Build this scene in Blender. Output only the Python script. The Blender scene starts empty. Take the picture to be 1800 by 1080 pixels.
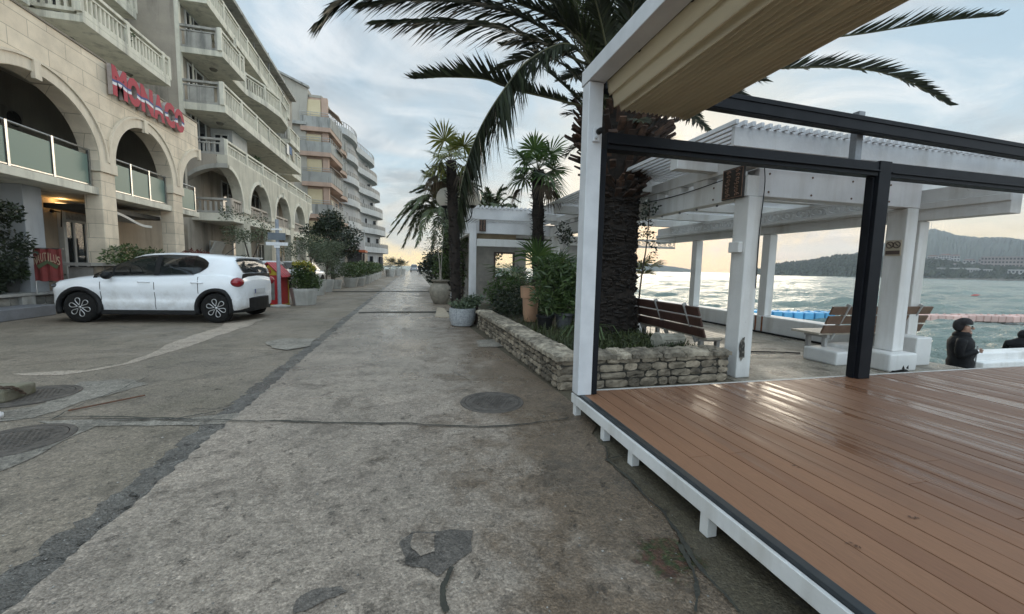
import bpy, bmesh, math, random
import numpy as np
from mathutils import Vector, Matrix
R=math.radians; PI=math.pi
rnd=random.Random(7)
sc=bpy.context.scene
COL=sc.collection
# ------------------------------------------------------------------ camera frame and survey helpers
F=710.; CX=900.; CY=540.; EYE=1.4
XD=Vector((0.9706833,-0.0026656,0.2403472)); YD=Vector((-0.2394256,-0.0988991,0.9658646)); UD=Vector((0.0211955,-0.9950939,-0.0966379))
def ray(px,py):
    c=Vector((px-CX,py-CY,F)); return Vector((c.dot(XD),c.dot(YD),c.dot(UD)))
def gz(px,py,z=0.):
    d=ray(px,py); t=(z-EYE)/d.z; return Vector((d.x*t,d.y*t,z))
def ax(px,py,X):
    d=ray(px,py); t=X/d.x; return Vector((X,d.y*t,EYE+d.z*t))
def ay(px,py,Y):
    d=ray(px,py); t=Y/d.y; return Vector((d.x*t,Y,EYE+d.z*t))
def ad(px,py,D):
    d=ray(px,py); t=D/math.hypot(d.x,d.y); return Vector((d.x*t,d.y*t,EYE+d.z*t))
cam=bpy.data.cameras.new('camera'); camo=bpy.data.objects.new('camera',cam); COL.objects.link(camo)
cam.sensor_width=36.; cam.lens=F/1800*36; cam.clip_start=.05; cam.clip_end=30000
m3=Matrix(((XD.x,-XD.y,-XD.z),(YD.x,-YD.y,-YD.z),(UD.x,-UD.y,-UD.z)))
camo.matrix_world=Matrix.Translation((0,0,EYE))@m3.to_4x4()
sc.camera=camo
# ------------------------------------------------------------------ tagging
def T(o,label=None,cat=None,group=None,kind=None):
    if label: o['label']=label
    if cat: o['category']=cat
    if group: o['group']=group
    if kind: o['kind']=kind
    return o
def thing(name,loc,label,cat,group=None,rz=0.):
    o=bpy.data.objects.new(name,None); COL.objects.link(o); o.location=loc; o.rotation_euler=(0,0,rz); o.empty_display_size=.2
    return T(o,label,cat,group)
def children(o): return [c for c in bpy.data.objects if c.parent==o]
def copy_tree(o,parent=None):
    c=o.copy(); COL.objects.link(c); c.parent=parent
    for k in children(o): copy_tree(k,c)
    return c
def wloc(o):
    v=Vector((0,0,0))
    while o is not None: v+=Vector(o.location); o=o.parent
    return v
# ------------------------------------------------------------------ mesh builder
class MB:
    def __init__(s): s.v=[]; s.f=[]; s.m=[]
    def add(s,vs,fs,m=0):
        b=len(s.v); s.v.extend([tuple(p) for p in vs])
        for f in fs: s.f.append(tuple(i+b for i in f)); s.m.append(m)
        return s
    def quad(s,a,b,c,d,m=0): return s.add([a,b,c,d],[(0,1,2,3)],m)
    def box(s,x0,x1,y0,y1,z0,z1,m=0):
        vs=[(x,y,z) for z in (z0,z1) for y in (y0,y1) for x in (x0,x1)]
        return s.add(vs,[(0,2,3,1),(4,5,7,6),(0,1,5,4),(2,6,7,3),(0,4,6,2),(1,3,7,5)],m)
    def obox(s,c,sx,sy,sz,M=None,m=0):
        c=Vector(c); M=M or Matrix.Identity(3)
        vs=[c+M@Vector((x*sx/2,y*sy/2,z*sz/2)) for z in(-1,1) for y in(-1,1) for x in(-1,1)]
        return s.add(vs,[(0,2,3,1),(4,5,7,6),(0,1,5,4),(2,6,7,3),(0,4,6,2),(1,3,7,5)],m)
    def beam(s,p0,p1,w,h,m=0,up=(0,0,1),tw=1.):
        p0=Vector(p0);p1=Vector(p1);t=(p1-p0).normalized();u=Vector(up)
        if abs(t.dot(u))>.98: u=Vector((0,1,0))
        a=t.cross(u).normalized(); b=a.cross(t).normalized()
        vs=[]
        for p,k in((p0,1.),(p1,tw)):
            for i,j in((-1,-1),(1,-1),(1,1),(-1,1)): vs.append(p+a*(i*w/2*k)+b*(j*h/2*k))
        return s.add(vs,[(3,2,1,0),(4,5,6,7),(0,1,5,4),(1,2,6,5),(2,3,7,6),(3,0,4,7)],m)
    def tube(s,pts,rad,n=8,m=0,caps=True):
        pts=[Vector(p) for p in pts]; k=len(pts)
        if not hasattr(rad,'__len__'): rad=[rad]*k
        vs=[];fs=[];pa=None
        for i,p in enumerate(pts):
            t=(pts[min(i+1,k-1)]-pts[max(i-1,0)])
            t=t.normalized() if t.length>1e-9 else Vector((0,0,1))
            if pa is None:
                u=Vector((0,0,1)) if abs(t.z)<.9 else Vector((1,0,0)); a=t.cross(u).normalized()
            else:
                a=pa-t*pa.dot(t); a=a.normalized() if a.length>1e-6 else t.orthogonal().normalized()
            pa=a; b=t.cross(a)
            for j in range(n):
                an=2*PI*j/n; vs.append(p+(a*math.cos(an)+b*math.sin(an))*rad[i])
        for i in range(k-1):
            for j in range(n):
                j2=(j+1)%n; fs.append((i*n+j,i*n+j2,(i+1)*n+j2,(i+1)*n+j))
        if caps: fs.append(tuple(range(n))[::-1]); fs.append(tuple((k-1)*n+j for j in range(n)))
        return s.add(vs,fs,m)
    def lathe(s,prof,c=(0,0,0),n=20,m=0,ax='z',jit=0.,rg=rnd):
        c=Vector(c); vs=[];fs=[]
        for r,z in prof:
            for j in range(n):
                an=2*PI*j/n; q=r*(1+rg.uniform(-jit,jit))
                x,y=q*math.cos(an),q*math.sin(an)
                vs.append(c+(Vector((x,y,z)) if ax=='z' else Vector((x,z,y)) if ax=='y' else Vector((z,x,y))))
        for i in range(len(prof)-1):
            for j in range(n):
                j2=(j+1)%n; fs.append((i*n+j,i*n+j2,(i+1)*n+j2,(i+1)*n+j))
        fs.append(tuple(range(n))[::-1]); fs.append(tuple((len(prof)-1)*n+j for j in range(n)))
        return s.add(vs,fs,m)
    def ball(s,c,r,nu=14,nv=9,m=0,sc=(1,1,1)):
        prof=[(max(r*math.sin(PI*i/nv),1e-4),-r*math.cos(PI*i/nv)) for i in range(nv+1)]
        b=len(s.v); s.lathe(prof,(0,0,0),nu,m)
        for i in range(b,len(s.v)):
            x,y,z=s.v[i]; s.v[i]=(c[0]+x*sc[0],c[1]+y*sc[1],c[2]+z*sc[2])
        return s
    def prism(s,poly,z0,z1,m=0):
        n=len(poly); a=sum(poly[i][0]*poly[(i+1)%n][1]-poly[(i+1)%n][0]*poly[i][1] for i in range(n))
        if a<0: poly=poly[::-1]
        vs=[(p[0],p[1],z0) for p in poly]+[(p[0],p[1],z1) for p in poly]
        fs=[tuple(range(n))[::-1],tuple(range(n,2*n))]+[(i,(i+1)%n,(i+1)%n+n,i+n) for i in range(n)]
        return s.add(vs,fs,m)
    def strip(s,path,w,z0,z1,m=0,off=0.):
        """wall of thickness w standing along an XY polyline"""
        L=offset(path,off-w/2); Q=offset(path,off+w/2)
        for i in range(len(path)-1):
            s.prism([L[i],L[i+1],Q[i+1],Q[i]],z0,z1,m)
        return s
    def build(s,name,mats,parent=None,smooth=False,bevel=0.,local=False,auto=False):
        me=bpy.data.meshes.new(name)
        if parent is not None and not local:
            o=wloc(parent); vs=[(x-o.x,y-o.y,z-o.z) for x,y,z in s.v]
        else: vs=s.v
        me.from_pydata(vs,[],s.f)
        if not isinstance(mats,(list,tuple)): mats=[mats]
        for mt in mats: me.materials.append(mt)
        if len(mats)>1: me.polygons.foreach_set('material_index',s.m)
        if smooth: me.polygons.foreach_set('use_smooth',[True]*len(s.f))
        me.update()
        ob=bpy.data.objects.new(name,me); COL.objects.link(ob)
        if parent is not None: ob.parent=parent
        if bevel>0:
            bv=ob.modifiers.new('bevel','BEVEL'); bv.width=bevel; bv.segments=2; bv.limit_method='ANGLE'
        return ob
def offset(path,d):
    out=[];n=len(path)
    for i in range(n):
        a=Vector(path[max(i-1,0)][:2]);b=Vector(path[min(i+1,n-1)][:2]);t=(b-a).normalized()
        out.append((path[i][0]+t.y*d,path[i][1]-t.x*d))
    return out
def spline(pts,n):
    P=[Vector(p) for p in pts]; P=[P[0]*2-P[1]]+P+[P[-1]*2-P[-2]]; out=[]; k=len(P)-3
    for i in range(n):
        u=i/(n-1)*k; j=min(int(u),k-1); t=u-j; a,b,c,d=P[j:j+4]
        out.append(.5*((2*b)+(c-a)*t+(2*a-5*b+4*c-d)*t*t+(3*b-a-3*c+d)*t*t*t))
    return out
# ------------------------------------------------------------------ materials
MATS={}
def nodes(name):
    m=bpy.data.materials.new(name); m.use_nodes=True; nt=m.node_tree; b=nt.nodes['Principled BSDF']; return m,nt,b
def N(nt,t,**k):
    n=nt.nodes.new(t)
    for a,v in k.items():
        if a in n.inputs.keys(): n.inputs[a].default_value=v
        else: setattr(n,a,v)
    return n
def noise(nt,vec,scale,detail=4.,rough=.55,dist=0.):
    n=N(nt,'ShaderNodeTexNoise'); n.inputs['Scale'].default_value=scale; n.inputs['Detail'].default_value=detail; n.inputs['Roughness'].default_value=rough; n.inputs['Distortion'].default_value=dist
    if vec is not None: nt.links.new(vec,n.inputs['Vector'])
    return n.outputs['Fac']
def ramp(nt,fac,stops):
    r=N(nt,'ShaderNodeValToRGB'); e=r.color_ramp.elements
    while len(e)<len(stops): e.new(.5)
    for i,(p,c) in enumerate(stops):
        e[i].position=p; e[i].color=(c if hasattr(c,'__len__') else (c,c,c))+(() if hasattr(c,'__len__') and len(c)==4 else (1.,))
    nt.links.new(fac,r.inputs['Fac']); return r.outputs['Color']
def mix(nt,fac,a,b,mode='MIX'):
    n=N(nt,'ShaderNodeMix',data_type='RGBA',blend_type=mode)
    for s,v in((0,fac),(6,a),(7,b)):
        if hasattr(v,'is_linked'): nt.links.new(v,n.inputs[s])
        else: n.inputs[s].default_value=v if s==0 else tuple(v)+((1.,) if len(v)==3 else ())
    return n.outputs[2]
def math_(nt,op,a,b=0.,c=None,clamp=False):
    n=N(nt,'ShaderNodeMath',operation=op); n.use_clamp=clamp
    for i,v in enumerate((a,b,c)):
        if v is None: continue
        if hasattr(v,'is_linked'): nt.links.new(v,n.inputs[i])
        else: n.inputs[i].default_value=v
    return n.outputs[0]
def pos(nt,sx=1.,sy=1.,sz=1.):
    g=N(nt,'ShaderNodeNewGeometry').outputs['Position']
    if (sx,sy,sz)==(1.,1.,1.): return g
    v=N(nt,'ShaderNodeVectorMath',operation='MULTIPLY'); nt.links.new(g,v.inputs[0]); v.inputs[1].default_value=(sx,sy,sz); return v.outputs[0]
def bump(nt,b,h,s,d=.02):
    n=N(nt,'ShaderNodeBump'); n.inputs['Strength'].default_value=s; n.inputs['Distance'].default_value=d
    nt.links.new(h,n.inputs['Height']); nt.links.new(n.outputs[0],b.inputs['Normal'])
def mat(name,col,col2=None,rough=.6,scale=3.,bmp=0.,bs=40.,metal=0.,island=0.,streak=0.,dirt=(.08,.075,.06),spec=.5,rough2=None,detail=5.,lo=.35,hi=.65,ob=False,chip=0.):
    if name in MATS: return MATS[name]
    m,nt,b=nodes(name)
    if ob: v=N(nt,'ShaderNodeTexCoord').outputs['Object']
    else: v=pos(nt)
    c2=col2 or tuple(x*.72 for x in col)
    f=noise(nt,v,scale,detail)
    c=mix(nt,ramp(nt,f,[(lo,0.),(hi,1.)]),col,c2)
    if island:
        r=N(nt,'ShaderNodeNewGeometry').outputs['Random Per Island']
        c=mix(nt,1.,c,ramp(nt,r,[(0.,1-island),(1.,1+island*.6)]),'MULTIPLY')
    if streak:
        v2=pos(nt,1.,1.,.10); fs=noise(nt,v2,2.3,6.,.65)
        c=mix(nt,math_(nt,'MULTIPLY',ramp(nt,fs,[(.50,0.),(.72,1.)]),streak),c,dirt)
    if chip:
        ch=math_(nt,'MULTIPLY',ramp(nt,noise(nt,v,6.5,8.,.7,.3),[(chip,0.),(chip+.02,1.)]),.9); c=mix(nt,ch,c,(.15,.115,.08))
    nt.links.new(c,b.inputs['Base Color'])
    b.inputs['Roughness'].default_value=rough; b.inputs['Metallic'].default_value=metal; b.inputs['Specular IOR Level'].default_value=spec
    if rough2 is not None: nt.links.new(ramp(nt,noise(nt,v,scale*1.7,4.),[(.35,rough),(.65,rough2)]),b.inputs['Roughness'])
    if bmp: bump(nt,b,noise(nt,v,bs,6.,.6),bmp)
    MATS[name]=m; return m
def emit(name,col,s):
    m,nt,b=nodes(name); b.inputs['Base Color'].default_value=col+(1,); b.inputs['Emission Color'].default_value=col+(1,); b.inputs['Emission Strength'].default_value=s; return m
def leafmat(name,col,col2,rough=.45,tr=.25):
    m,nt,b=nodes(name)
    r=N(nt,'ShaderNodeNewGeometry').outputs['Random Per Island']
    c=ramp(nt,r,[(0.,col),(.55,tuple((a+q)/2 for a,q in zip(col,col2))),(1.,col2)])
    c=mix(nt,1.,c,ramp(nt,noise(nt,pos(nt),1.7,3.),[(.3,.7),(.7,1.2)]),'MULTIPLY')
    nt.links.new(c,b.inputs['Base Color']); b.inputs['Roughness'].default_value=rough
    if tr:
        t=N(nt,'ShaderNodeBsdfTranslucent'); nt.links.new(c,t.inputs[0]); s=N(nt,'ShaderNodeMixShader'); s.inputs[0].default_value=tr
        nt.links.new(b.outputs[0],s.inputs[1]); nt.links.new(t.outputs[0],s.inputs[2]); nt.links.new(s.outputs[0],nt.nodes['Material Output'].inputs[0])
    return m
def glassmat(name,col,rough=.05,alpha=.35,spec=.5):
    m,nt,b=nodes(name); b.inputs['Base Color'].default_value=col+(1,); b.inputs['Roughness'].default_value=rough; b.inputs['Alpha'].default_value=alpha; b.inputs['Specular IOR Level'].default_value=spec; return m
white=mat('white_paint',(.74,.74,.75),(.62,.62,.635),.5,2.2,.15,30.,streak=.35,dirt=(.34,.30,.24),chip=.70)
whitep=mat('weathered_white_paint',(.76,.75,.73),(.66,.655,.64),.5,1.5,.25,18.,streak=.5,dirt=(.36,.32,.25),chip=.685)
metalw=mat('white_powder_coat',(.66,.67,.69),(.58,.59,.61),.35,6.,0.)
anth=mat('anthracite_metal',(.006,.007,.010),(.010,.011,.014),.55,5.,.05,60.,spec=.16)
black=mat('black_plastic',(.008,.008,.009),(.014,.014,.014),.55,8.,spec=.22)
rubber=mat('tyre_rubber',(.010,.010,.010),(.018,.017,.016),.85,20.,.2,60.,spec=.15)
steel=mat('brushed_steel',(.45,.45,.44),(.36,.36,.35),.3,9.,metal=.9)
silver=mat('alloy_silver',(.55,.55,.56),(.48,.48,.48),.3,9.,metal=.8)
greym=mat('grey_metal',(.22,.23,.25),(.16,.17,.18),.45,9.,.05)
bark=mat('bark',(.10,.075,.055),(.05,.04,.03),.85,14.,.6,30.)
terra=mat('terracotta',(.48,.27,.16),(.38,.21,.13),.7,5.,.15,40.,streak=.3,dirt=(.30,.26,.2))
conc=mat('pot_concrete',(.40,.39,.36),(.28,.27,.25),.8,6.,.3,40.,streak=.4,dirt=(.14,.13,.10))
soilm=mat('dark_soil',(.035,.028,.018),(.06,.055,.025),.95,9.,.8,25.)
darkgl=mat('dark_window_glass',(.012,.014,.016),(.02,.022,.024),.06,2.)
# ------------------------------------------------------------------ world, sun
AZ=R(34.); EL=R(10.)
SUN=Vector((math.sin(AZ)*math.cos(EL),math.cos(AZ)*math.cos(EL),math.sin(EL)))
w=bpy.data.worlds.new('World'); sc.world=w; w.use_nodes=True; nt=w.node_tree; nt.nodes.clear()
out=N(nt,'ShaderNodeOutputWorld'); bg=N(nt,'ShaderNodeBackground'); nt.links.new(bg.outputs[0],out.inputs[0]); bg.inputs[1].default_value=.1
sky=N(nt,'ShaderNodeTexSky'); sky.sky_type='NISHITA'; sky.sun_disc=False; sky.sun_elevation=EL; sky.sun_rotation=AZ; sky.dust_density=2.; sky.air_density=1.5
tc=N(nt,'ShaderNodeTexCoord').outputs['Generated']
sp=N(nt,'ShaderNodeSeparateXYZ'); nt.links.new(tc,sp.inputs[0]); zx,zy,zz=sp.outputs
zc=math_(nt,'MAXIMUM',zz,0.)
den=math_(nt,'ADD',zc,.16)
pl=N(nt,'ShaderNodeCombineXYZ'); nt.links.new(math_(nt,'DIVIDE',zx,den),pl.inputs[0]); nt.links.new(math_(nt,'DIVIDE',zy,den),pl.inputs[1])
n1=noise(nt,pl.outputs[0],.95,9.,.56,.6)
n2=noise(nt,pl.outputs[0],2.0,9.,.60,.5)
n3=noise(nt,pl.outputs[0],.42,3.,.5,.3)
def K(c,k=10.): return tuple(x*k for x in c)
blue=mix(nt,.35,ramp(nt,zc,[(0.,(.80,.82,.74)),(.12,(.58,.74,.84)),(.35,(.41,.59,.75)),(1.,(.44,.60,.74))]),(.48,.66,.78))
cl=ramp(nt,n2,[(.34,(.38,.47,.56)),(.48,(.58,.67,.75)),(.62,(.92,.95,.98))])
grey=ramp(nt,n2,[(.36,(.31,.37,.42)),(.62,(.62,.68,.72))])
cl=mix(nt,ramp(nt,n3,[(.42,0.),(.62,1.)]),cl,grey)
base=mix(nt,ramp(nt,n1,[(.43,0.),(.57,1.)]),blue,cl)
n4=noise(nt,pl.outputs[0],1.35,9.,.62,.9)
base=mix(nt,math_(nt,'MULTIPLY',ramp(nt,n4,[(.50,0.),(.66,1.)]),.6),base,(1.0,1.02,1.04))
# warm light low in the sky around the hidden sun
dp=N(nt,'ShaderNodeVectorMath',operation='DOT_PRODUCT'); nt.links.new(tc,dp.inputs[0]); dp.inputs[1].default_value=SUN
g=math_(nt,'MAXIMUM',dp.outputs['Value'],0.)
band=math_(nt,'POWER',math_(nt,'SUBTRACT',1.,zc,clamp=True),19.)
gb=math_(nt,'MULTIPLY',band,math_(nt,'POWER',g,1.6))
mod=ramp(nt,noise(nt,tc,7.,6.,.6,.5),[(.38,.18),(.54,1.)])
gb=math_(nt,'MULTIPLY',math_(nt,'MULTIPLY',gb,mod),2.3,clamp=True)
warm=mix(nt,gb,base,(1.62,1.22,.50))
g2=math_(nt,'MULTIPLY',math_(nt,'POWER',g,38.),math_(nt,'MULTIPLY',mod,.95))
warm=mix(nt,g2,warm,(.80,.75,.62))
# the overcast is brighter overhead and behind the viewer than over the sea
hi=math_(nt,'MULTIPLY',math_(nt,'SUBTRACT',zz,.62),3.5,clamp=True)
bk=math_(nt,'MULTIPLY',math_(nt,'SUBTRACT',math_(nt,'MULTIPLY',zy,-1.),.02),1.8,clamp=True)
gain=math_(nt,'ADD',1.,math_(nt,'ADD',math_(nt,'MULTIPLY',hi,.9),math_(nt,'MULTIPLY',bk,1.35)))
gv=N(nt,'ShaderNodeCombineXYZ'); [nt.links.new(gain,gv.inputs[q]) for q in range(3)]
warm=mix(nt,1.,warm,gv.outputs[0],'MULTIPLY')
tot=mix(nt,1.,warm,(8.4,8.35,8.3),'MULTIPLY')
tot=mix(nt,.12,tot,sky.outputs[0])
nt.links.new(tot,bg.inputs[0])
su=bpy.data.lights.new('sun','SUN'); su.energy=1.15; su.angle=R(34.); su.color=(1.,.88,.70); suo=bpy.data.objects.new('sun',su); COL.objects.link(suo)
suo.rotation_euler=(-SUN).to_track_quat('-Z','Y').to_euler()
sc.view_settings.view_transform='Standard'; sc.view_settings.look='None'; sc.view_settings.exposure=.42; sc.view_settings.gamma=1.; sc.view_settings.use_curve_mapping=False
sc.cycles.max_bounces=6; sc.cycles.diffuse_bounces=3; sc.cycles.glossy_bounces=3; sc.cycles.transparent_max_bounces=10; sc.cycles.use_denoising=True
sc.cycles.caustics_reflective=False; sc.cycles.caustics_refractive=False
# ================================================================== GROUND, ROAD, SEA
def paving(name,c1,c2,c3,rough=(.30,.62),grain=1.,zone=None,flecks=.8,stain=.8):
    m,nt,b=nodes(name); v=pos(nt)
    big=noise(nt,v,.55,7.,.62,.5); mid=noise(nt,v,2.3,9.,.72,.4); fine=noise(nt,v,34.,7.,.8); gr2=noise(nt,v,120.,3.,.7)
    vo=N(nt,'ShaderNodeTexVoronoi'); vo.inputs['Scale'].default_value=85.; nt.links.new(v,vo.inputs['Vector'])
    c=mix(nt,ramp(nt,big,[(.40,0.),(.60,1.)]),c1,c2)
    c=mix(nt,math_(nt,'MULTIPLY',ramp(nt,mid,[(.50,0.),(.64,1.)]),stain),c,c3)
    sx=N(nt,'ShaderNodeSeparateXYZ'); nt.links.new(v,sx.inputs[0])
    if zone=='lane':
        e=math_(nt,'ADD',sx.outputs[0],math_(nt,'MULTIPLY',math_(nt,'SUBTRACT',mid,.5),3.2))
        e=math_(nt,'SUBTRACT',e,math_(nt,'MULTIPLY',sx.outputs[1],.05))
        c=mix(nt,math_(nt,'MULTIPLY',math_(nt,'MULTIPLY',math_(nt,'SUBTRACT',e,.0),1.25,clamp=True),.85),c,(.140,.098,.063))
        e2=math_(nt,'MULTIPLY',math_(nt,'SUBTRACT',math_(nt,'ADD',math_(nt,'MULTIPLY',noise(nt,v,1.3,8.,.75,.6),2.),math_(nt,'MULTIPLY',sx.outputs[0],.10)),1.16),4.,clamp=True)
        c=mix(nt,math_(nt,'MULTIPLY',e2,.72),c,(.078,.064,.049))
    if zone=='old':
        e=math_(nt,'MULTIPLY',math_(nt,'SUBTRACT',sx.outputs[0],.6),3.,clamp=True); c=mix(nt,math_(nt,'MULTIPLY',e,.85),c,(.085,.072,.045))
        c=mix(nt,math_(nt,'MULTIPLY',ramp(nt,noise(nt,v,.8,6.,.6),[(.46,0.),(.62,1.)]),.35),c,(.125,.108,.074))
    if zone in('old','lane'):
        d=N(nt,'ShaderNodeVectorMath',operation='DISTANCE'); nt.links.new(v,d.inputs[0]); d.inputs[1].default_value=(1.22,1.60,0)
        mo=math_(nt,'SUBTRACT',math_(nt,'ADD',.34,math_(nt,'MULTIPLY',math_(nt,'SUBTRACT',noise(nt,v,7.,6.,.7),.5),.7)),math_(nt,'MULTIPLY',d.outputs['Value'],1.9)); mo=math_(nt,'MULTIPLY',mo,9.,clamp=True)
        c=mix(nt,mo,c,ramp(nt,noise(nt,v,26.,4.),[(.4,(.035,.048,.014)),(.6,(.085,.040,.026))]))
    fl=noise(nt,v,8.5,9.,.82,.2); c=mix(nt,math_(nt,'MULTIPLY',ramp(nt,fl,[(.575,0.),(.64,1.)]),flecks),c,(.042,.038,.032))
    c=mix(nt,1.,c,ramp(nt,fine,[(.36,.60),(.5,1.),(.64,1.42)]),'MULTIPLY')
    c=mix(nt,1.,c,ramp(nt,gr2,[(.38,.80),(.62,1.20)]),'MULTIPLY')
    vc=N(nt,'ShaderNodeSeparateXYZ'); nt.links.new(vo.outputs['Color'],vc.inputs[0])
    c=mix(nt,1.,c,ramp(nt,vc.outputs[0],[(0.,.84),(.75,1.03),(1.,1.32)]),'MULTIPLY')
    nt.links.new(c,b.inputs['Base Color'])
    rr=ramp(nt,noise(nt,v,.8,6.,.62,.5),[(.38,rough[0]),(.58,rough[1])])
    if zone=='lane':
        wet=math_(nt,'SUBTRACT',1.,math_(nt,'MULTIPLY',math_(nt,'ABSOLUTE',math_(nt,'ADD',sx.outputs[0],.55)),.9),clamp=True); far=math_(nt,'MULTIPLY',math_(nt,'SUBTRACT',sx.outputs[1],4.),.22,clamp=True)
        wet=math_(nt,'MULTIPLY',math_(nt,'MULTIPLY',wet,far),ramp(nt,noise(nt,pos(nt,1.,.25,1.),2.6,6.,.65),[(.38,0.),(.52,1.)])); rr=mix(nt,wet,rr,(.10,.10,.10))
    nt.links.new(rr,b.inputs['Roughness']); b.inputs['Specular IOR Level'].default_value=.45
    if zone=='lane': c=mix(nt,math_(nt,'MULTIPLY',wet,.08),c,(.16,.14,.12)); nt.links.new(c,b.inputs['Base Color'])
    h=math_(nt,'ADD',math_(nt,'MULTIPLY',fine,.8),math_(nt,'MULTIPLY',mid,1.5)); h=math_(nt,'ADD',h,math_(nt,'MULTIPLY',vo.outputs['Distance'],-.6))
    h=math_(nt,'SUBTRACT',h,math_(nt,'MULTIPLY',ramp(nt,fl,[(.56,0.),(.66,1.)]),.7))
    bump(nt,b,h,.7*grain,.014)
    if zone=='lane':
        bn_=[n for n in nt.nodes if n.type=='BUMP'][0]; nt.links.new(math_(nt,'SUBTRACT',.7,math_(nt,'MULTIPLY',wet,.58)),bn_.inputs['Strength'])
    return m
oldc=paving('old_concrete',(.250,.205,.157),(.188,.156,.120),(.120,.100,.077),(.45,.75),1.,'old')
lane=paving('worn_road_concrete',(.345,.285,.230),(.255,.213,.173),(.140,.114,.090),(.20,.50),1.,'lane')
patchl=paving('pale_trench_fill',(.42,.345,.275),(.345,.285,.228),(.26,.215,.17),(.5,.7))
collar=paving('pale_mortar',(.29,.258,.215),(.21,.188,.157),(.13,.115,.095),(.5,.75),1.2)
patchd=paving('dark_asphalt',(.135,.118,.102),(.098,.087,.076),(.17,.15,.13),(.35,.65),1.3)
gutm=paving('wet_gutter_gravel',(.175,.158,.138),(.12,.11,.098),(.24,.225,.20),(.06,.55),2.,None,.9,.9)
prom=paving('promenade_concrete',(.27,.235,.185),(.34,.30,.245),(.14,.118,.09),(.22,.7),1.,None,.6,1.)
def gh(x,y=0): 
    return 0.
g=MB()
xs=[-400,-120,-40,-14,-8,-4,0,1.5,4.7,6.6,8.3]; ys=[-150,-40,-10,0,4,8,14,24,40,70,118]
vs=[(x,y,gh(x)) for y in ys for x in xs]; nx=len(xs)
g.add(vs,[(j*nx+i,j*nx+i+1,(j+1)*nx+i+1,(j+1)*nx+i) for j in range(len(ys)-1) for i in range(nx-1)])
n0=len(g.v)
for y0,y1 in zip(ys[:-1],ys[1:]): g.quad((8.3,y0,0.),(8.3,y0,-3),(8.3,y1,-3),(8.3,y1,0.))
g.quad((-400,118,0),(8.3,118,0.),(8.3,118,-3),(-400,118,-3))
T(g.build('ground',oldc),kind='structure')
# lane with a ragged edge
def ragged(x,y0,y1,step,amp,seed):
    r=random.Random(seed); out=[];y=y0
    while y<y1: out.append((x+r.uniform(-amp,amp),y)); y+=step*r.uniform(.6,1.4)*(1 if y<12 else 4)
    out.append((x,y1)); return out
def sheet(name,left,right,z,m):
    n=max(len(left),len(right))
    def at(P,y):
        for a,b in zip(P[:-1],P[1:]):
            if a[1]<=y<=b[1]: t=(y-a[1])/max(b[1]-a[1],1e-6); return a[0]+(b[0]-a[0])*t
        return P[-1][0]
    Y=sorted(set([p[1] for p in left]+[p[1] for p in right])); mb=MB()
    for a,b in zip(Y[:-1],Y[1:]): mb.quad((at(left,a),a,z),(at(right,a),a,z),(at(right,b),b,z),(at(left,b),b,z))
    return T(mb.build(name,m),kind='structure')
le=ragged(-1.55,-8.,110.,.055,.022,3)
PX=lambda L,z=0:[gz(a,b,z) for a,b in L]
def fractal(P,depth,amp,r,closed=True):
    for k in range(depth):
        Q=[];n=len(P)
        for i in range(n if closed else n-1):
            a=P[i];b=P[(i+1)%n]; L=math.hypot(b[0]-a[0],b[1]-a[1]); Q.append(a)
            if L>.012: Q.append(((a[0]+b[0])/2+r.uniform(-1,1)*amp*L,(a[1]+b[1])/2+r.uniform(-1,1)*amp*L))
        if not closed: Q.append(P[-1])
        P=Q
    return P
CRK=PX([(1300,1085),(1260,1040),(1215,985),(1190,940),(1160,900),(1110,850),(1068,815),(1065,790),(1040,765)])
CRK=[(p.x,p.y) for p in CRK]; CRK=[(CRK[0][0]+.02,-8.)]+CRK
re_=fractal(CRK[1:],4,.13,random.Random(6),False)
re_=[p for i,p in enumerate(re_) if i==0 or p[1]>max(q[1] for q in re_[:i])]
sheet('road',le,[CRK[0]]+re_+[(1.6,3.2),(1.62,4.),(1.3,9.),(1.25,30.),(1.6,110.)],.012,lane)
sheet('gutter',ragged(-1.735,-8.,12.,.05,.035,5)+[(-1.68,45.)],[(x+.004,y) for x,y in le if y<46],.0035,gutm)
def patch(name,pts,z,m,sub=5,amp=.02,seed=1):
    r=random.Random(seed); Q=[(p[0],p[1]) for p in pts]
    if amp>0: Q=fractal(Q,4,min(.12,.02+amp),r)
    P=[(x,y,z) for x,y in Q]
    mb=MB(); mb.add(P,[tuple(range(len(P)))]); 
    me=mb.build(name,m); bm=bmesh.new(); bm.from_mesh(me.data); bmesh.ops.triangulate(bm,faces=bm.faces[:]); 
    for f in bm.faces:
        if f.normal.z<0: f.normal_flip()
    bm.to_mesh(me.data); bm.free(); return T(me,kind='structure')
patch('pavement_patch',PX([(20,658),(150,652),(215,640),(290,607),(400,566),(470,560),(420,578),(360,600),(290,622),(180,650),(110,660)]),.004,patchl,4,.05,2)
patch('pavement_patch',PX([(465,603),(500,596),(556,597),(545,610),(505,617),(478,613)]),.0155,collar,4,.03,4)
patch('pavement_patch',PX([(0,725),(60,716),(140,672),(235,668),(260,676),(150,705),(60,735),(0,742)]),.0042,collar,4,.05,5)
patch('pavement_patch',PX([(0,760),(40,752),(105,752),(185,736),(165,752),(120,772),(60,805),(0,830)]),.0046,collar,4,.04,6)
patch('pavement_patch',PX([(60,741),(200,738),(330,736),(420,727),(452,716),(436,746),(300,749),(120,752)]),.0062,collar,4,.015,61)
patch('pavement_patch',PX([(702,958),(724,940),(790,936),(832,938),(830,975),(795,1000),(768,1020),(750,1005),(712,998)]),.017,patchd,4,.05,7)
patch('pavement_patch',PX([(728,944),(766,945),(764,976),(740,985),(722,968)]),.021,lane,3,.06,77)
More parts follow.
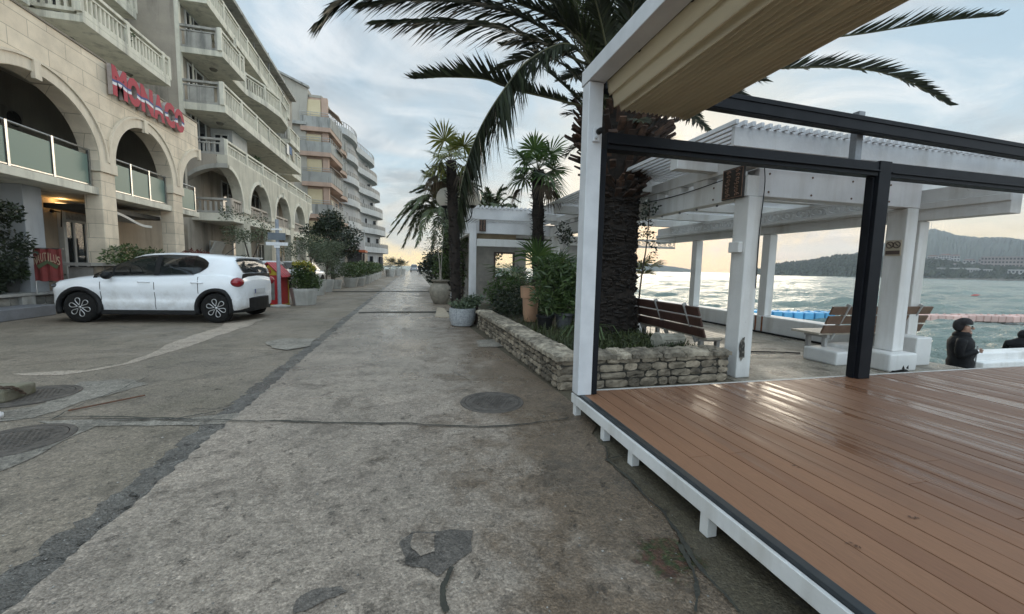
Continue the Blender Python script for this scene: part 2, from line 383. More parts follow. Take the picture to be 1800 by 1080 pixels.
patch('pavement_patch',PX([(520,1062),(548,1044),(600,1036),(610,1046),(570,1062),(540,1079),(515,1085)]),.017,patchd,4,.05,8)
if 0: patch('pavement_patch',PX([(540,612),(660,575),(790,568),(850,590),(930,640),(860,640),(800,612),(700,628)]),.016,lane,5,.06,9)
patch('pavement_patch',PX([(838,600),(868,598),(905,610),(870,612),(840,612)]),.020,collar,3,.03,10)
# cracks, joints and the broken edge beside the deck
def crackline(mb,pts,w,z,seed,amp=.02,n=40):
    r=random.Random(seed); z+=.0125; Q=fractal([(p[0],p[1]) for p in pts],4,.055,r,False); S=[Vector((x,y,z)) for x,y in Q]; n=len(S)
    W=[];k_=1.
    for _ in S: k_=max(.45,min(1.35,k_+r.uniform(-.22,.22))); W.append(w*k_)
    for i in range(n-1):
        t=(S[i+1]-S[i]).normalized(); a=Vector((t.y,-t.x,0))
        t2=(S[min(i+2,n-1)]-S[i+1]) if i+2<n else t; t2=t2.normalized(); a2=Vector((t2.y,-t2.x,0)); a=((a+a2)/2) if i==0 else pa_; pa_=a2; mb.quad(S[i]-a*W[i]/2,S[i]+a*W[i]/2,S[i+1]+a2*W[i+1]/2,S[i+1]-a2*W[i+1]/2)
crm=mat('crack_dirt',(.028,.026,.022),(.05,.048,.035),.8,20.,.4,40.)
cr=MB()
crackline(cr,PX([(190,741),(350,742),(480,744),(640,748),(800,753),(920,750),(1000,738)]),.02,.0115,1)
crackline(cr,[(-1.5,12.3),(0,12.35),(1.2,12.45)],.24,.0115,2)
crackline(cr,[(-4.2,22.0),(0,22.3),(1.2,22.4)],.45,.0115,3)
crackline(cr,PX([(90,742),(150,712),(215,688),(255,668)]),.02,.0115,4)
crackline(cr,PX([(0,742),(90,738),(300,742),(380,728)]),.018,.0116,41)
crackline(cr,PX([(320,728),(345,722),(380,724),(410,716)]),.014,.0117,42)
crackline(cr,PX([(0,622),(150,620),(330,618),(500,620)]),.012,.0115,5)
crackline(cr,PX([(1065,790),(1068,815),(1110,850),(1160,900),(1190,940),(1215,985),(1260,1040),(1300,1085)]),.022,.012,6,.015)
crackline(cr,PX([(1195,965),(1218,1010),(1225,1050),(1222,1085)]),.02,.0122,7,.01)
crackline(cr,PX([(1064,815),(1085,808),(1110,805)]),.02,.0123,8,.008)
crackline(cr,PX([(795,1005),(778,1040),(785,1085)]),.022,.0125,9,.01)
crackline(cr,PX([(795,656),(812,664),(825,672)]),.012,.0115,10,.006,14)
crackline(cr,PX([(530,686),(620,690),(680,684)]),.008,.0115,11,.01)
T(cr.build('pavement_crack',crm),kind='structure')
# manhole covers
iron=mat('cast_iron',(.125,.106,.090),(.065,.056,.048),.55,16.,.35,80.,metal=.2)
def manhole(c,r,label):
    t=thing('manhole_cover',(c.x,c.y,.0125 if c.x>-1.5 else .006),label,'manhole cover','manhole covers in the street')
    f=MB(); f.lathe([(r*.9,.0),(r*.9,.008),(r,.009),(r*1.03,.006),(r*1.04,.0)],n=48); f.build('frame',iron,t,local=True)
    p=MB(); p.lathe([(r*.885,.0),(r*.885,.007),(r*.80,.007),(r*.79,.003),(r*.74,.003),(r*.73,.007),(.001,.007)],n=48)
    for i in range(-6,7):
        for j in range(-6,7):
            x,y=i*r*.105+(j%2)*r*.05,j*r*.105
            if math.hypot(x,y)<r*.66: p.obox((x,y,.008),r*.06,r*.035,.006,Matrix.Rotation((i+j)%2*PI/2+.4,3,'Z'))
    p.build('lid',iron,t,local=True)
manhole(gz(865,709),.315,'round iron manhole cover in the road in front of the white post')
manhole(gz(22,777),.33,'round iron manhole cover near the bottom left beside pale mortar')
manhole(gz(52,697),.36,'smooth round manhole cover under the mossy concrete block with chain')
# concrete block with chain
cb=thing('concrete_weight',gz(8,705,.0),'mossy concrete block with rusty chain at left edge of street','concrete block')
b=MB(); c0=gz(8,705)
b.box(c0.x-.75,c0.x+.10,c0.y-.12,c0.y+.22,.008,.13); b.build('block',mat('mossy_concrete',(.20,.18,.135),(.13,.12,.075),.85,9.,.5,40.),cb,bevel=.02)
ch=MB(); w0=gz(-25,738); P=spline([(w0.x,w0.y+.08,.44),(c0.x-.25,c0.y-.1,.36),(c0.x-.06,c0.y-.1,.28),(c0.x+.06,c0.y-.12,.17),(c0.x+.115,c0.y-.05,.14),(c0.x+.125,c0.y+.05,.05)],26)
for i in range(25):
    d=(P[i+1]-P[i]); q=d.to_track_quat('X','Z').to_matrix()@Matrix.Rotation(PI/2*(i%2),3,'X')
    ring=[P[i].lerp(P[i+1],.5)+q@Vector((math.cos(a)*.024,math.sin(a)*.014,0)) for a in [k*PI/4 for k in range(9)]]
    ch.tube(ring,.005,5,caps=False)
ch.build('chain',mat('rusty_chain',(.12,.075,.05),(.06,.04,.03),.8,40.),cb)
wb=gz(-25,738); b=MB(); b.lathe([(.10,0),(.10,.03),(.075,.05),(.07,.42),(.08,.44),(.06,.50),(.001,.52)],(wb.x,wb.y,.004),20)
T(b.build('bollard',white,smooth=True),'white bollard at the far left edge holding the rusty chain','post')
rd=MB(); a=gz(120,722,.02);b2=gz(255,695,.02); rd.tube([a,b2],.008,6)
T(rd.build('rod',mat('rusty_iron',(.16,.07,.04),(.09,.05,.035),.8,30.)),'thin rusty rod lying on the ground left of the gutter','rod')
# grit and small stones scattered over the street
gt=MB(); r=random.Random(19)
for i in range(1500):
    y=.9+abs(r.gauss(0,3.2)); x=r.uniform(-4.5,1.45) if r.random()<.8 else r.gauss(-1.66,.09)
    q=r.uniform(.002,.006)*(1.8 if r.random()<.06 else 1); zz=.0125 if x>-1.5 else .004
    gt.add([(x-q,y-q*.7,zz),(x+q*.8,y-q,zz),(x+q,y+q*.8,zz),(x-q*.7,y+q,zz),(x,y,zz+q*.9)],[(0,1,4),(1,2,4),(2,3,4),(3,0,4)])
T(gt.build('grit',mat('grit_stone',(.34,.32,.29),(.10,.09,.08),.85,60.,island=.6)),kind='stuff')
# ---- sea
Z_SEA=-1.3
def seamat():
    m,nt,b=nodes('sea_water'); v=pos(nt)
    wv=pos(nt,.55,1.,1.)
    h=math_(nt,'ADD',math_(nt,'MULTIPLY',noise(nt,wv,.45,6.,.62,.6),1.0),math_(nt,'MULTIPLY',noise(nt,wv,2.2,5.,.6,.4),.42))
    bump(nt,b,h,1.,.9)
    nf=noise(nt,pos(nt,.35,1.,1.),.10,5.,.6,.8)
    c=ramp(nt,nf,[(.35,(.12,.17,.145)),(.6,(.18,.23,.195)),(.75,(.25,.30,.255))])
    nt.links.new(c,b.inputs['Base Color']); b.inputs['Roughness'].default_value=.2; b.inputs['Specular IOR Level'].default_value=.42
    return m
rs=[8.6]
while rs[-1]<3000: rs.append(rs[-1]*(1.0085 if rs[-1]<60 else 1.013 if rs[-1]<220 else 1.06))
az=np.arange(-50,140.01,.45)
RR=np.array(rs)[:,None]; AA=np.radians(az)[None,:]
X=RR*np.sin(AA);Y=RR*np.cos(AA);Z=np.zeros_like(X)
rg=np.random.RandomState(5)
for k in range(26):
    lam=.7*1.17**k*.9; d=rg.normal(R(205),.55); ph=rg.uniform(0,2*PI); k_=2*PI/lam
    amp=.0165*lam**.5*np.clip(2-RR/(lam*45.),0,1)
    s=np.sin(k_*(X*math.sin(d)+Y*math.cos(d))+ph+.6*np.sin(.23*X+.31*Y+k)); Z+=amp*(s+.35*s*np.abs(s))
vs=np.stack([X,Y,Z+Z_SEA],-1).reshape(-1,3); na=len(az)
i,j=np.meshgrid(np.arange(len(rs)-1),np.arange(na-1),indexing='ij')
q=(i*na+j).ravel(); fs=np.stack([q,q+na,q+na+1,q+1],-1)
me=bpy.data.meshes.new('sea'); me.from_pydata(vs.tolist(),[],fs.tolist()); me.polygons.foreach_set('use_smooth',[True]*len(fs)); me.materials.append(seamat()); me.update()
so=bpy.data.objects.new('sea',me); COL.objects.link(so); T(so,kind='structure')
# ================================================================== PROMENADE, SEA WALL, JETTY
patch('promenade',[(4.05,3.3),(8.29,3.3),(8.29,14.),(5.,14.),(4.3,8.),(4.05,4.4)],.004,prom,3,.0,11)
sw=MB(); sw.box(7.98,8.42,5.15,13.4,-2.6,.40); 
sw_o=sw.build('sea_wall',whitep,bevel=.02)
T(sw_o,'low white painted sea wall behind the benches','wall')
jt=MB(); jt.box(8.3,17.5,-3,6.35,-2.6,-1.1); T(jt.build('jetty',prom),kind='structure')
b=MB(); b.box(11.95,18.,5.85,6.35,-1.1,-.42); b.box(12.1,18.,6.05,6.4,-1.1,-.26)
T(b.build('jetty_wall',whitep,bevel=.03),'low white stepped wall at the lower right beside the water','wall')
b=MB(); b.box(6.72,7.26,4.26,5.2,.004,.27); b.box(6.3,6.72,4.7,5.25,.004,.22)
T(b.build('plinth',whitep,bevel=.025),'low white concrete plinth under the second pergola column and bench','plinth')
b=MB(); b.box(7.62,7.95,4.5,4.95,.004,.45); T(b.build('bollard',whitep,bevel=.02),'square white masonry post at the right end of the sea wall','post')
hose=MB(); hose.tube(spline([(4.6,6.3,.02),(5.4,5.9,.02),(6.2,5.7,.02),(6.6,5.55,.02)],20),.012,6)
T(hose.build('hose',black),'thin black hose lying across the wet promenade','hose')
hose=MB(); hose.tube(spline([(7.93,11.4,.03),(7.92,9.,.03),(7.93,6.5,.03),(7.9,5.4,.03)],20),.022,6)
T(hose.build('pipe',black),'dark pipe running along the foot of the sea wall','pipe')
# ================================================================== WOODEN DECK
def deckmat():
    m,nt,b=nodes('composite_decking'); v=pos(nt)
    r=N(nt,'ShaderNodeNewGeometry').outputs['Random Per Island']
    base=ramp(nt,r,[(0.,(.225,.108,.060)),(.5,(.272,.136,.075)),(1.,(.245,.124,.070))])
    vs_=pos(nt,7.,.7,1.); wet=noise(nt,vs_,.85,5.,.6,.2)
    sx=N(nt,'ShaderNodeSeparateXYZ'); nt.links.new(v,sx.inputs[0])
    w1=math_(nt,'MULTIPLY',math_(nt,'SUBTRACT',math_(nt,'ADD',math_(nt,'ADD',sx.outputs[0],math_(nt,'MULTIPLY',sx.outputs[1],.55)),math_(nt,'MULTIPLY',math_(nt,'SUBTRACT',wet,.5),2.6)),3.15),.95,clamp=True)
    c=mix(nt,math_(nt,'MULTIPLY',w1,.6),base,(.120,.058,.034))
    gr=noise(nt,pos(nt,30.,2.,1.),6.,5.,.7); c=mix(nt,1.,c,ramp(nt,gr,[(.3,.85),(.7,1.12)]),'MULTIPLY')
    spk=noise(nt,v,34.,3.,.5); c=mix(nt,ramp(nt,spk,[(.74,0.),(.78,.5)]),c,(.10,.055,.035))
    nt.links.new(c,b.inputs['Base Color'])
    st=ramp(nt,noise(nt,pos(nt,9.,.55,1.),1.1,4.,.55),[(.48,.44),(.56,.28),(.61,.08)])
    nt.links.new(math_(nt,'ADD',math_(nt,'MULTIPLY',math_(nt,'SUBTRACT',1.,w1),.60),math_(nt,'MULTIPLY',w1,st)),b.inputs['Roughness'])
    b.inputs['Specular IOR Level'].default_value=.36
    bump(nt,b,math_(nt,'ADD',gr,math_(nt,'MULTIPLY',noise(nt,v,9.,4.,.5),.6)),.12,.006)
    return m
dk=thing('wooden_deck',(1.5,3.5,0),'raised brown composite deck with wet sheen, dark edge and white legs','deck')
b=MB(); x=1.575
rj=random.Random(4)
while x<9.2:
    ys_=[-2.6]+sorted(rj.uniform(-2.2,3.2) for _ in range(rj.choice((0,1,1,2))))+[3.545]; dz=rj.uniform(-.0012,.0012)
    for ya,yb in zip(ys_[:-1],ys_[1:]):
        if yb-ya>.02: b.box(x+rj.uniform(-.0008,.0008),x+.141+rj.uniform(-.0008,.0008),ya+.002,yb-.002,.197,.2195+dz)
    x+=.147
b.build('decking',deckmat(),dk,bevel=.003)
b=MB(); b.box(1.525,1.573,-2.6,3.56,.15,.226); b.build('edge_trim',mat('dark_trim',(.02,.024,.028),(.03,.035,.038),.4,10.),dk,bevel=.004)
b=MB(); b.box(1.500,1.523,-2.6,3.57,.118,.205); b.build('fascia',whitep,dk,bevel=.003)
b=MB(); b.box(1.573,9.2,3.547,3.572,.12,.222); b.build('back_trim',mat('pale_trim',(.55,.54,.52),(.45,.44,.42),.5,5.),dk)
for lx,ly in((1.535,3.50),(1.545,2.93),(1.55,2.50),(1.535,1.72),(1.535,.75),(1.535,-.3),(5.,3.5),(9.1,3.5)):
    b=MB(); b.box(lx-.03,lx+.03,ly-.03,ly+.03,.004,.1175); b.build('leg',whitep,dk,bevel=.003)
for yy in(3.4,2.2,1.0,-.2,-1.4):
    b=MB(); b.box(1.58,9.1,yy-.03,yy+.03,.12,.196); b.build('joist',greym,dk)
# leaves and debris on deck
lit=MB(); r=random.Random(3)
for px,py in((1610,912),(1400,820),(1500,960)):
    p=gz(px,py,.222)
    for k in range(5):
        q=p+Vector((r.uniform(-.02,.02),r.uniform(-.02,.02),.003)); a=r.uniform(0,6.3); u=Vector((math.cos(a),math.sin(a),.1))*.010; w_=Vector((-math.sin(a),math.cos(a),.05))*.005
        lit.quad(q-u,q-w_,q+u,q+w_)
T(lit.build('leaf_litter',mat('dry_leaf',(.12,.05,.025),(.07,.035,.02),.8,30.)),kind='stuff')
# ================================================================== TERRACE FRAME WITH RETRACTED AWNING
tf=thing('terrace_frame',(1.57,3.49,.22),'terrace frame on the deck with white and anthracite posts and folded tan awning','awning frame')
b=MB(); b.box(1.502,1.640,3.42,3.56,.222,3.03); b.build('post',metalw,tf,bevel=.006,).__setitem__('label','white corner post')
b=MB(); b.box(1.643,1.70,3.43,3.55,.222,2.475); b.build('channel',anth,tf,bevel=.003)
b=MB(); b.box(1.495,1.655,-3.,3.58,3.035,3.165); b.build('side_beam',metalw,tf,bevel=.006)
b=MB(); b.box(1.66,1.672,-3.,3.40,3.05,3.15)
for yy in(2.9,2.3,1.7,1.1): b.box(1.655,1.685,yy-.012,yy+.012,3.042,3.06)
b.build('beam_seal',black,tf)
b=MB(); b.box(1.703,4.925,3.43,3.55,2.48,2.625); b.box(1.703,4.925,3.40,3.43,2.52,2.535); b.build('cross_beam',anth,tf,bevel=.004)
b=MB(); b.box(5.105,9.2,3.43,3.55,2.475,2.63); b.box(5.105,9.2,3.41,3.43,2.515,2.53); b.build('cross_beam',anth,tf,bevel=.004)
b=MB(); b.box(4.93,5.10,3.42,3.56,.222,2.64); b.box(4.905,4.925,3.46,3.52,.222,2.47); b.build('post',anth,tf,bevel=.004).__setitem__('label','anthracite metal post')
b=MB(); b.box(9.0,9.17,3.42,3.56,.222,2.47); b.build('post',anth,tf,bevel=.004)
for X_ in(1.57,5.,9.1):
    b=MB(); b.box(X_-.07,X_+.07,-3.,-2.86,0.,3.03); b.build('post',anth,tf,bevel=.004)
b=MB(); b.box(4.78,4.87,3.585,3.66,2.63,3.20); b.build('upright',greym,tf,bevel=.004)
b=MB()
z0,z1=3.155,3.0
def trk(x): return z0+(z1-z0)*(x-1.66)/(9.2-1.66)
for (dy0,dy1,a0,a1) in((3.46,3.54,-.165,0.),(3.448,3.46,-.05,-.012),(3.448,3.46,-.155,-.11)):
    vs=[(x,y,trk(x)+a) for x in(1.66,9.2) for y in(dy0,dy1) for a in(a0,a1)]
    b.add(vs,[(0,1,3,2),(4,6,7,5),(0,4,5,1),(2,3,7,6),(0,2,6,4),(1,5,7,3)])
b.build('track',anth,tf)
b=MB(); 
vs=[(x,y,trk(x)+a) for x in(1.66,9.2) for y in(-2.6,-2.52) for a in(-.15,0.)]
b.add(vs,[(0,1,3,2),(4,6,7,5),(0,4,5,1),(2,3,7,6),(0,2,6,4),(1,5,7,3)]); b.build('track',anth,tf)
# pleated fabric
def fabricmat():
    m,nt,b=nodes('awning_fabric'); v=pos(nt)
    c=mix(nt,ramp(nt,noise(nt,pos(nt,3.,.5,3.),2.,6.,.6),[(.4,0.),(.7,1.)]),(.64,.56,.42),(.57,.50,.37))
    nt.links.new(c,b.inputs['Base Color']); b.inputs['Roughness'].default_value=.75
    t=N(nt,'ShaderNodeBsdfTranslucent'); nt.links.new(c,t.inputs[0]); s=N(nt,'ShaderNodeMixShader'); s.inputs[0].default_value=.35
    nt.links.new(b.outputs[0],s.inputs[1]); nt.links.new(t.outputs[0],s.inputs[2]); nt.links.new(s.outputs[0],nt.nodes['Material Output'].inputs[0])
    bump(nt,b,noise(nt,pos(nt,6.,.6,6.),3.,5.,.6),.25,.03); return m
prof=[(1.668,3.13),(1.675,3.05),(1.685,2.965),(1.70,2.93),(1.725,2.955),(1.735,2.90),(1.752,2.835),(1.775,2.845),(1.80,2.885)]
x=1.81; k=0
while x<2.50:
    prof+= [(x,2.805+.006*math.sin(k*1.7)),(x+.012,2.803),(x+.034,2.868+.008*math.sin(k*2.3))]; x+=.047+.004*math.sin(k); k+=1
prof+=[(2.52,2.83),(2.535,2.90),(2.54,3.10)]
P=[]
for i in range(len(prof)-1):
    for t in(0,.5): P.append((prof[i][0]+(prof[i+1][0]-prof[i][0])*t,prof[i][1]+(prof[i+1][1]-prof[i][1])*t))
P.append(prof[-1])
ysamp=[3.44-(6.)*(i/46) for i in range(47)]
b=MB(); vs=[]
for yi,yy in enumerate(ysamp):
    for xi,(xx,zz) in enumerate(P):
        e=math.exp(-(3.44-yy)*9)*.02
        s=.012*math.sin(yy*1.15+xx*5)*min(1,(3.13-zz)*5)+.003*math.sin(yy*4.1+xi*.35)
        vs.append((xx+s*.6,yy+e*(((xi*7)%5)/5-.5)*2,zz+s*.8))
n=len(P); b.add(vs,[(j*n+i,j*n+i+1,(j+1)*n+i+1,(j+1)*n+i) for j in range(len(ysamp)-1) for i in range(n-1)])
fo=b.build('awning',fabricmat(),tf,smooth=True); sd=fo.modifiers.new('thick','SOLIDIFY'); sd.thickness=.003
sb=fo.modifiers.new('sub','SUBSURF'); sb.levels=1; sb.render_levels=1
scm=thing('security_camera',(1.57,3.40,2.62),'small security camera box fixed high on the white terrace post','camera')
b=MB(); b.box(1.545,1.605,3.385,3.418,2.52,2.64); b.build('housing',metalw,scm,bevel=.006)
b=MB(); b.lathe([(.001,0.),(.022,0.),(.026,.03),(.026,.07)],(1.59,3.33,2.60),12,0,'y'); b.build('lens',black,scm,smooth=True)
b=MB(); b.ball((1.565,3.375,2.545),.012); b.build('knob',steel,scm)
# ================================================================== WHITE PERGOLA
pg=thing('white_pergola',(4.18,4.58,0),'large weathered white timber pergola with slatted roof over the promenade benches','pergola')
def part(name,mb,m,par,bev=.0,**k): return mb.build(name,m,par,bevel=bev,**k)
b=MB(); b.box(4.17,4.39,4.38,4.62,.004,2.377); b.box(4.10,4.17,4.42,4.60,1.66,1.80); part('column',b,whitep,pg,.012)['label']='column with chipped base'
b=MB(); b.box(6.99,7.21,4.42,4.68,.272,2.387); part('column',b,whitep,pg,.012)
for (x0,y0,zb) in((8.02,4.88,.0),(8.02,7.72,.402),(8.02,10.2,.402),(4.17,8.2,.004),(4.17,11.7,.004)):
    b=MB(); b.box(x0,x0+.21,y0,y0+.21,zb,2.295 if x0>5 else 2.357); part('column',b,whitep,pg,.012)
# broken patch at the column base
r=random.Random(4); b=MB()
ring=[(4.235+.05*math.cos(a)*r.uniform(.6,1.2),.40+.17*math.sin(a)*r.uniform(.8,1.15)) for a in [k*PI/9 for k in range(18)]]
vs=[(x,4.372,z) for x,z in ring]; b.add(vs,[tuple(range(18))]); part('damaged_patch',b,mat('exposed_mortar',(.22,.20,.17),(.05,.045,.04),.95,12.,.8,30.,lo=.42,hi=.5),pg)
# side beams on the street side
b=MB(); b.box(4.15,4.33,4.63,12.0,2.36,2.64); b.box(4.15,4.33,4.40,4.63,2.38,2.64); part('side_beam',b,whitep,pg,.008)
b=MB(); b.box(4.15,4.33,3.95,12.,2.74,2.90); part('side_beam',b,whitep,pg,.008)
yy=5.15
while yy<11.8:
    b=MB(); b.box(4.16,4.32,yy,yy+.3,2.642,2.738); yy+=.62; part('spacer_block',b,whitep,pg,.004)
b=MB(); b.box(4.335,7.22,4.42,4.62,2.39,2.745); part('front_beam',b,white,pg,.01)
b=MB(); b.box(8.0,8.22,3.86,12.2,2.30,2.58); part('side_beam',b,whitep,pg,.008)
b=MB(); b.box(7.97,7.998,3.86,12.2,2.47,2.575); b.box(8.03,8.2,3.9,12.2,2.583,2.79); part('side_beam',b,whitep,pg,.008)
b=MB(); b.box(3.44,8.30,3.88,3.93,2.79,3.0); part('fascia',b,white,pg,.006)
for yy in(4.95,6.55,8.15,9.75,11.4):
    b=MB(); b.box(3.5,9.55,yy,yy+.16,2.79,2.98); part('cross_beam',b,whitep,pg,.006)
b=MB(); b.box(3.4,8.6,11.95,12.0,2.79,3.0)
b=MB(); x=3.40
while x<9.5: b.box(x,x+.04,3.83 if x<8.3 else 4.9,12.25,3.003,3.05); x+=.112
part('roof_slat',b,white,pg)
b=MB()
for yy in(7.72,7.9): b.box(7.974,7.979,yy-.012,yy+.03,.02,.39)
T(b.build('rust_stain',mat('rust_streak',(.30,.11,.045),(.20,.08,.035),.8,9.),sw_o))
bolm=mat('rusty_bolt',(.16,.09,.06),(.10,.06,.045),.7,30.)
for x in(4.5,5.2,5.9,6.6): 
    for z in(2.45,2.68): b=MB(); b.lathe([(.014,-.006),(.014,0.)],(x,4.42,z),8,0,'y'); part('bolt',b,bolm,pg)
for yy in(5.,6.4,7.8,9.2):
    for z in(2.42,2.58): b=MB(); b.lathe([(.014,-.006),(.014,.0)],(4.15,yy,z),8,0,'x'); part('bolt',b,bolm,pg)
b=MB(); b.tube(spline([(4.13,4.64,2.66),(4.135,6.,2.61),(4.135,8.,2.68),(4.13,10.,2.63),(4.13,12.,2.67)],30),.007,5); b.tube(spline([(4.36,4.37,2.74),(4.38,4.365,2.5),(4.36,4.37,1.9),(4.37,4.37,1.2)],12),.006,5)
part('cable',b,black,pg)
# scroll fretwork panels under the roof
b=MB()
def fret(mb,p0,p1,z0,z1):
    p0=Vector(p0);p1=Vector(p1);L=(p1-p0).length;t=(p1-p0)/L;zm=(z0+z1)/2;h=(z1-z0)/2-.02
    for z in(z0,z1): mb.beam(p0+Vector((0,0,z)),p1+Vector((0,0,z)),.05,.06)
    n=int(L/.34)
    for k in range(n):
        c=p0+t*((k+.5)*L/n)
        for s in(1,-1):
            pts=[c+t*(s*(.02+.15*(a/14)*math.cos(a*.52)))+Vector((0,0,zm+s*h*(.15+.85*a/14)*math.sin(a*.52))) for a in range(15)]
            mb.tube(pts,.011,5,caps=False)
        mb.tube([c+t*(L/n*.5)+Vector((0,0,z0)),c+t*(L/n*.5)+Vector((0,0,z1))],.01,5,caps=False)
fret(b,(4.4,11.2,0),(8.0,11.2,0),2.12,2.32); part('fretwork_panel',b,whitep,pg)
b=MB(); fret(b,(7.85,4.9,0),(7.85,11.2,0),2.52,2.74); part('fretwork_panel',b,whitep,pg)
for px,py in((1145,416),(1176,389),(1205,376),(1240,366),(1280,353)): 
    p=ax(px,py,4.05); b=MB(); b.ball((4.24,p.y,2.345),.018); part('light_bulb',b,greym,pg)
# signs
def text_mesh(s,size=1.,ext=.01,font_scale=1.,bold=.0,bev=0.):
    cu=bpy.data.curves.new('t','FONT'); cu.body=s; cu.size=size; cu.extrude=ext; cu.offset=bold; cu.bevel_depth=bev; cu.align_x='CENTER'; cu.align_y='CENTER'; cu.resolution_u=3
    o=bpy.data.objects.new('t',cu); COL.objects.link(o); bpy.context.view_layer.update()
    me=bpy.data.meshes.new_from_object(o.evaluated_get(bpy.context.evaluated_depsgraph_get())); bpy.data.objects.remove(o); bpy.data.curves.remove(cu)
    return me
def text_into(mb,s,c,ux,uy,w,h,ext=.006,m=0,bold=0.):
    """lay lettering in the plane (ux,uy) centred at c, fitted to w x h"""
    me=text_mesh(s,1.,ext,bold=bold); V=[v.co.copy() for v in me.vertices]; 
    x0=min(v.x for v in V);x1=max(v.x for v in V);y0=min(v.y for v in V);y1=max(v.y for v in V)
    ux=Vector(ux);uy=Vector(uy);uz=ux.cross(uy);c=Vector(c)
    mb.add([c+ux*((v.x-(x0+x1)/2)/(x1-x0)*w)+uy*((v.y-(y0+y1)/2)/(y1-y0)*h)+uz*v.z for v in V],[tuple(p.vertices) for p in me.polygons],m)
    bpy.data.meshes.remove(me)
signm=mat('sign_board',(.018,.014,.013),(.03,.024,.02),.4,14.); goldm=mat('sign_lettering',(.30,.18,.13),(.22,.13,.09),.5,20.)
def menu_sign(c,ux,w,h,label):
    t=thing('hanging_sign',c,label,'sign'); ux=Vector(ux); n=ux.cross(Vector((0,0,1)))
    Mx=Matrix((ux,-n,Vector((0,0,1)))).transposed()
    b=MB(); b.obox(c,w,.03,h,Mx); b.build('board',signm,t,bevel=.004)
    b=MB(); r=random.Random(2)
    cc=Vector(c)+n*.018
    for s in(-.47,.47): b.obox(cc+ux*(w*s),w*.02,.004,h*.96,Mx); b.obox(cc+Vector((0,0,h*s*.98)),w*.94,.004,h*.015,Mx)
    # carved ornament: rows of little curls
    for i in range(7):
        for s in(-.22,.22):
            q=cc+ux*(w*s)+Vector((0,0,h*(-.38+i*.125)))
            pts=[q+ux*(w*.13*(1-a/11)*math.cos(a*.75+i))+Vector((0,0,h*.055*(1-a/11)*math.sin(a*.75+i))) for a in range(11)]
            b.tube(pts,.006,4,caps=False)
    b.build('ornament',goldm,t)
    return t
menu_sign((4.13,4.62,2.57),(0,-1,0),.36,.40,'dark carved sign board hung on the pergola side beam above the front column')
# warning sticker on second column
wn=thing('warning_sign',(6.98,4.55,1.9),'small cream warning notice with two round symbols on the second pergola column','sign')
b=MB(); b.box(6.975,6.989,4.45,4.65,1.70,1.93); b.build('plate',mat('cream_plate',(.5,.43,.33),(.42,.36,.27),.5,9.),wn)
b=MB()
for yc in(4.505,4.595): b.tube([(6.971,yc+.045*math.cos(a),1.86+.045*math.sin(a)) for a in [k*PI/8 for k in range(17)]],.007,5,caps=False); b.tube([(6.971,yc-.02,1.84),(6.971,yc+.02,1.88)],.008,5)
b.box(6.968,6.976,4.46,4.64,1.72,1.775); b.build('symbol',mat('dark_brown_ink',(.07,.05,.04),(.09,.06,.05),.6,9.),wn)
# ================================================================== BENCHES
teak=mat('bench_timber',(.090,.045,.035),(.060,.032,.026),.5,7.,.25,30.); seatm=mat('lit_seat_timber',(.52,.46,.38),(.42,.37,.30),.45,6.,.2,30.)  # backlit slats dark, lit seat pale: light and shade put into the timber colours
benchg=mat('bench_metal',(.42,.41,.39),(.32,.31,.30),.5,9.)
def bench(L,label,back):
    t=thing('park_bench',(0,0,0),label,'bench','promenade benches')
    b=MB()
    for k in range(4): b.box(-L/2,L/2,-.02+k*.125,.095+k*.125,.43,.465)
    b.build('seat',seatm,t,bevel=.006,local=True)
    b=MB()
    for k in range(3):
        z=.53+k*.155; y=-.07-k*.055; M_=Matrix.Rotation(R(20),3,'X')
        b.obox((0,y,z),L,.03,.138,M_)
    b.build('backrest',back,t,bevel=.006,local=True)
    for x_ in(-L*.36,0.,L*.36):
        b=MB(); b.beam((x_,.03,.36),(x_,-.225,.94),.06,.028,0,(1,0,0)); b.build('back_support',benchg,t,bevel=.004,local=True)
    for x_ in(-L*.38,L*.38):
        b=MB(); b.box(x_-.03,x_+.03,.02,.42,.37,.43); b.box(x_-.03,x_+.03,.05,.11,.0,.37); b.box(x_-.03,x_+.03,.33,.39,.0,.37); b.build('leg',benchg,t,bevel=.004,local=True)
    return t
bn=bench(2.0,'dark brown slatted bench seen from behind beside the stone planter',teak); bn.location=(4.10,5.85,.0); bn.rotation_euler=(0,0,-PI/2)
bn=bench(2.15,'brown slatted bench with pale seat standing on the white plinth',mat('bench_timber_brown',(.17,.10,.065),(.12,.07,.045),.5,7.,.25,30.)); bn.location=(7.40,5.05,.0)
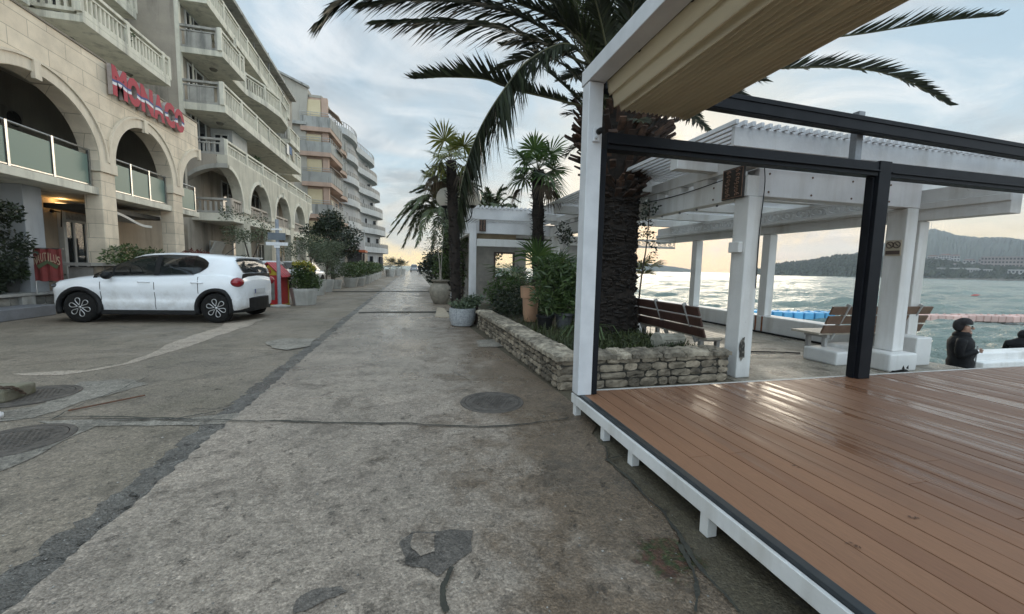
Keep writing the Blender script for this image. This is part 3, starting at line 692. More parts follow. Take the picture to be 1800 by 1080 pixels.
# ================================================================== STONE PLANTER WALL
stm=mat('wall_limestone',(.38,.315,.235),(.14,.115,.085),.88,7.,1.,22.,island=.5,streak=.3,dirt=(.11,.10,.07))
capm=mat('cap_limestone',(.43,.37,.285),(.15,.128,.098),.88,11.,1.,24.,island=.4,streak=.2,dirt=(.12,.11,.08))
morm=mat('dark_mortar',(.028,.025,.02),(.05,.045,.036),.95,9.,.6,30.)
def stone(mb,o,t,n,w,h,d,r,bul=.004):
    """one rough faced stone: rectangle in the plane (t,z) with a lumpy face"""
    j=lambda a: r.uniform(-a,a)
    nx,nz=4,3; vs=[];fs=[]
    for iz in range(nz+1):
        for ix in range(nx+1):
            u,v=ix/nx,iz/nz; e=min(u,1-u,)*2; f=min(v,1-v)*2
            p=d+bul*(min(1,e*1.8)**.6)*(min(1,f*1.8)**.6)+j(.012)
            if ix in(0,nx) or iz in(0,nz): p=d-.002+j(.006)
            cx=w*u+ (j(.014) if 0<ix<nx else (.008 if ix==0 else -.008)+j(.009)); cz=h*v+(j(.01) if 0<iz<nz else (.006 if iz==0 else -.006)+j(.007))
            if ix in(0,nx) and iz in(0,nz): cx+=(.012 if ix==0 else -.012); cz+=(.010 if iz==0 else -.010)
            vs.append(o+t*cx+n*p+Vector((0,0,cz)))
    for iz in range(nz):
        for ix in range(nx):
            a=iz*(nx+1)+ix; fs.append((a,a+1,a+nx+2,a+nx+1))
    b0=len(vs); edge=[i for i in range(nx+1)]+[(k+1)*(nx+1)+nx for k in range(nz)]+[nz*(nx+1)+i for i in range(nx-1,-1,-1)]+[k*(nx+1) for k in range(nz-1,0,-1)]
    for i in edge: vs.append(Vector(vs[i])-n*.06)
    k=len(edge)
    for i in range(k): fs.append((edge[i],b0+i,b0+(i+1)%k,edge[(i+1)%k]))
    mb.add(vs,fs)
def stonewall(mb,p0,p1,n,courses,seed,wmin=.14,wmax=.34,z0=0.):
    r=random.Random(seed); p0=Vector((p0[0],p0[1],0));p1=Vector((p1[0],p1[1],0)); L=(p1-p0).length; t=(p1-p0)/L; n=Vector((n[0],n[1],0)).normalized(); z=z0
    for h in courses:
        x=0.
        while x<L-.02:
            w_=r.uniform(wmin,wmax); 
            if L-x-w_<wmin*.7: w_=L-x
            stone(mb,p0+t*x+Vector((0,0,z)),t,n,w_,h,r.uniform(-.012,.012),r); x+=w_
        z+=h
    return z
pw=thing('planter_wall',(1.6,4.24,0),'low rubble stone planter wall with flat capstones around the big palm','wall')
A=(1.64,4.25);B_=(1.47,9.2);Cc=(3.97,4.30)
cs=[.085,.07,.08,.065,.07]
b=MB(); stonewall(b,B_,A,(-1,-.03),cs,21,.10,.24); stonewall(b,A,Cc,(0.02,-1),[.105,.09,.095,.08],22,.13,.34); b.build('stone_face',stm,pw)
b=MB(); b.prism([(1.655,4.265),(1.49,9.2),(1.82,9.2),(2.0,4.60),(3.97,4.64),(3.97,4.315)],0.004,.36); b.build('mortar_core',morm,pw)
r=random.Random(9); b=MB()
def caprow(p0,p1,wd,z,lw,seed):
    r=random.Random(seed); p0=Vector((p0[0],p0[1],0));p1=Vector((p1[0],p1[1],0));L=(p1-p0).length;t=(p1-p0)/L;n=Vector((t.y,-t.x,0)); x=0
    while x<L-.02:
        w_=min(r.uniform(*lw),L-x); 
        if L-x-w_<.1: w_=L-x
        # two-deep slabs with rough top
        for (d0,d1) in((0,wd),):
            nx,ny=8,7; vs=[]
            zz=z+r.uniform(-.005,.005)
            for j in range(ny+1):
                for i in range(nx+1):
                    e=(.010 if i==0 else -.010 if i==nx else 0)
                    edge=i in(0,nx) or j in(0,ny)
                    vs.append(p0+t*(x+w_*i/nx+e+r.uniform(-.008,.008))+n*(d0+(d1-d0)*j/ny+r.uniform(-.012,.012))+Vector((0,0,zz+(-.022+r.uniform(-.008,.006) if edge else r.uniform(-.010,.011)))))
            m=len(vs); fs=[(j*(nx+1)+i,j*(nx+1)+i+1,(j+1)*(nx+1)+i+1,(j+1)*(nx+1)+i) for j in range(ny) for i in range(nx)]
            ed=list(range(nx+1))+[(k+1)*(nx+1)+nx for k in range(ny)]+[ny*(nx+1)+i for i in range(nx-1,-1,-1)]+[k*(nx+1) for k in range(ny-1,0,-1)]
            for i in ed: vs.append(vs[i]-Vector((0,0,.05))+n*r.uniform(-.006,.006))
            for i in range(len(ed)): fs.append((ed[(i+1)%len(ed)],m+(i+1)%len(ed),m+i,ed[i]))
            b.add(vs,fs)
        x+=w_
caprow((1.59,4.20),(1.425,9.2),.36,.425,(.16,.36),5); caprow((1.97,4.23),(3.97,4.26),-.36,.425,(.18,.42),6)
b.build('capstone',capm,pw)
# soil bed
patch('soil',[(1.95,4.6),(3.9,4.62),(3.95,6.),(4.0,11.8),(1.75,11.8),(1.78,9.)],.30,soilm,4,.0,15)
# fallen fluted column drum
dr=thing('column_drum',(3.42,5.0,.40),'fallen fluted stone column drum lying beside the bench','column drum')
b=MB(); pts=[]
a0=Vector((3.33,4.95,.43)); a1=Vector((3.85,5.12,.40)); t=(a1-a0).normalized(); u=t.cross(Vector((0,0,1))).normalized(); v_=u.cross(t)
vs=[];nn=40
for e,rr in((0,.075),(.0,.10),(.03,.115),(.05,.10),(.06,.095),(.55,.092)):
    for k in range(nn):
        an=2*PI*k/nn; q=rr*(1-.10*(k%4 in(0,)))if rr<.1 and e>.05 else rr
        vs.append(a0+t*e+(u*math.cos(an)+v_*math.sin(an))*q)
fs=[(i*nn+k,i*nn+(k+1)%nn,(i+1)*nn+(k+1)%nn,(i+1)*nn+k) for i in range(5) for k in range(nn)]+[tuple(range(nn))[::-1],tuple(5*nn+k for k in range(nn))]
b.add(vs,fs); b.build('shaft',mat('aged_stone',(.34,.32,.27),(.22,.21,.17),.85,9.,.4,30.),dr)
# ================================================================== VEGETATION
UP=Vector((0,0,1))
def frond(mr,ml,pts,L=.42,n=56,seed=0,lift=.25,droop=.25,w=.028,a0=62,a1=22,rad=.022,start=.10,twist=0.):
    r=random.Random(seed); S=spline(pts,40); k=len(S)-1
    mr.tube(S,[rad*(1-.85*i/k) for i in range(k+1)],6)
    for i in range(n):
        u=start+(1-start)*(i+.5*r.random())/n; j=min(int(u*k),k-1); p=S[j].lerp(S[j+1],u*k-j); t=(S[j+1]-S[j]).normalized()
        s=t.cross(UP); s=s.normalized() if s.length>.05 else Vector((1,0,0)); up=s.cross(t)
        if twist: q=Matrix.Rotation(twist,3,t); s=q@s; up=q@up
        ln=L*(.45+.9*min(1,(u-start)/.35))*(1 if u<.6 else 1-.62*(u-.6)/.4)/1.35
        ang=R(a0+(a1-a0)*u+r.uniform(-7,7))
        for sg in(-1,1):
            if r.random()<.03: continue
            d=(t*math.cos(ang)+s*(sg*math.sin(ang))+up*(lift+r.uniform(-.12,.12))).normalized()
            l=ln*r.uniform(.85,1.12); ww=w*r.uniform(.8,1.15); wv=(d.cross(up)).normalized()
            wv=(wv*r.uniform(.5,1.)+up*sg*r.uniform(-.2,1.)).normalized()
            m1=p+d*l*.45; e=p+d*l-UP*(droop*l*r.uniform(.6,1.3)); m1=m1-UP*(droop*l*.12)
            ml.add([p-wv*ww*.3,p+wv*ww*.3,m1+wv*ww*.5,m1-wv*ww*.5,e],[(0,1,2,3),(3,2,4)])
def fan(mr,ml,base,hub,up,Rr,n=26,spread=250,seed=0,droop=.2,w=.035):
    r=random.Random(seed); base=Vector(base);hub=Vector(hub); d=(hub-base).normalized(); up=Vector(up)
    mr.tube([base,base.lerp(hub,.5)+UP*.03,hub],[.012,.009,.007],5)
    s=d.cross(up).normalized(); 
    for i in range(n):
        a=R(-spread/2+spread*i/(n-1)+r.uniform(-3,3)); q=d*math.cos(a)+s*math.sin(a)
        l=Rr*(1-.22*abs(a)/PI)*r.uniform(.88,1.08); q=(q+up*.08*math.cos(3*i)).normalized(); nn=q.cross(up).normalized()
        m=hub+q*l*.55+up*(.012*(1 if i%2 else -1)); e=hub+q*l-UP*droop*l*r.uniform(.5,1.5)
        ml.add([hub-nn*.004,hub+nn*.004,m+nn*w/2,m-nn*w/2,e],[(0,1,2,3),(3,2,4)])
def leaves(mb,cl,n,size,el=2.2,seed=0,flat=0.,hang=0.):
    """cl: list of (centre, radius xyz)"""
    r=random.Random(seed); wts=[c[1][0]*c[1][1]*c[1][2] for c in cl]; 
    for c in r.choices(cl,wts,k=n):
        while True:
            x,y,z=r.uniform(-1,1),r.uniform(-1,1),r.uniform(-1,1); q=x*x+y*y+z*z
            if q<1: break
        f=1.0 if q>.3 else 1.25
        p=Vector((c[0][0]+x*c[1][0]*f,c[0][1]+y*c[1][1]*f,c[0][2]+z*c[1][2]*f))
        d=Vector((r.gauss(0,1)+x*.8,r.gauss(0,1)+y*.8,r.gauss(0,.7)+.25-hang)).normalized(); s=d.cross(Vector((r.gauss(0,1),r.gauss(0,1),r.gauss(0,1)+flat))).normalized()
        l=size*r.uniform(.6,1.3); w_=l/el
        mb.add([p,p+d*l*.5+s*w_*.5,p+d*l,p+d*l*.5-s*w_*.5],[(0,1,2,3)])
def clumps(c,rad,n,cr,seed,zmin=-1.):
    r=random.Random(seed); out=[]
    while len(out)<n:
        v=Vector((r.gauss(0,1),r.gauss(0,1),r.gauss(0,1))).normalized()
        if v.z<zmin: continue
        k=r.uniform(.35,1.)**.6; q=cr*r.uniform(.6,1.35)
        out.append(((c[0]+v.x*rad[0]*k,c[1]+v.y*rad[1]*k,c[2]+v.z*rad[2]*k),(q,q,q*.8)))
    return out
datel=leafmat('date_palm_leaf',(.034,.05,.02),(.09,.115,.034),.45,.18)
dated=leafmat('dark_date_palm_leaf',(.018,.024,.014),(.040,.050,.022),.5,.10)
rach=mat('palm_rachis',(.10,.10,.045),(.06,.055,.03),.55,10.)
palmbark=mat('palm_bark',(.026,.018,.013),(.012,.009,.007),.9,16.,.8,40.,island=.5)
bootm=mat('palm_boot',(.085,.045,.028),(.028,.017,.012),.85,9.,.6,40.,island=.6)
fanl=leafmat('fan_palm_leaf',(.04,.08,.025),(.11,.175,.042),.4,.25)
fany=leafmat('yellow_fan_leaf',(.09,.115,.025),(.19,.18,.04),.45,.3)
deadl=leafmat('dead_palm_leaf',(.05,.035,.022),(.10,.07,.04),.8,.1)
bushl=leafmat('oleander_leaf',(.040,.075,.026),(.115,.165,.055),.4,.22)
darkl=leafmat('dark_evergreen_leaf',(.014,.022,.010),(.035,.05,.02),.5,.12)
olivel=leafmat('olive_leaf',(.055,.075,.038),(.12,.145,.08),.5,.18)
hedgel=leafmat('hedge_leaf',(.035,.062,.018),(.095,.14,.04),.45,.2)
yell=leafmat('golden_hedge_leaf',(.22,.20,.025),(.42,.36,.04),.45,.25)
redl=leafmat('red_leaf',(.11,.025,.02),(.20,.05,.035),.5,.2)
grassl=leafmat('grass_blade',(.03,.045,.014),(.07,.085,.025),.6,.2)
paleg=leafmat('grey_green_leaf',(.06,.085,.05),(.15,.19,.11),.5,.2)
# ---- the big date palm
bp=thing('date_palm',(3.52,6.6,.3),'big date palm with shaggy dark trunk and arching fronds above the terrace frame','palm')
b=MB(); r=random.Random(12)
def tr_r(z): return .395+.10*math.exp(-(z-.3)*3.2)-.01*z if z<2.7 else .36+.36*min(1,(z-2.7)/.9)
zs=[.2+.12*i for i in range(32)]
b.lathe([(tr_r(z)*.93,z) for z in zs],(3.50,6.6,0),22,0,jit=.03,rg=r)
for k in range(1150):
    z=r.uniform(.32,2.85); an=r.uniform(0,2*PI); rr=tr_r(z)*r.uniform(.90,.97); o=Vector((3.5+math.cos(an)*rr,6.6+math.sin(an)*rr,z))
    M_=Matrix.Rotation(an+r.uniform(-.3,.3),3,'Z')@Matrix.Rotation(R(-38+r.uniform(-26,26)),3,'Y')@Matrix.Rotation(r.uniform(-.35,.35),3,'X'); b.obox(o,r.uniform(.04,.10),r.uniform(.05,.16),r.uniform(.012,.04),M_)
for k in range(260):
    z=r.uniform(.5,3.1); an=r.uniform(0,2*PI); rr=tr_r(z)*.97; o=Vector((3.5+math.cos(an)*rr,6.6+math.sin(an)*rr,z)); d=Vector((math.cos(an+r.uniform(-1,1)),math.sin(an+r.uniform(-1,1)),r.uniform(-2.5,.6))).normalized()
    b.beam(o,o+d*r.uniform(.06,.20),.010,.005,0,UP,.3)
b.build('trunk',palmbark,bp)
b=MB(); z=2.62; row=0
while z<4.0:
    rr=tr_r(z)*.80; nn=int(15+row*.5)
    for k in range(nn):
        an=2*PI*(k+.5*(row%2))/nn+r.uniform(-.12,.12); o=Vector((3.5+math.cos(an)*rr,6.6+math.sin(an)*rr,z)); ln=r.uniform(.22,.42)*(1.1 if z>3.0 else .8)
        d=Vector((math.cos(an)*.72+r.uniform(-.2,.2),math.sin(an)*.72+r.uniform(-.2,.2),.55+r.uniform(-.4,.35))).normalized()
        b.beam(o,o+d*ln,r.uniform(.07,.17),r.uniform(.03,.07),0,UP,r.uniform(.35,.95))
    z+=.115; row+=1
b.build('leaf_base_sheath',bootm,bp)
mr=MB(); ml=MB(); crown=Vector((3.5,6.6,4.05))
def fp(L): return [ay(px,py,Y) for px,py,Y in L]
FR=[([(1045,100,6.5),(985,40,6.4),(905,5,6.3),(800,-16,6.2),(690,-18,6.1),(610,-2,6.0),(560,40,5.9)],.66,150,-.05,.18),
([(1045,108,6.55),(975,62,6.5),(915,30,6.45),(850,12,6.4),(780,2,6.35),(700,2,6.3),(640,8,6.25)],.60,140,-.12,.16),
([(1040,118,6.5),(965,82,6.4),(905,58,6.3),(820,40,6.2),(740,36,6.15),(664,37,6.1)],.58,130,-.22,.16),
([(1035,190,6.6),(965,172,6.6),(905,158,6.5),(855,140,6.4),(790,136,6.3),(727,139,6.2)],.48,110,.30,-.12),
([(1040,118,6.45),(1012,84,6.3),(978,80,6.2),(925,110,6.1),(890,152,6.0),(855,205,5.9),(830,258,5.85),(812,320,5.8),(804,385,5.8)],.68,240,-.42,.40),
([(1030,190,6.7),(1000,158,7.0),(960,120,7.4),(930,70,7.7)],.5,80,.2,.2),
([(1040,80,6.6),(1005,40,6.7),(975,5,6.8),(960,-40,6.9)],.6,90,.2,.1),
([(1110,150,6.5),(1300,88,6.0),(1511,60,5.4),(1650,38,5.05),(1758,28,4.85)],.40,130,.3,-.05),
([(1110,165,6.5),(1240,130,6.1),(1380,120,5.7),(1480,119,5.45),(1560,130,5.3),(1620,155,5.2),(1668,184,5.1)],.40,130,.22,-.03),
([(1130,205,6.9),(1170,195,7.2),(1215,208,7.6),(1250,232,8.0)],.38,60,.1,.2)]
for i,(p,L,n,li,dr_) in enumerate(FR): frond(mr,ml,fp(p),L,n,i+3,li,dr_,.040,52,17)
r=random.Random(77)
for i in range(34):
    an=2*PI*i/34*2.61; el=r.uniform(.15,1.35); ln=r.uniform(2.2,3.4)
    if el<.55 and math.cos(an)<0.2: el+=.75
    d=Vector((math.cos(an)*math.cos(el),math.sin(an)*math.cos(el),math.sin(el)))
    e=crown+d*ln-UP*ln*.22*math.cos(el); mm=crown+d*ln*.5+UP*.12*ln*math.cos(el)
    frond(mr,ml,[crown+d*.25,mm,e],.50,60,100+i,.2,.25,.042)
for i in range(16): # stiff young leaves and dead stubs below the crown
    an=2*PI*i/16+.2; d=Vector((math.cos(an),math.sin(an),r.uniform(-.1,.7))).normalized(); c0=crown+Vector((0,0,-.35))
    frond(mr,ml,[c0+d*.4,c0+d*.8+UP*.03,c0+d*1.15-UP*.1],.30,22,200+i,.2,.3,.022)
mr.build('rachis',rach,bp); 
mats_=[dated]; fo=ml.build('crown',dated,bp)
gl=MB(); gr=MB()
for i in range(22):
    px,py=r.uniform(985,1130),r.uniform(-40,60); e=ay(px,py,r.uniform(6.2,7.4)); c0=crown+Vector((r.uniform(-.2,.2),r.uniform(-.2,.2),-.1))
    frond(gr,gl,[c0,c0.lerp(e,.5)+Vector((0,0,.1)),e],.36,30,300+i,.3,.15,.024)
gr.build('rachis',rach,bp); gl.build('inner_crown',datel,bp)
# ---- fan palms
def fanpalm(label,base,top,tr,nl,Rr,seed,lm,dead=1,group='fan palms along the promenade'):
    base=Vector(base);top=Vector(top); t=thing('fan_palm',base,label,'palm',group); r=random.Random(seed); b=MB()
    H=(top-base).length; n=int(H/.07)
    b.tube([base.lerp(top,i/20) for i in range(21)],[tr*(.9+.1*math.sin(i*1.9)) for i in range(21)],14)
    for i in range(n):
        p=base.lerp(top,i/n)
        for k in range(9):
            an=r.uniform(0,2*PI); d=Vector((math.cos(an),math.sin(an),r.uniform(-.2,.9))).normalized(); o=p+Vector((math.cos(an),math.sin(an),0))*tr*.85
            b.beam(o,o+d*r.uniform(.05,.11),.035,.012,0,UP,.3)
    b.build('trunk',palmbark,t)
    mr=MB();ml=MB()
    for i in range(nl):
        an=2*PI*i*.618; el=R(78-118*(i/nl)**.9+r.uniform(-8,8)); d=Vector((math.cos(an)*math.cos(el),math.sin(an)*math.cos(el),math.sin(el)))
        hub=top+d*Rr*r.uniform(.55,.85); u=(UP-d*d.z); u=u.normalized() if u.length>.1 else Vector((math.cos(an),math.sin(an),0))
        fan(mr,ml,top,hub,(u+Vector((r.uniform(-.3,.3),r.uniform(-.3,.3),0))).normalized(),Rr*r.uniform(.8,1.05),28,260,seed*50+i,.12 if el>0 else .35,.05)
    mr.build('petiole',rach,t); ml.build('crown',lm,t)
    if dead:
        for i in range(dead):
            mr=MB();ml=MB(); an=2*PI*i/dead+.5; d=Vector((math.cos(an)*.75,math.sin(an)*.75,-.75)); hub=top+d*Rr*.9; fan(mr,ml,top,hub,Vector((math.cos(an),math.sin(an),.4)).normalized(),Rr*.75,22,120,seed*70+i,.5,.035)
            mr.build('petiole',rach,t); ml.build('dead_leaf',deadl,t)
    return t
fanpalm('fan palm with straight brown trunk rising behind the potted shrubs',ay(946,520,9.5)-Vector((0,0,.45)),ay(946,300,9.5),.155,14,.60,5,fanl,3)
fanpalm('tall fan palm with yellowing leaves in the rusty box behind the round pot',ay(803,545,10.)-Vector((0,0,.1)),ay(793,284,10.),.14,10,.60,6,fany,4)
def palmetto(label,c,H,nl,Rr,seed,lm):
    c=Vector(c); t=thing('palmetto',c,label,'plant','young fan palms'); mr=MB();ml=MB(); r=random.Random(seed)
    for i in range(nl):
        an=2*PI*i*.618+seed; el=R(r.uniform(15,75)); d=Vector((math.cos(an)*math.cos(el),math.sin(an)*math.cos(el),math.sin(el))); hub=c+d*H*r.uniform(.7,1.1); u=(UP-d*d.z).normalized()
        fan(mr,ml,c,hub,u,Rr*r.uniform(.8,1.1),20,170,seed*31+i,.2,.04)
    mr.build('petiole',rach,t); ml.build('crown',lm,t); return t
palmetto('low fan palm with spiky leaves in front of the restaurant pergola',ay(955,520,8.6),.95,15,.72,3,fanl)
palmetto('yellow green young fan palm behind the big palm trunk near the bench',ay(1100,508,9.2),.85,10,.5,8,fany)
# ---- date palms down the street
def datepalm(label,base,H,nf,L,seed,lm,tr=.22):
    base=Vector(base); t=thing('street_date_palm',base,label,'palm','date palms further along the street'); b=MB(); r=random.Random(seed)
    top=base+Vector((0,0,H)); b.tube([base.lerp(top,i/8) for i in range(9)],[tr*(1.15-.2*i/8) for i in range(9)],12); b.build('trunk',palmbark,t)
    mr=MB();ml=MB()
    for i in range(nf):
        an=2*PI*i*.618; el=R(75-80*(i/nf)+r.uniform(-8,8)); ln=L*r.uniform(.8,1.1); d=Vector((math.cos(an)*math.cos(el),math.sin(an)*math.cos(el),math.sin(el)))
        e=top+d*ln-UP*ln*.55*math.cos(el); mm=top+d*ln*.55+UP*.04*ln
        frond(mr,ml,[top,mm,e],.5,58,seed*40+i,.1,.25,.055,rad=.03)
    mr.build('rachis',rach,t); ml.build('crown',lm,t)
datepalm('dark date palm drooping over the far right edge of the street',(1.75,21.,0),3.9,56,3.1,11,datel)
datepalm('distant date palm rising behind the white globe lamp',(4.6,24.,0),4.3,34,2.4,12,datel)
datepalm('distant date palm showing just above the restaurant pergola roof',(6.9,26.5,0),3.6,30,2.2,13,datel)
# ---- bushes and pots
def bush(name,label,cl,n,size,lm,seed,el=2.2,stems=(),cat='shrub',group=None,hang=0.,sm=bark):
    c=cl[0][0]; zb=min(k[0][2]-k[1][2] for k in cl); t=thing(name,(c[0],c[1],zb),label,cat,group)
    b=MB(); leaves(b,cl,n,size,el,seed,hang=hang); b.build('foliage',lm,t)
    if stems:
        b=MB()
        for s in stems: b.tube(spline(s[0],8),[s[1]*(1-.6*i/7) for i in range(8)],7)
        b.build('trunk',sm,t)
    return t
def pot(label,c,prof,m,cat='flower pot',group='planter pots',n=20,soil=True,name='flower_pot'):
    t=thing(name,c,label,cat,group); b=MB(); b.lathe(prof,c,n); o=b.build('bowl',m,t,smooth=n>10); 
    if n>10: 
        e=o.modifiers.new('e','EDGE_SPLIT'); e.split_angle=R(40)
    if soil:
        b=MB(); rr,zz=prof[-1]; 
        b.lathe([(max(q[0] for q in prof[-3:])*.9,zz-.03),(.001,zz-.02)],c,n); b.build('soil',soilm,t)
    return t
def P_(r0,r1,h,rim=.02): return [(r0,0.),(r0*1.02,.0),(r1*.97,h*.82),(r1,h*.83),(r1+rim,h*.85),(r1+rim,h),(r1-.01,h),(r1-.02,h-.04)]
c=ay(930,575,7.9); pot('tall terracotta pot on the planter bed beside the oleander',(2.38,8.0,.30),[(.13,0),(.14,.02),(.165,.48),(.20,.49),(.215,.72),(.19,.73),(.18,.69)],terra)
pot('black nursery pot under the oleander bush',(2.36,6.95,.30),P_(.11,.15,.26),black)
pot('dark grey nursery pot to the right of the black one',(2.72,6.95,.30),P_(.12,.165,.30),mat('grey_plastic_pot',(.09,.095,.10),(.07,.07,.075),.5,9.))
pot('pale terracotta pot behind the bench beside the palm trunk',(4.75,8.1,.42),P_(.14,.19,.34),mat('pale_terracotta',(.56,.45,.40),(.48,.38,.33),.7,9.))
b=MB(); b.box(4.5,5.,7.85,8.35,.004,.419); T(b.build('pedestal',whitep,bevel=.02),'white block carrying the pale terracotta pot','pedestal')
bush('oleander','oleander bush with narrow green leaves in nursery pots',[((2.50,7.0,1.02),(.40,.38,.50)),((2.75,6.95,.95),(.40,.35,.48)),((2.95,7.2,.75),(.3,.3,.45)),((2.5,6.95,1.42),(.26,.24,.22)),((2.82,7.,1.28),(.26,.24,.24)),((2.38,7.,1.25),(.2,.2,.2))],3400,.155,bushl,31,5.,[([(2.36,6.95,.45),(2.40,6.95,.9),(2.3,6.98,1.35)],.015),([(2.38,6.95,.45),(2.5,6.97,.9),(2.55,7.,1.4)],.015),([(2.7,6.95,.5),(2.78,6.97,.9),(2.9,7.,1.3)],.015)])
bush('shrub','dark spreading evergreen shrub on the planter bed by the far wall end',[((2.6,9.6,.55),(.75,.8,.40)),((2.2,8.9,.45),(.35,.4,.25)),((3.3,9.9,.65),(.6,.6,.45)),((1.95,9.3,.42),(.2,.4,.2))],3600,.10,darkl,32,3.2)
bush('climber','wispy climbing plant hanging from the pergola beam beside the palm',[((3.95,6.4,2.15),(.10,.18,.28)),((3.9,6.2,2.45),(.14,.2,.12)),((3.95,6.1,1.8),(.07,.1,.3))],260,.06,darkl,33,2.,[([(3.95,6.5,.3),(3.93,6.4,1.2),(3.95,6.3,1.9),(3.9,6.2,2.5)],.018)],cat='climber')
bush('climber','leafy climber on the pergola side beam near the restaurant corner',[((3.9,10.2,2.35),(.15,.4,.3)),((3.85,9.8,2.2),(.12,.3,.2))],420,.07,darkl,34,2.,cat='climber')
# ground cover in the bed
b=MB(); r=random.Random(8)
for i in range(2600):
    x=r.uniform(1.95,3.95); y=4.62+abs(r.gauss(0,1.6))
    if y>11 or math.hypot(x-3.5,y-6.6)<.4: continue
    h=r.uniform(.05,.15)*(1.5 if r.random()<.1 else 1); a=r.uniform(0,6.3); q=Vector((math.cos(a),math.sin(a),0)); p=Vector((x,y,.30)); n_=Vector((-q.y,q.x,0))*.006
    b.add([p-n_,p+n_,p+q*h*.4+UP*h*.8+n_*.7,p+q*h*.4+UP*h*.8-n_*.7,p+q*h*.9+UP*h*.9],[(0,1,2,3),(3,2,4)])
leaves(b,[((3.3,5.3,.36),(.6,.5,.10)),((2.4,5.4,.33),(.5,.6,.06))],900,.05,1.8,81)
T(b.build('ground_cover',grassl),kind='stuff')
# strappy plant by wall
t=thing('strappy_plant',(2.55,5.6,.3),'strappy green plant just behind the stone wall corner','plant'); b=MB()
for i in range(26):
    an=r.uniform(0,6.3); ln=r.uniform(.35,.6); d=Vector((math.cos(an),math.sin(an),0)); o=Vector((2.6,5.6,.3)); n_=Vector((-d.y,d.x,0))*.012
    S=[o,o+d*ln*.35+UP*ln*.55,o+d*ln*.75+UP*ln*.55,o+d*ln+UP*ln*.25]
    for a_,c_ in zip(S[:-1],S[1:]): b.quad(a_-n_,a_+n_,c_+n_*.7,c_-n_*.7)
b.build('foliage',bushl,t)
# round concrete pot, urn, board, box
c=(1.16,9.5,0.004)
pot('round speckled concrete pot with a leafy plant at the end of the stone wall',c,[(.20,0),(.26,.03),(.30,.15),(.315,.30),(.31,.42),(.27,.43),(.26,.39)],mat('speckled_concrete',(.42,.43,.44),(.24,.25,.26),.8,26.,.5,60.))
bush('potted_plant','bright green leafy plant growing in the round concrete pot',[((1.16,9.5,.50),(.30,.30,.12)),((1.35,9.55,.58),(.2,.2,.15)),((1.5,9.6,.62),(.15,.2,.14))],800,.075,paleg,36,1.7,cat='plant')
b=MB(); b.box(1.02,1.56,9.85,10.4,.004,.56); b.box(.99,1.59,9.82,9.85,.004,.60); b.box(.99,1.59,10.4,10.43,.004,.60)
T(b.build('planter_box',mat('rusty_box',(.075,.05,.038),(.045,.035,.03),.8,9.,.3,30.),bevel=.01),'dark rusty planter box at the foot of the tall fan palm','planter box')
urn=(1.02,15.2,.004)
pot('large pale stone urn with thin stems at the right edge of the road',urn,[(.20,0),(.24,.02),(.34,.22),(.40,.45),(.38,.62),(.28,.76),(.25,.80),(.33,.86),(.34,.89),(.25,.89),(.22,.84)],mat('urn_stone',(.30,.27,.22),(.20,.18,.145),.8,9.,.3,40.,streak=.3),group=None,name='stone_urn',cat='urn')
bush('potted_tree','slender grey green tree growing from the stone urn',[((1.0,15.3,2.6),(.55,.6,.7)),((.8,15.3,2.0),(.4,.4,.5)),((1.2,15.5,3.2),(.5,.5,.5))],900,.09,olivel,37,2.8,[([(1.02,15.2,.8),(.98,15.2,1.6),(.85,15.25,2.5)],.025),([(1.03,15.2,.8),(1.06,15.2,1.6),(1.15,15.3,2.8)],.02)],cat='tree',sm=mat('pale_bark',(.34,.31,.27),(.25,.22,.19),.8,12.))
pb=MB(); pb.add([Vector(p) for p in[(.62,11.2,.03),(1.02,10.9,.03),(1.02,13.2,.05),(.82,13.6,.05),(.62,11.2,.005),(1.02,10.9,.005),(1.02,13.2,.02),(.82,13.6,.02)]],[(0,1,2,3),(7,6,5,4),(0,4,5,1),(1,5,6,2),(2,6,7,3),(3,7,4,0)])
T(pb.build('board',mat('beige_board',(.42,.34,.25),(.34,.28,.21),.7,6.)),'beige board lying on the road edge in front of the stone urn','board')
# dense dark trees beside the restaurant
cl=clumps((2.3,18.5,2.0),(1.2,2.2,1.5),26,.55,41)
bush('shrub_tree','dense dark green tree beside the street in front of the drooping date palm',cl,5200,.15,hedgel,42,2.,[([(2.3,18.5,0),(2.3,18.5,1.2),(2.2,18.6,2.2)],.10)],cat='tree')
cl=clumps((1.55,26.,1.2),(.6,4.,1.2),14,.6,43)
bush('hedge','dark hedge lining the right side of the far street',cl,2600,.2,darkl,44,2.,cat='hedge')
# ---- globe lamp
lp=thing('globe_lamp',(1.17,10.6,0),'street lamp with white globes on scroll brackets behind the drooping palm frond','street lamp')
b=MB(); b.lathe([(.09,0),(.09,.25),(.05,.3),(.04,2.75),(.055,2.78),(.03,2.95)],(1.17,10.6,0),14); b.build('post',black,lp,smooth=False)
gm,gnt,gb_=nodes('opal_globe'); gb_.inputs['Base Color'].default_value=(.80,.78,.72,1); gb_.inputs['Roughness'].default_value=.25; gb_.inputs['Subsurface Weight'].default_value=.3; gb_.inputs['Subsurface Radius'].default_value=(.2,.2,.2)
gt_=N(gnt,'ShaderNodeBsdfTranslucent'); gt_.inputs[0].default_value=(.85,.83,.78,1); gs_=N(gnt,'ShaderNodeMixShader'); gs_.inputs[0].default_value=.5; gnt.links.new(gb_.outputs[0],gs_.inputs[1]); gnt.links.new(gt_.outputs[0],gs_.inputs[2]); gnt.links.new(gs_.outputs[0],gnt.nodes['Material Output'].inputs[0])
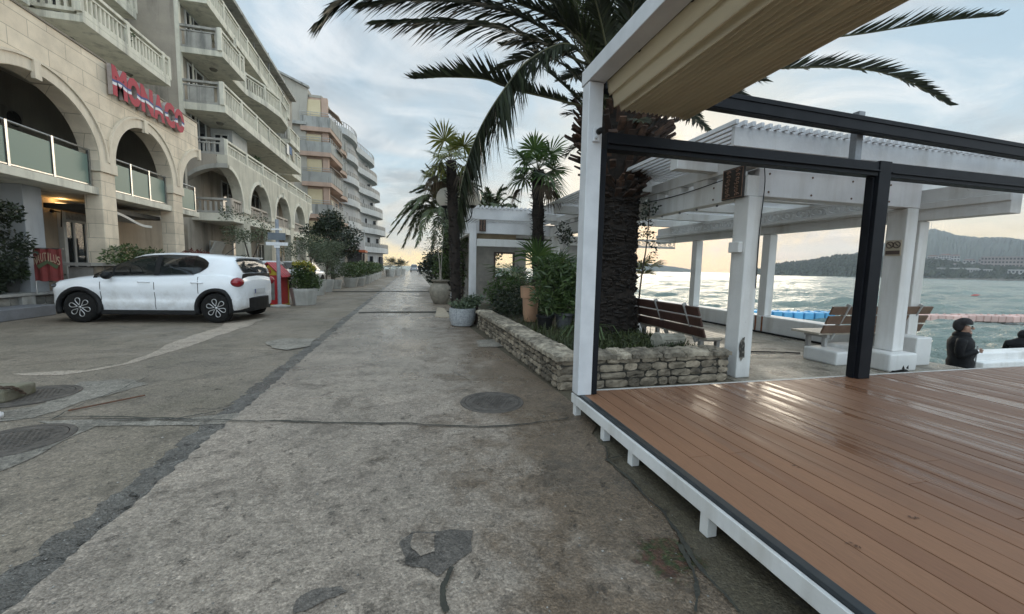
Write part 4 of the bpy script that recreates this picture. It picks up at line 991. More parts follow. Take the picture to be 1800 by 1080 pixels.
for dx,dz in((-.33,-.02),(.34,.03)):
    c=(1.17+dx,10.6,3.16+dz); b=MB(); b.ball(c,.245,22,14); b.build('globe',gm,lp,smooth=True)
    b=MB(); s=1 if dx>0 else -1
    b.tube(spline([(1.17,10.6,2.6),(1.17+s*.12,10.6,2.55),(1.17+s*.28,10.6,2.62),(1.17+dx,10.6,2.78),(1.17+dx,10.6,2.92)],16),.016,6); b.lathe([(.06,0),(.12,.05),(.12,.07),(.05,.07)],(c[0],c[1],2.89+dz),14)
    b.tube([(1.17+s*(.16+.07*math.cos(a)*(1-a/9)),10.6,2.72+.07*math.sin(a)*(1-a/9)) for a in [k*.5 for k in range(15)]],.010,5)
    b.build('bracket',black,lp)
# ================================================================== RESTAURANT PERGOLA AND BUILDING
rp=thing('restaurant_pergola',(1.78,12.,0),'white slatted pergola in front of the waterside restaurant','pergola')
for (x,y,w_) in((1.66,12.,.20),(1.66,18.,.22),(4.6,12.2,.22)):
    b=MB(); b.box(x,x+w_,y,y+w_,.004,2.70); part('column',b,white,rp,.01)
b=MB(); b.box(1.60,4.9,11.93,11.99,2.80,3.12); part('fascia',b,white,rp,.008)
b=MB(); b.box(1.87,4.9,12.0,12.12,2.40,2.72); part('cross_beam',b,white,rp,.008)
b=MB(); b.box(1.3,1.66,12.02,12.14,2.38,2.68); part('cross_beam',b,white,rp,.008)
b=MB(); b.box(1.87,4.6,12.02,12.10,2.02,2.24); part('cross_beam',b,whitep,rp,.008)
b=MB(); b.box(1.68,1.80,12.2,18.,2.40,2.70); part('side_beam',b,whitep,rp,.008)
b=MB(); b.box(1.9,3.1,12.14,12.20,2.245,2.395); part('wood_panel',b,mat('tan_panel',(.26,.20,.12),(.2,.15,.09),.6,5.),rp)
b=MB(); x=1.6
while x<5.2: b.box(x,x+.05,11.85,18.5,3.122,3.19); x+=.13
part('roof_slat',b,white,rp)
menu_sign((2.03,11.96,2.62),(1,0,0),.20,.34,'dark carved sign board on the restaurant pergola column')
rb=thing('restaurant',(5.,19.,0),'grey waterside restaurant building behind the white pergola','building')
b=MB(); gw=mat('restaurant_render',(.24,.22,.19),(.18,.165,.145),.8,3.,.2,20.,streak=.4)
yw=16.8
b.box(2.3,3.35,yw,yw+.2,0.004,2.6); b.box(3.35,4.25,yw,yw+.2,0.004,.95); b.box(3.35,4.25,yw,yw+.2,2.05,2.6); b.box(4.25,4.75,yw,yw+.2,.004,2.6); b.box(5.6,8.,yw,yw+.2,.004,2.6); b.box(4.75,5.6,yw,yw+.2,2.1,2.6); b.box(2.3,2.5,yw+.2,30,.004,2.6)
b.build('wall',gw,rb)
b=MB(); b.box(2.0,8.1,16.4,30.2,2.62,2.8); b.build('roof',gw,rb)
b=MB()
for s in((3.35,3.42,.95,2.05),(4.18,4.25,.95,2.05)): b.box(s[0],s[1],yw-.02,yw+.1,s[2],s[3])
b.box(3.42,4.18,yw-.02,yw+.1,1.98,2.05); b.box(3.42,4.18,yw-.02,yw+.1,.95,1.0); b.build('window_frame',mat('dark_wood',(.06,.035,.025),(.04,.025,.02),.6,9.),rb)
fc=thing('picket_fence',(2.2,15.6,0),'low white picket fence on the restaurant terrace','fence')
b=MB(); x=2.0
while x<5.4: b.box(x,x+.09,15.6,15.63,.35,.98); x+=.19
b.build('picket',gw,fc); b=MB(); b.box(1.95,5.45,15.63,15.67,.45,.52); b.box(1.95,5.45,15.63,15.67,.8,.87); b.box(1.95,5.45,15.56,15.7,.004,.35); b.build('rail',gw,fc)
for lab,c_,sd in (('green leafy shrub under the restaurant pergola beams',(2.7,11.4,.75),301),('tall green shrub filling the gap right of the fan palm trunk',(4.0,11.2,1.0),302)):
    bush('shrub',lab,[((c_[0],c_[1],c_[2]),(.6,.5,.5)),((c_[0]+.3,c_[1]-.1,c_[2]+.35),(.35,.35,.35)),((c_[0]-.35,c_[1],c_[2]-.15),(.35,.35,.35))],1700,.13,bushl,sd,3.)
st_=thing('chair',(2.35,13.,0),'dark terrace chair under the restaurant pergola','chair')
b=MB(); b.box(2.15,2.6,12.8,13.25,.42,.46); b.build('seat',gw,st_); b=MB(); b.box(2.15,2.6,13.22,13.26,.46,.95); b.build('backrest',gw,st_)
for x_,y_ in((2.17,12.82),(2.56,12.82),(2.17,13.22),(2.56,13.22)): b=MB(); b.box(x_,x_+.03,y_,y_+.03,.004,.42); b.build('leg',gw,st_)
# ================================================================== BUILDINGS
def blocks(name,c1,c2,mort,sx=1.05,sz=.40):
    m,nt,b=nodes(name); v=pos(nt); s=N(nt,'ShaderNodeSeparateXYZ'); nt.links.new(v,s.inputs[0]); cb=N(nt,'ShaderNodeCombineXYZ')
    nt.links.new(math_(nt,'ADD',s.outputs[1],s.outputs[0]),cb.inputs[0]); nt.links.new(s.outputs[2],cb.inputs[1])
    br=N(nt,'ShaderNodeTexBrick'); nt.links.new(cb.outputs[0],br.inputs['Vector']); br.inputs['Scale'].default_value=1.; br.inputs['Brick Width'].default_value=sx; br.inputs['Row Height'].default_value=sz; br.inputs['Mortar Size'].default_value=.007; br.inputs['Bias'].default_value=-.2
    br.inputs['Color1'].default_value=c1+(1,); br.inputs['Color2'].default_value=c2+(1,); br.inputs['Mortar'].default_value=mort+(1,)
    c=mix(nt,1.,br.outputs['Color'],ramp(nt,noise(nt,v,2.2,6.,.6),[(.3,.82),(.7,1.10)]),'MULTIPLY')
    fs=noise(nt,pos(nt,1.,1.,.12),1.6,6.,.65); c=mix(nt,ramp(nt,fs,[(.55,0.),(.8,.45)]),c,(.20,.17,.125))
    nt.links.new(c,b.inputs['Base Color']); b.inputs['Roughness'].default_value=.75
    bump(nt,b,math_(nt,'SUBTRACT',math_(nt,'MULTIPLY',noise(nt,v,30.,5.),.15),math_(nt,'MULTIPLY',br.outputs['Fac'],.8)),.35,.02); return m
clad=blocks('cream_stone_cladding',(.74,.63,.485),(.67,.56,.425),(.36,.30,.22))
cladt=mat('cream_stone_trim',(.72,.63,.50),(.65,.56,.44),.75,3.,.15,30.,streak=.3,dirt=(.26,.22,.16))
beige=mat('beige_render',(.40,.36,.29),(.33,.30,.245),.85,1.1,.15,18.,streak=.5,dirt=(.18,.16,.125))
beigeB=mat('weathered_pale_render',(.58,.54,.44),(.48,.45,.365),.85,1.3,.2,18.,streak=.75,dirt=(.19,.175,.13))
stain=mat('stained_concrete',(.44,.385,.315),(.33,.29,.24),.9,1.0,.25,14.,streak=.85,dirt=(.115,.105,.09))
inner=mat('grey_beige_render',(.36,.34,.29),(.30,.28,.24),.85,1.2,.1,18.,streak=.3)  # grey-beige render of the gallery walls behind the arches
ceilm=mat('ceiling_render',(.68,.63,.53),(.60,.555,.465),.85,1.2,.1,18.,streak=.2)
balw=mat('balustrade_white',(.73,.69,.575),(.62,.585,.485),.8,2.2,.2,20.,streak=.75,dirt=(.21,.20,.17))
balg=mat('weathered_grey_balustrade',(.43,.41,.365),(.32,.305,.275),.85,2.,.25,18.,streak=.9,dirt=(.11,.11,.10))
framew=mat('white_window_frame',(.58,.58,.55),(.5,.5,.48),.5,4.)
frost=glassmat('frosted_green_glass',(.20,.27,.225),.35,.90,.15)
clearg=glassmat('tinted_glass',(.10,.13,.14),.04,.75)
def arch_wall(mb,X,th,y0,y1,zs,zt,arches,m=0):
    ys=set([y0,y1])
    for yc,rr,kz in arches:
        for k in range(29): 
            y=yc-rr*math.cos(PI*k/28)
            if y0<=y<=y1: ys.add(round(y,5))
    ys=sorted(ys)
    def zb(y,ym):
        for yc,rr,kz in arches:
            if abs(ym-yc)<rr: return zs+kz*math.sqrt(max(0,rr*rr-(y-yc)**2))
        return zs
    for a,b in zip(ys[:-1],ys[1:]):
        m_=(a+b)/2; za,zb_=zb(a,m_),zb(b,m_)
        mb.quad((X,a,za),(X,b,zb_),(X,b,zt),(X,a,zt),m); mb.quad((X-th,b,zb_),(X-th,a,za),(X-th,a,zt),(X-th,b,zt),m)
        mb.quad((X-th,a,za),(X-th,b,zb_),(X,b,zb_),(X,a,za),m)
    mb.quad((X,y0,zt),(X,y1,zt),(X-th,y1,zt),(X-th,y0,zt),m)
    for y in(y0,y1):
        z=zb(y,y+(1e-4 if y==y0 else -1e-4)); mb.quad((X,y,z),(X-th,y,z),(X-th,y,zt),(X,y,zt),m)
def ringband(mb,X,yc,zs,r0,r1,pr,a0=0.,a1=180.,n=24,m=0,kz=1.):
    P=[]
    for k in range(n+1):
        a=R(a0+(a1-a0)*k/n); P.append((math.cos(a),math.sin(a)))
    for (c,s),(c2,s2) in zip(P[:-1],P[1:]):
        q=lambda r_,cc,ss,x: (x,yc+r_*cc,zs+(r_+(kz-1)*r0)*ss)
        mb.quad(q(r0,c,s,X+pr),q(r1,c,s,X+pr),q(r1,c2,s2,X+pr),q(r0,c2,s2,X+pr),m)
        mb.quad(q(r1,c,s,X+pr),q(r1,c,s,X),q(r1,c2,s2,X),q(r1,c2,s2,X+pr),m); mb.quad(q(r0,c2,s2,X+pr),q(r0,c2,s2,X),q(r0,c,s,X),q(r0,c,s,X+pr),m)
def balustrade(mb,path,z0,h,step=.19,w=.075,post=2.1,m=0,double=True):
    mb.strip(path,.14,z0,z0+.10,m); mb.strip(path,.16,z0+h-.10,z0+h,m)
    if double: mb.strip(path,.10,z0+h-.26,z0+h-.20,m)
    d=0.
    for a,b in zip(path[:-1],path[1:]):
        a=Vector(a);b=Vector(b);L=(b-a).length;t=(b-a)/L; ang=math.atan2(t.y,t.x); M_=Matrix.Rotation(ang,3,'Z'); n=max(1,int(L/step))
        for k in range(n):
            p=a.lerp(b,(k+.5)/n); mb.obox((p.x,p.y,z0+h*.42),w,.06,h*.68,M_,m)
        k=0
        for k in range(int(L/post)+2):
            p=a.lerp(b,min(1,k*post/L)); mb.obox((p.x,p.y,z0+h/2+.01),.15,.165,h+.02,M_,m)
curt=mat('curtain_behind_glass',(.34,.33,.30),(.24,.235,.22),.5,7.,spec=.6); blind=mat('rolled_blind',(.46,.42,.34),(.40,.36,.29),.6,3.)
wrg=random.Random(31)
def window(par,X,yc,z0,z1,w,fm=framew,gm_=None,axis='x',name='window',sp=1):
    """window lying in plane X (facing +X) or, with axis 'y', in plane Y facing -Y"""
    f=MB();p=MB(); t=.07
    if gm_ is None: gm_=wrg.choice((darkgl,darkgl,curt,blind))
    def bx(mb,a0,a1,z0_,z1_,d0,d1):
        if axis=='x': mb.box(X+d0,X+d1,a0,a1,z0_,z1_)
        else: mb.box(a0,a1,X-d1,X-d0,z0_,z1_)
    a0,a1=yc-w/2,yc+w/2
    bx(f,a0,a0+t,z0,z1,.003,.06); bx(f,a1-t,a1,z0,z1,.003,.06); bx(f,a0+t,a1-t,z1-t,z1,.003,.06); bx(f,a0+t,a1-t,z0,z0+t,.003,.06)
    for k in range(1,sp+1): 
        c=a0+(a1-a0)*k/(sp+1); bx(f,c-t/2,c+t/2,z0+t,z1-t,.003,.055)
    o=f.build(name,fm,par); bx(p,a0+t,a1-t,z0+t,z1-t,.005,.02); p.build('pane',gm_,o); return o
# ---------------------------------------------------------------- building with the arcade (cream stone)
XA=-8.5
A_=thing('hotel_building',(-10.,14.,0),'cream stone arcade building with red lettering and glass balustrades at left','building')
b=MB(); arcA=[(7.9,1.82,.82),(12.24,1.84,.82),(16.2,1.47,1.),(19.82,1.47,1.)]
arch_wall(b,XA,.42,5.5,19.75,4.15,6.98,arcA)
b.build('arcade_wall',clad,A_)
b=MB(); b.box(XA-.5,XA+.03,5.5,19.78,6.982,7.03); b.build('coping',mat('dark_coping',(.20,.17,.13),(.15,.13,.10),.7,5.),A_)
for yc,a0,a1,rr,kz in((7.9,0,180,1.84,.82),(12.24,0,180,1.85,.82),(16.2,0,180,1.48,1.),(19.82,92,180,1.48,1.)):
    b=MB(); ringband(b,XA,yc,4.15,rr,rr+.26,.035,a0,a1,24,0,kz); ringband(b,XA,yc,4.15,rr+.26,rr+.32,.075,a0,a1,24,0,1+(kz-1)*rr/(rr+.26))
    b.box(XA+.002,XA+.09,min(yc-.09,19.60),min(yc+.09,19.74),5.52,5.93); b.build('archivolt',cladt,A_)
for y0,y1 in((9.74,10.38),(14.09,14.73),(17.67,18.35)):
    b=MB(); b.box(XA-.42,XA-.002,y0+.03,y1-.03,.004,3.85); o=b.build('pillar',clad,A_,bevel=.012)
    b=MB(); b.box(XA-.46,XA+.05,y0-.03,y1+.03,3.852,4.148); b.build('capital',cladt,o,bevel=.012)
b=MB(); b.box(-13.5,XA-.06,5.5,19.7,3.2,3.40); b.build('floor_slab',balw,A_,bevel=.01)
b=MB(); b.box(-14.,XA-.425,5.5,19.7,6.72,6.97); b.build('terrace_slab',ceilm,A_)
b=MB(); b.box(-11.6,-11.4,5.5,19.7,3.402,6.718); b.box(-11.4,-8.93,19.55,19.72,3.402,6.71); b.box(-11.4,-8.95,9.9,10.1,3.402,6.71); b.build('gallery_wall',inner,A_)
for y0,y1,rl in((10.4,14.07,1),(14.75,17.65,1),(18.37,19.7,1),(6.,9.7,1)):
    b=MB(); n=max(1,round((y1-y0)/1.05)); 
    o=None
    for k in range(n+1):
        y=y0+.05+(y1-y0-.1)*k/n; b.box(XA-.22,XA-.16,y-.03,y+.03,3.402,4.42)
    b.tube([(XA-.19,y0,4.40),(XA-.19,y1,4.40)],.03,8); b.box(XA-.21,XA-.17,y0,y1,3.44,3.47); o=b.build('glass_railing',steel,A_)
    for k in range(n):
        a0=y0+.05+(y1-y0-.1)*k/n+.05; a1=y0+.05+(y1-y0-.1)*(k+1)/n-.05; g_=MB(); g_.box(XA-.197,XA-.183,a0,a1,3.48,4.26); g_.build('pane',frost,o)
# ground floor walls
b=MB(); b.box(-13.,-9.3,12.76,13.30,.004,3.198); b.build('wall_stub',mat('grey_white_render',(.40,.41,.42),(.34,.35,.36),.8,1.5,.1,18.,streak=.3),A_,bevel=.01)
b=MB(); b.box(-10.8,-10.6,13.3,15.72,.004,3.198); b.box(-10.8,-10.6,17.2,22.4,.004,3.198); b.box(-10.8,-10.6,15.72,17.2,2.80,3.198); b.box(-10.8,-10.6,15.72,17.2,.004,.45); b.box(-13.,-10.6,17.6,17.8,.004,3.19); b.build('ground_wall',mat('tan_render',(.42,.34,.25),(.36,.29,.215),.85,1.5,.15,18.,streak=.4),A_)
b=MB(); b.box(-10.95,-10.9,15.5,17.4,.45,2.9); b.build('shop_interior',mat('dim_interior',(.05,.04,.035),(.03,.025,.022),.7,3.),A_)
d=window(A_,-10.62,16.46,.46,2.62,1.46,framew,glassmat('shop_glass',(.03,.035,.035),.04,.7),name='shop_door',sp=2)
b=MB(); b.box(-10.6,-10.52,15.75,17.17,2.62,2.84); b.build('door_fascia',mat('grey_lettered_fascia',(.20,.20,.20),(.35,.35,.34),.6,14.),A_)
b=MB(); b.box(-10.59,-10.45,15.62,15.74,.46,2.85); b.build('door_jamb',framew,A_)
b=MB(); b.box(-10.4,-9.1,14.9,18.,2.86,3.0); b.box(-10.3,-10.1,16.2,16.6,3.0,3.15); b.build('duct',mat('dark_beam',(.11,.10,.085),(.07,.065,.055),.7,3.),A_)
# upper storeys set back
b=MB(); b.box(-14.,-13.,5.5,22.48,6.97,15.0); b.build('upper_wall',ceilm,A_)
def balconyA(y0,y1,xf,z,name='balcony',xb=-13.0,mm=balw,end=True):
    b=MB(); b.box(xb,xf,y0,y1,z-.20,z); b.box(xf-.16,xf,y0,y1,z+.002,z+.09); o=b.build(name,mm,A_,bevel=.01)
    b=MB(); path=[(xf-.08,y0),(xf-.08,y1)]; balustrade(b,path,z+.09,.86)
    if end: balustrade(b,[(xb,y0+.08),(xf-.16,y0+.08)],z+.09,.86)
    b.build('railing',mm,o); return o
balconyA(15.72,20.3,-9.6,8.70); balconyA(7.,15.2,-10.5,8.70); balconyA(16.5,21.0,-11.0,11.45); balconyA(8.,15.6,-10.9,11.45); balconyA(15.,21.5,-11.2,14.2)
for yc,z0,z1,w_ in((14.6,6.98,8.35,1.3),(18.3,8.72,10.9,1.6),(17.,11.5,13.6,1.5)): window(A_,-13.,yc,z0,z1,w_)
# ceiling lights under slabs
def ceil_lamp(x,y,z,label):
    b=MB(); b.lathe([(.001,-.09),(.12,-.085),(.17,-.02),(.18,-.001)],(x,y,z),16); o=b.build('ceiling_lamp',mat('dusty_lamp',(.20,.18,.14),(.13,.12,.09),.5,9.),smooth=True); T(o,label,'lamp','ceiling lamps under the slabs')
ceil_lamp(-10.6,13.2,6.715,'round ceiling lamp inside the leftmost big cream arch'); ceil_lamp(-10.4,17.0,6.715,'round ceiling lamp inside the second cream arch')
ceil_lamp(-10.8,16.9,8.495,'round lamp under the balcony near the first red letter'); ceil_lamp(-10.6,19.4,8.495,'round lamp under the balcony near the last red letters')
def ac(c,label,M_=None,facing='x'):
    t=thing('air_conditioner',c,label,'air conditioner','wall mounted air conditioners')
    b=MB(); b.box(-.15,.15,-.42,.42,0,.58); b.build('casing',mat('ac_casing',(.30,.29,.26),(.23,.22,.20),.6,5.,streak=.5),t,local=True,bevel=.015)
    b=MB(); b.lathe([(.22,.151),(.22,.165),(.20,.165),(.20,.152),(.03,.152),(.03,.17),(.001,.17)],(0,.12,.29),20,0,'x')
    for k in range(6): 
        a=k*PI/6; b.obox((.162,.12,.29),.006,.40,.008,Matrix.Rotation(a,3,'X'))
    b.build('fan_grille',mat('ac_grille',(.04,.04,.038),(.03,.03,.03),.6,9.),t,local=True)
    b=MB(); b.box(-.15,.13,-.3,-.26,-.05,-.002); b.box(-.15,.13,.26,.3,-.05,-.002); b.build('bracket',greym,t,local=True)
    t.location=c; return t
ac((-11.2,15.0,5.05),'air conditioner on the wall inside the leftmost cream arch'); ac((-12.8,16.1,7.55),'air conditioner peeking over the cream parapet above the sign'); ac((-10.4,13.75,2.45),'air conditioner on the wall under the glass balustrade beside the lit wall lamp')
# wall lamp, lit
wl=thing('wall_lamp',(-10.45,15.55,2.9),'lit torch shaped wall lamp beside the shop door','wall lamp')
b=MB(); b.tube([(-10.6,15.45,2.82),(-10.42,15.5,2.80)],.02,6); b.ball((-10.58,15.44,2.82),.06); b.tube([(-10.42,15.5,2.35),(-10.40,15.53,2.98)],.014,6); b.build('arm',black,wl)
b=MB(); b.lathe([(.03,0),(.13,.09)],(-10.40,15.53,2.98),16); b.build('lamp_shade',emit('lamp_glow',(1.,.66,.28),3.),wl)
pl_=bpy.data.lights.new('lamp_light','POINT'); pl_.energy=4; pl_.color=(1.,.65,.30); pl_.shadow_soft_size=.08; po=bpy.data.objects.new('lamp_light',pl_); COL.objects.link(po); po.location=(-10.38,15.53,3.13); po.parent=None
# red sign
sgn=thing('shop_sign',(XA,16.6,6.55),'row of red letters with a white and blue wave stripe on the cream parapet','sign')
def signmat():
    m,nt,b=nodes('red_letter_face'); g=N(nt,'ShaderNodeNewGeometry'); s=N(nt,'ShaderNodeSeparateXYZ'); nt.links.new(g.outputs['Position'],s.inputs[0])
    wv=math_(nt,'MULTIPLY',math_(nt,'SINE',math_(nt,'MULTIPLY',s.outputs[1],10.)),.022)
    z=math_(nt,'ADD',s.outputs[2],wv); 
    red=mix(nt,noise(nt,g.outputs['Position'],3.,4.),(.44,.055,.075),(.36,.065,.085))
    c=mix(nt,math_(nt,'MULTIPLY',math_(nt,'GREATER_THAN',z,6.435),math_(nt,'LESS_THAN',z,6.515)),red,(.68,.68,.70))
    c=mix(nt,math_(nt,'MULTIPLY',math_(nt,'GREATER_THAN',z,6.515),math_(nt,'LESS_THAN',z,6.585)),c,(.08,.10,.24))
    nt.links.new(c,b.inputs['Base Color']); b.inputs['Roughness'].default_value=.6; b.inputs['Specular IOR Level'].default_value=.1; return m
sm_=signmat(); sd_=mat('letter_return',(.40,.34,.31),(.30,.25,.23),.6,6.,streak=.5)
b=MB(); b.box(XA+.003,XA+.04,14.70,18.36,6.24,6.86); b.build('backing',mat('sign_backing',(.48,.42,.35),(.40,.35,.29),.7,5.,streak=.4),sgn)
for k,chh in enumerate('MONACO'):
    y=14.90+k*.635; b=MB(); text_into(b,chh,(XA+.17,y,6.55),(0,1,0),(0,0,1),.62,.84,.004,0,.06); o=b.build('letter',sm_,sgn)
    b=MB(); text_into(b,chh,(XA+.108,y,6.55),(0,1,0),(0,0,1),.62,.84,.056,0,.06); b.build('letter_return',sd_,o)
# rubble walls and steps
rw=thing('rubble_wall',(-8.4,14.5,0),'brown rubble retaining wall below the shop door','wall')
b=MB(); stonewall(b,(-8.35,17.4),(-8.35,13.35),(1,0),[.34,.30,.30,.26],51,.35,.75); b.build('stone_face',mat('brown_rubble',(.20,.165,.125),(.11,.095,.075),.9,3.,.9,12.,island=.5),rw)
b=MB(); b.box(-8.9,-8.36,13.35,17.4,.004,1.18); b.box(-9.0,-8.30,13.2,17.5,1.21,1.29); b.build('coping',mat('grey_coping',(.30,.29,.26),(.22,.21,.19),.85,4.,.3,20.),rw)
lw=thing('low_planter_wall',(-9.2,11.5,0),'low stone clad planter wall behind the front of the white car','wall')
b=MB(); stonewall(b,(-9.2,13.6),(-9.2,8.),(1,0),[.22,.22],52,.3,.8); b.build('stone_face',mat('planter_cladding',(.26,.25,.22),(.15,.145,.13),.85,2.,.7,12.,island=.5),lw)
b=MB(); b.box(-10.3,-9.21,8.,13.6,.004,.44); b.box(-10.3,-9.10,7.95,13.65,.46,.53); b.box(-9.21,-9.12,12.25,12.62,.004,.455); b.box(-9.21,-9.11,13.3,13.62,.004,.455); b.build('coping',conc,lw,bevel=.012)
b=MB(); b.box(-9.15,-8.55,9.0,12.35,.004,.26); T(b.build('step',mat('grey_step',(.17,.175,.19),(.13,.135,.145),.8,4.,.3,30.),bevel=.015),'grey concrete step at the foot of the planter wall, far left','step')
# banner NAUTILUS
bn_=thing('banner',(-9.7,13.1,.6),'red banner with cream lettering hanging beside the white pillar','banner')
p0=ay(57,437,12.6); p1=ay(108,437,12.6); zt=p0.z; wB=p1.x-p0.x
b=MB(); nn=14
vs=[(p0.x+wB*i/nn,12.6+.02*math.sin(i*1.3),zt-.80*j+.01*math.sin(i)) for j in(0,1) for i in range(nn+1)]
b.add(vs,[(i,i+1,nn+2+i,nn+1+i) for i in range(nn)]); o=b.build('cloth',mat('red_banner_cloth',(.23,.04,.035),(.17,.03,.028),.8,5.,.2,9.),bn_); e=o.modifiers.new('s','SOLIDIFY'); e.thickness=.006
b=MB(); cream=mat('cream_lettering',(.50,.36,.25),(.42,.30,.2),.7,7.)
for k,chh in enumerate('NAUTILUS'):
    u=(k-3.5)/3.5; text_into(b,chh,(p0.x+wB*(.5+u*.40),12.565,zt-.20-.09*u*u),(1,0,0),(0,0,1),wB*(.098 if chh!='I' else .03),.21,.003,0,.0)
b.build('lettering',cream,bn_)
b=MB(); b.add([(p0.x+wB*.12,12.572,zt-.42),(p0.x+wB*.5,12.572,zt-.27),(p0.x+wB*.88,12.572,zt-.42),(p0.x+wB*.8,12.572,zt-.50),(p0.x+wB*.5,12.572,zt-.36),(p0.x+wB*.2,12.572,zt-.50)],[(0,1,4,5),(1,2,3,4)]); b.build('emblem',mat('green_emblem',(.10,.13,.06),(.08,.1,.05),.7,7.),bn_)
b=MB(); b.tube([(p0.x-.03,12.6,zt+.01),(p1.x+.03,12.6,zt+.01)],.014,6); b.tube([(p0.x,12.62,zt+.01),(p0.x,12.62,.5)],.014,6); b.build('pole',steel,bn_)
b=MB(); b.box(-8.98,-8.93,18.0,18.9,.3,2.15); T(b.build('panel',mat('navy_panel',(.012,.014,.05),(.018,.02,.06),.5,5.)),'tall navy blue panel beside the second cream pillar','panel')
b=MB(); P=[(-8.9,14.9,2.95),(-8.9,15.7,2.82),(-8.9,16.5,2.62),(-8.9,17.1,2.60)]; S=spline(P,14)
for a_,c_ in zip(S[:-1],S[1:]): b.add([a_,c_,c_+Vector((-.9,0,.12)),a_+Vector((-.9,0,.12)),a_-UP*.08,c_-UP*.08],[(0,1,2,3),(0,4,5,1)])
o=b.build('canopy',framew); T(o,'white curved canopy under the slab between the cream pillars','canopy'); e=o.modifiers.new('s','SOLIDIFY'); e.thickness=.02
# ---------------------------------------------------------------- second building with pale arches
B_=thing('apartment_building',(-10.,30.,0),'weathered pale apartment block with stepped balustraded balconies above small arches','building')
YB=22.5; arcB=[(22.5,1.65,1.),(26.72,1.62,1.),(30.95,1.62,1.),(35.15,1.62,1.),(39.3,1.6,1.)]
b=MB(); arch_wall(b,XA,.45,YB,39.3,4.2,6.45,arcB); b.build('arcade_wall',beigeB,B_)
for yc,a0,a1 in((22.5,0,88),(26.72,0,180),(30.95,0,180),(35.15,0,180),(39.3,90,180)):
    b=MB(); ringband(b,XA,yc,4.2,1.63,1.80,.04,a0,a1); 
    if 23<yc<39: b.box(XA+.002,XA+.10,yc-.09,yc+.09,5.72,6.1)
    b.build('archivolt',balw,B_)
for y0,y1 in((24.15,25.05),(28.36,29.3),(32.6,33.5),(36.8,37.68)):
    b=MB(); b.box(XA-.45,XA-.002,y0+.03,y1-.03,.004,3.95); o=b.build('pillar',beigeB,B_,bevel=.012); b=MB(); b.box(XA-.5,XA+.05,y0-.03,y1+.03,3.952,4.198); b.build('capital',balw,o)
# return wall with half arch facing the viewer
b=MB()
for k in range(20):
    t0,t1=.22+.78*k/20,.22+.78*(k+1)/20; X0,X1=XA-2.1*t0,XA-2.1*t1; f=lambda t: 4.35+1.5*math.sqrt(max(0,1-(t*1.0)**2.2))
    b.quad((X0,YB,f(t0)),(X1,YB,f(t1)),(X1,YB,6.45),(X0,YB,6.45)); b.quad((X0,YB+.4,f(t0)),(X1,YB+.4,f(t1)),(X1,YB,f(t1)),(X0,YB,f(t0)))
b.quad((XA-2.1,YB,0),(XA-2.8,YB,0),(XA-2.8,YB,6.45),(XA-2.1,YB,6.45)); b.build('return_wall',stain,B_)
b=MB()
for k in range(20):
    t0,t1=k/20,(k+1)/20; X0,X1=XA-2.1*t0,XA-2.1*t1; f=lambda t: 4.35+1.5*math.sqrt(max(0,1-(t*1.0)**2.2))
    b.quad((X0,YB-.05,f(t0)),(X1,YB-.05,f(t1)),(X1,YB-.05,f(t1)+.2),(X0,YB-.05,f(t0)+.2)); b.quad((X0,YB-.05,f(t0)),(X0,YB,f(t0)),(X1,YB,f(t1)),(X1,YB-.05,f(t1)))
b.build('archivolt',balg,B_)
b=MB(); b.box(-14.5,-10.3,YB+.005,41.,.004,15.6); b.box(-14.2,-10.29,YB-.02,YB+.003,6.5,15.55); b.build('wall',stain,B_)
b=MB(); b.box(-10.298,XA-.47,YB+.41,39.3,6.2,6.44); b.build('terrace_slab',ceilm,B_)
b=MB(); b.box(-10.298,XA-.02,YB+.42,39.2,3.38,3.76); o=b.build('gallery_balcony',balw,B_,bevel=.01)
b=MB(); balustrade(b,[(XA-.12,YB+.5),(XA-.12,24.1)],3.77,.72,.22,.10,double=False)
for y0,y1 in((25.1,28.3),(29.35,32.55),(33.55,36.75)): balustrade(b,[(XA-.2,y0),(XA-.2,y1)],3.77,.72,.22,.10,double=False)
b.build('railing',mat('pinkish_balustrade',(.50,.43,.36),(.42,.36,.30),.8,3.,.1,20.,streak=.4),o)
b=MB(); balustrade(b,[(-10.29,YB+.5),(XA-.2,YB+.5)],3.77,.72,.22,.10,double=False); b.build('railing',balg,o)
for yc,z0,z1,w_ in((25.2,.4,2.5,1.3),(28.,.3,2.6,1.3),(32.,.3,2.7,1.6),(36.,.3,2.7,1.6)): window(B_,-10.3,yc,z0,z1,w_,sp=1)
b=MB(); b.obox((-10.05,24.7,1.95),.04,1.3,1.1,Matrix.Rotation(R(25),3,'Y')); b.build('open_pane',framew,B_)
for yc in(27.,31.2,35.3): window(B_,-10.3,yc,3.85,5.9,1.6)
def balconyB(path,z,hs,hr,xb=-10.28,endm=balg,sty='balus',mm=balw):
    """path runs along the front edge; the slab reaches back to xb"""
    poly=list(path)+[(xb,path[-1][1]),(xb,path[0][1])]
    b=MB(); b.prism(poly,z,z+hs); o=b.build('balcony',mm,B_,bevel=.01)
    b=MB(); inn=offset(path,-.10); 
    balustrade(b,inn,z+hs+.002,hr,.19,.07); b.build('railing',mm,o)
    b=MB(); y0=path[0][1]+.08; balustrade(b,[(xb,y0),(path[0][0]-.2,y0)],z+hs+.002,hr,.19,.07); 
    b.box(xb+.35,path[0][0]-.5,y0-.035,y0+.035,z+hs+.12,z+hs+hr-.28); b.build('railing',endm,o); return o
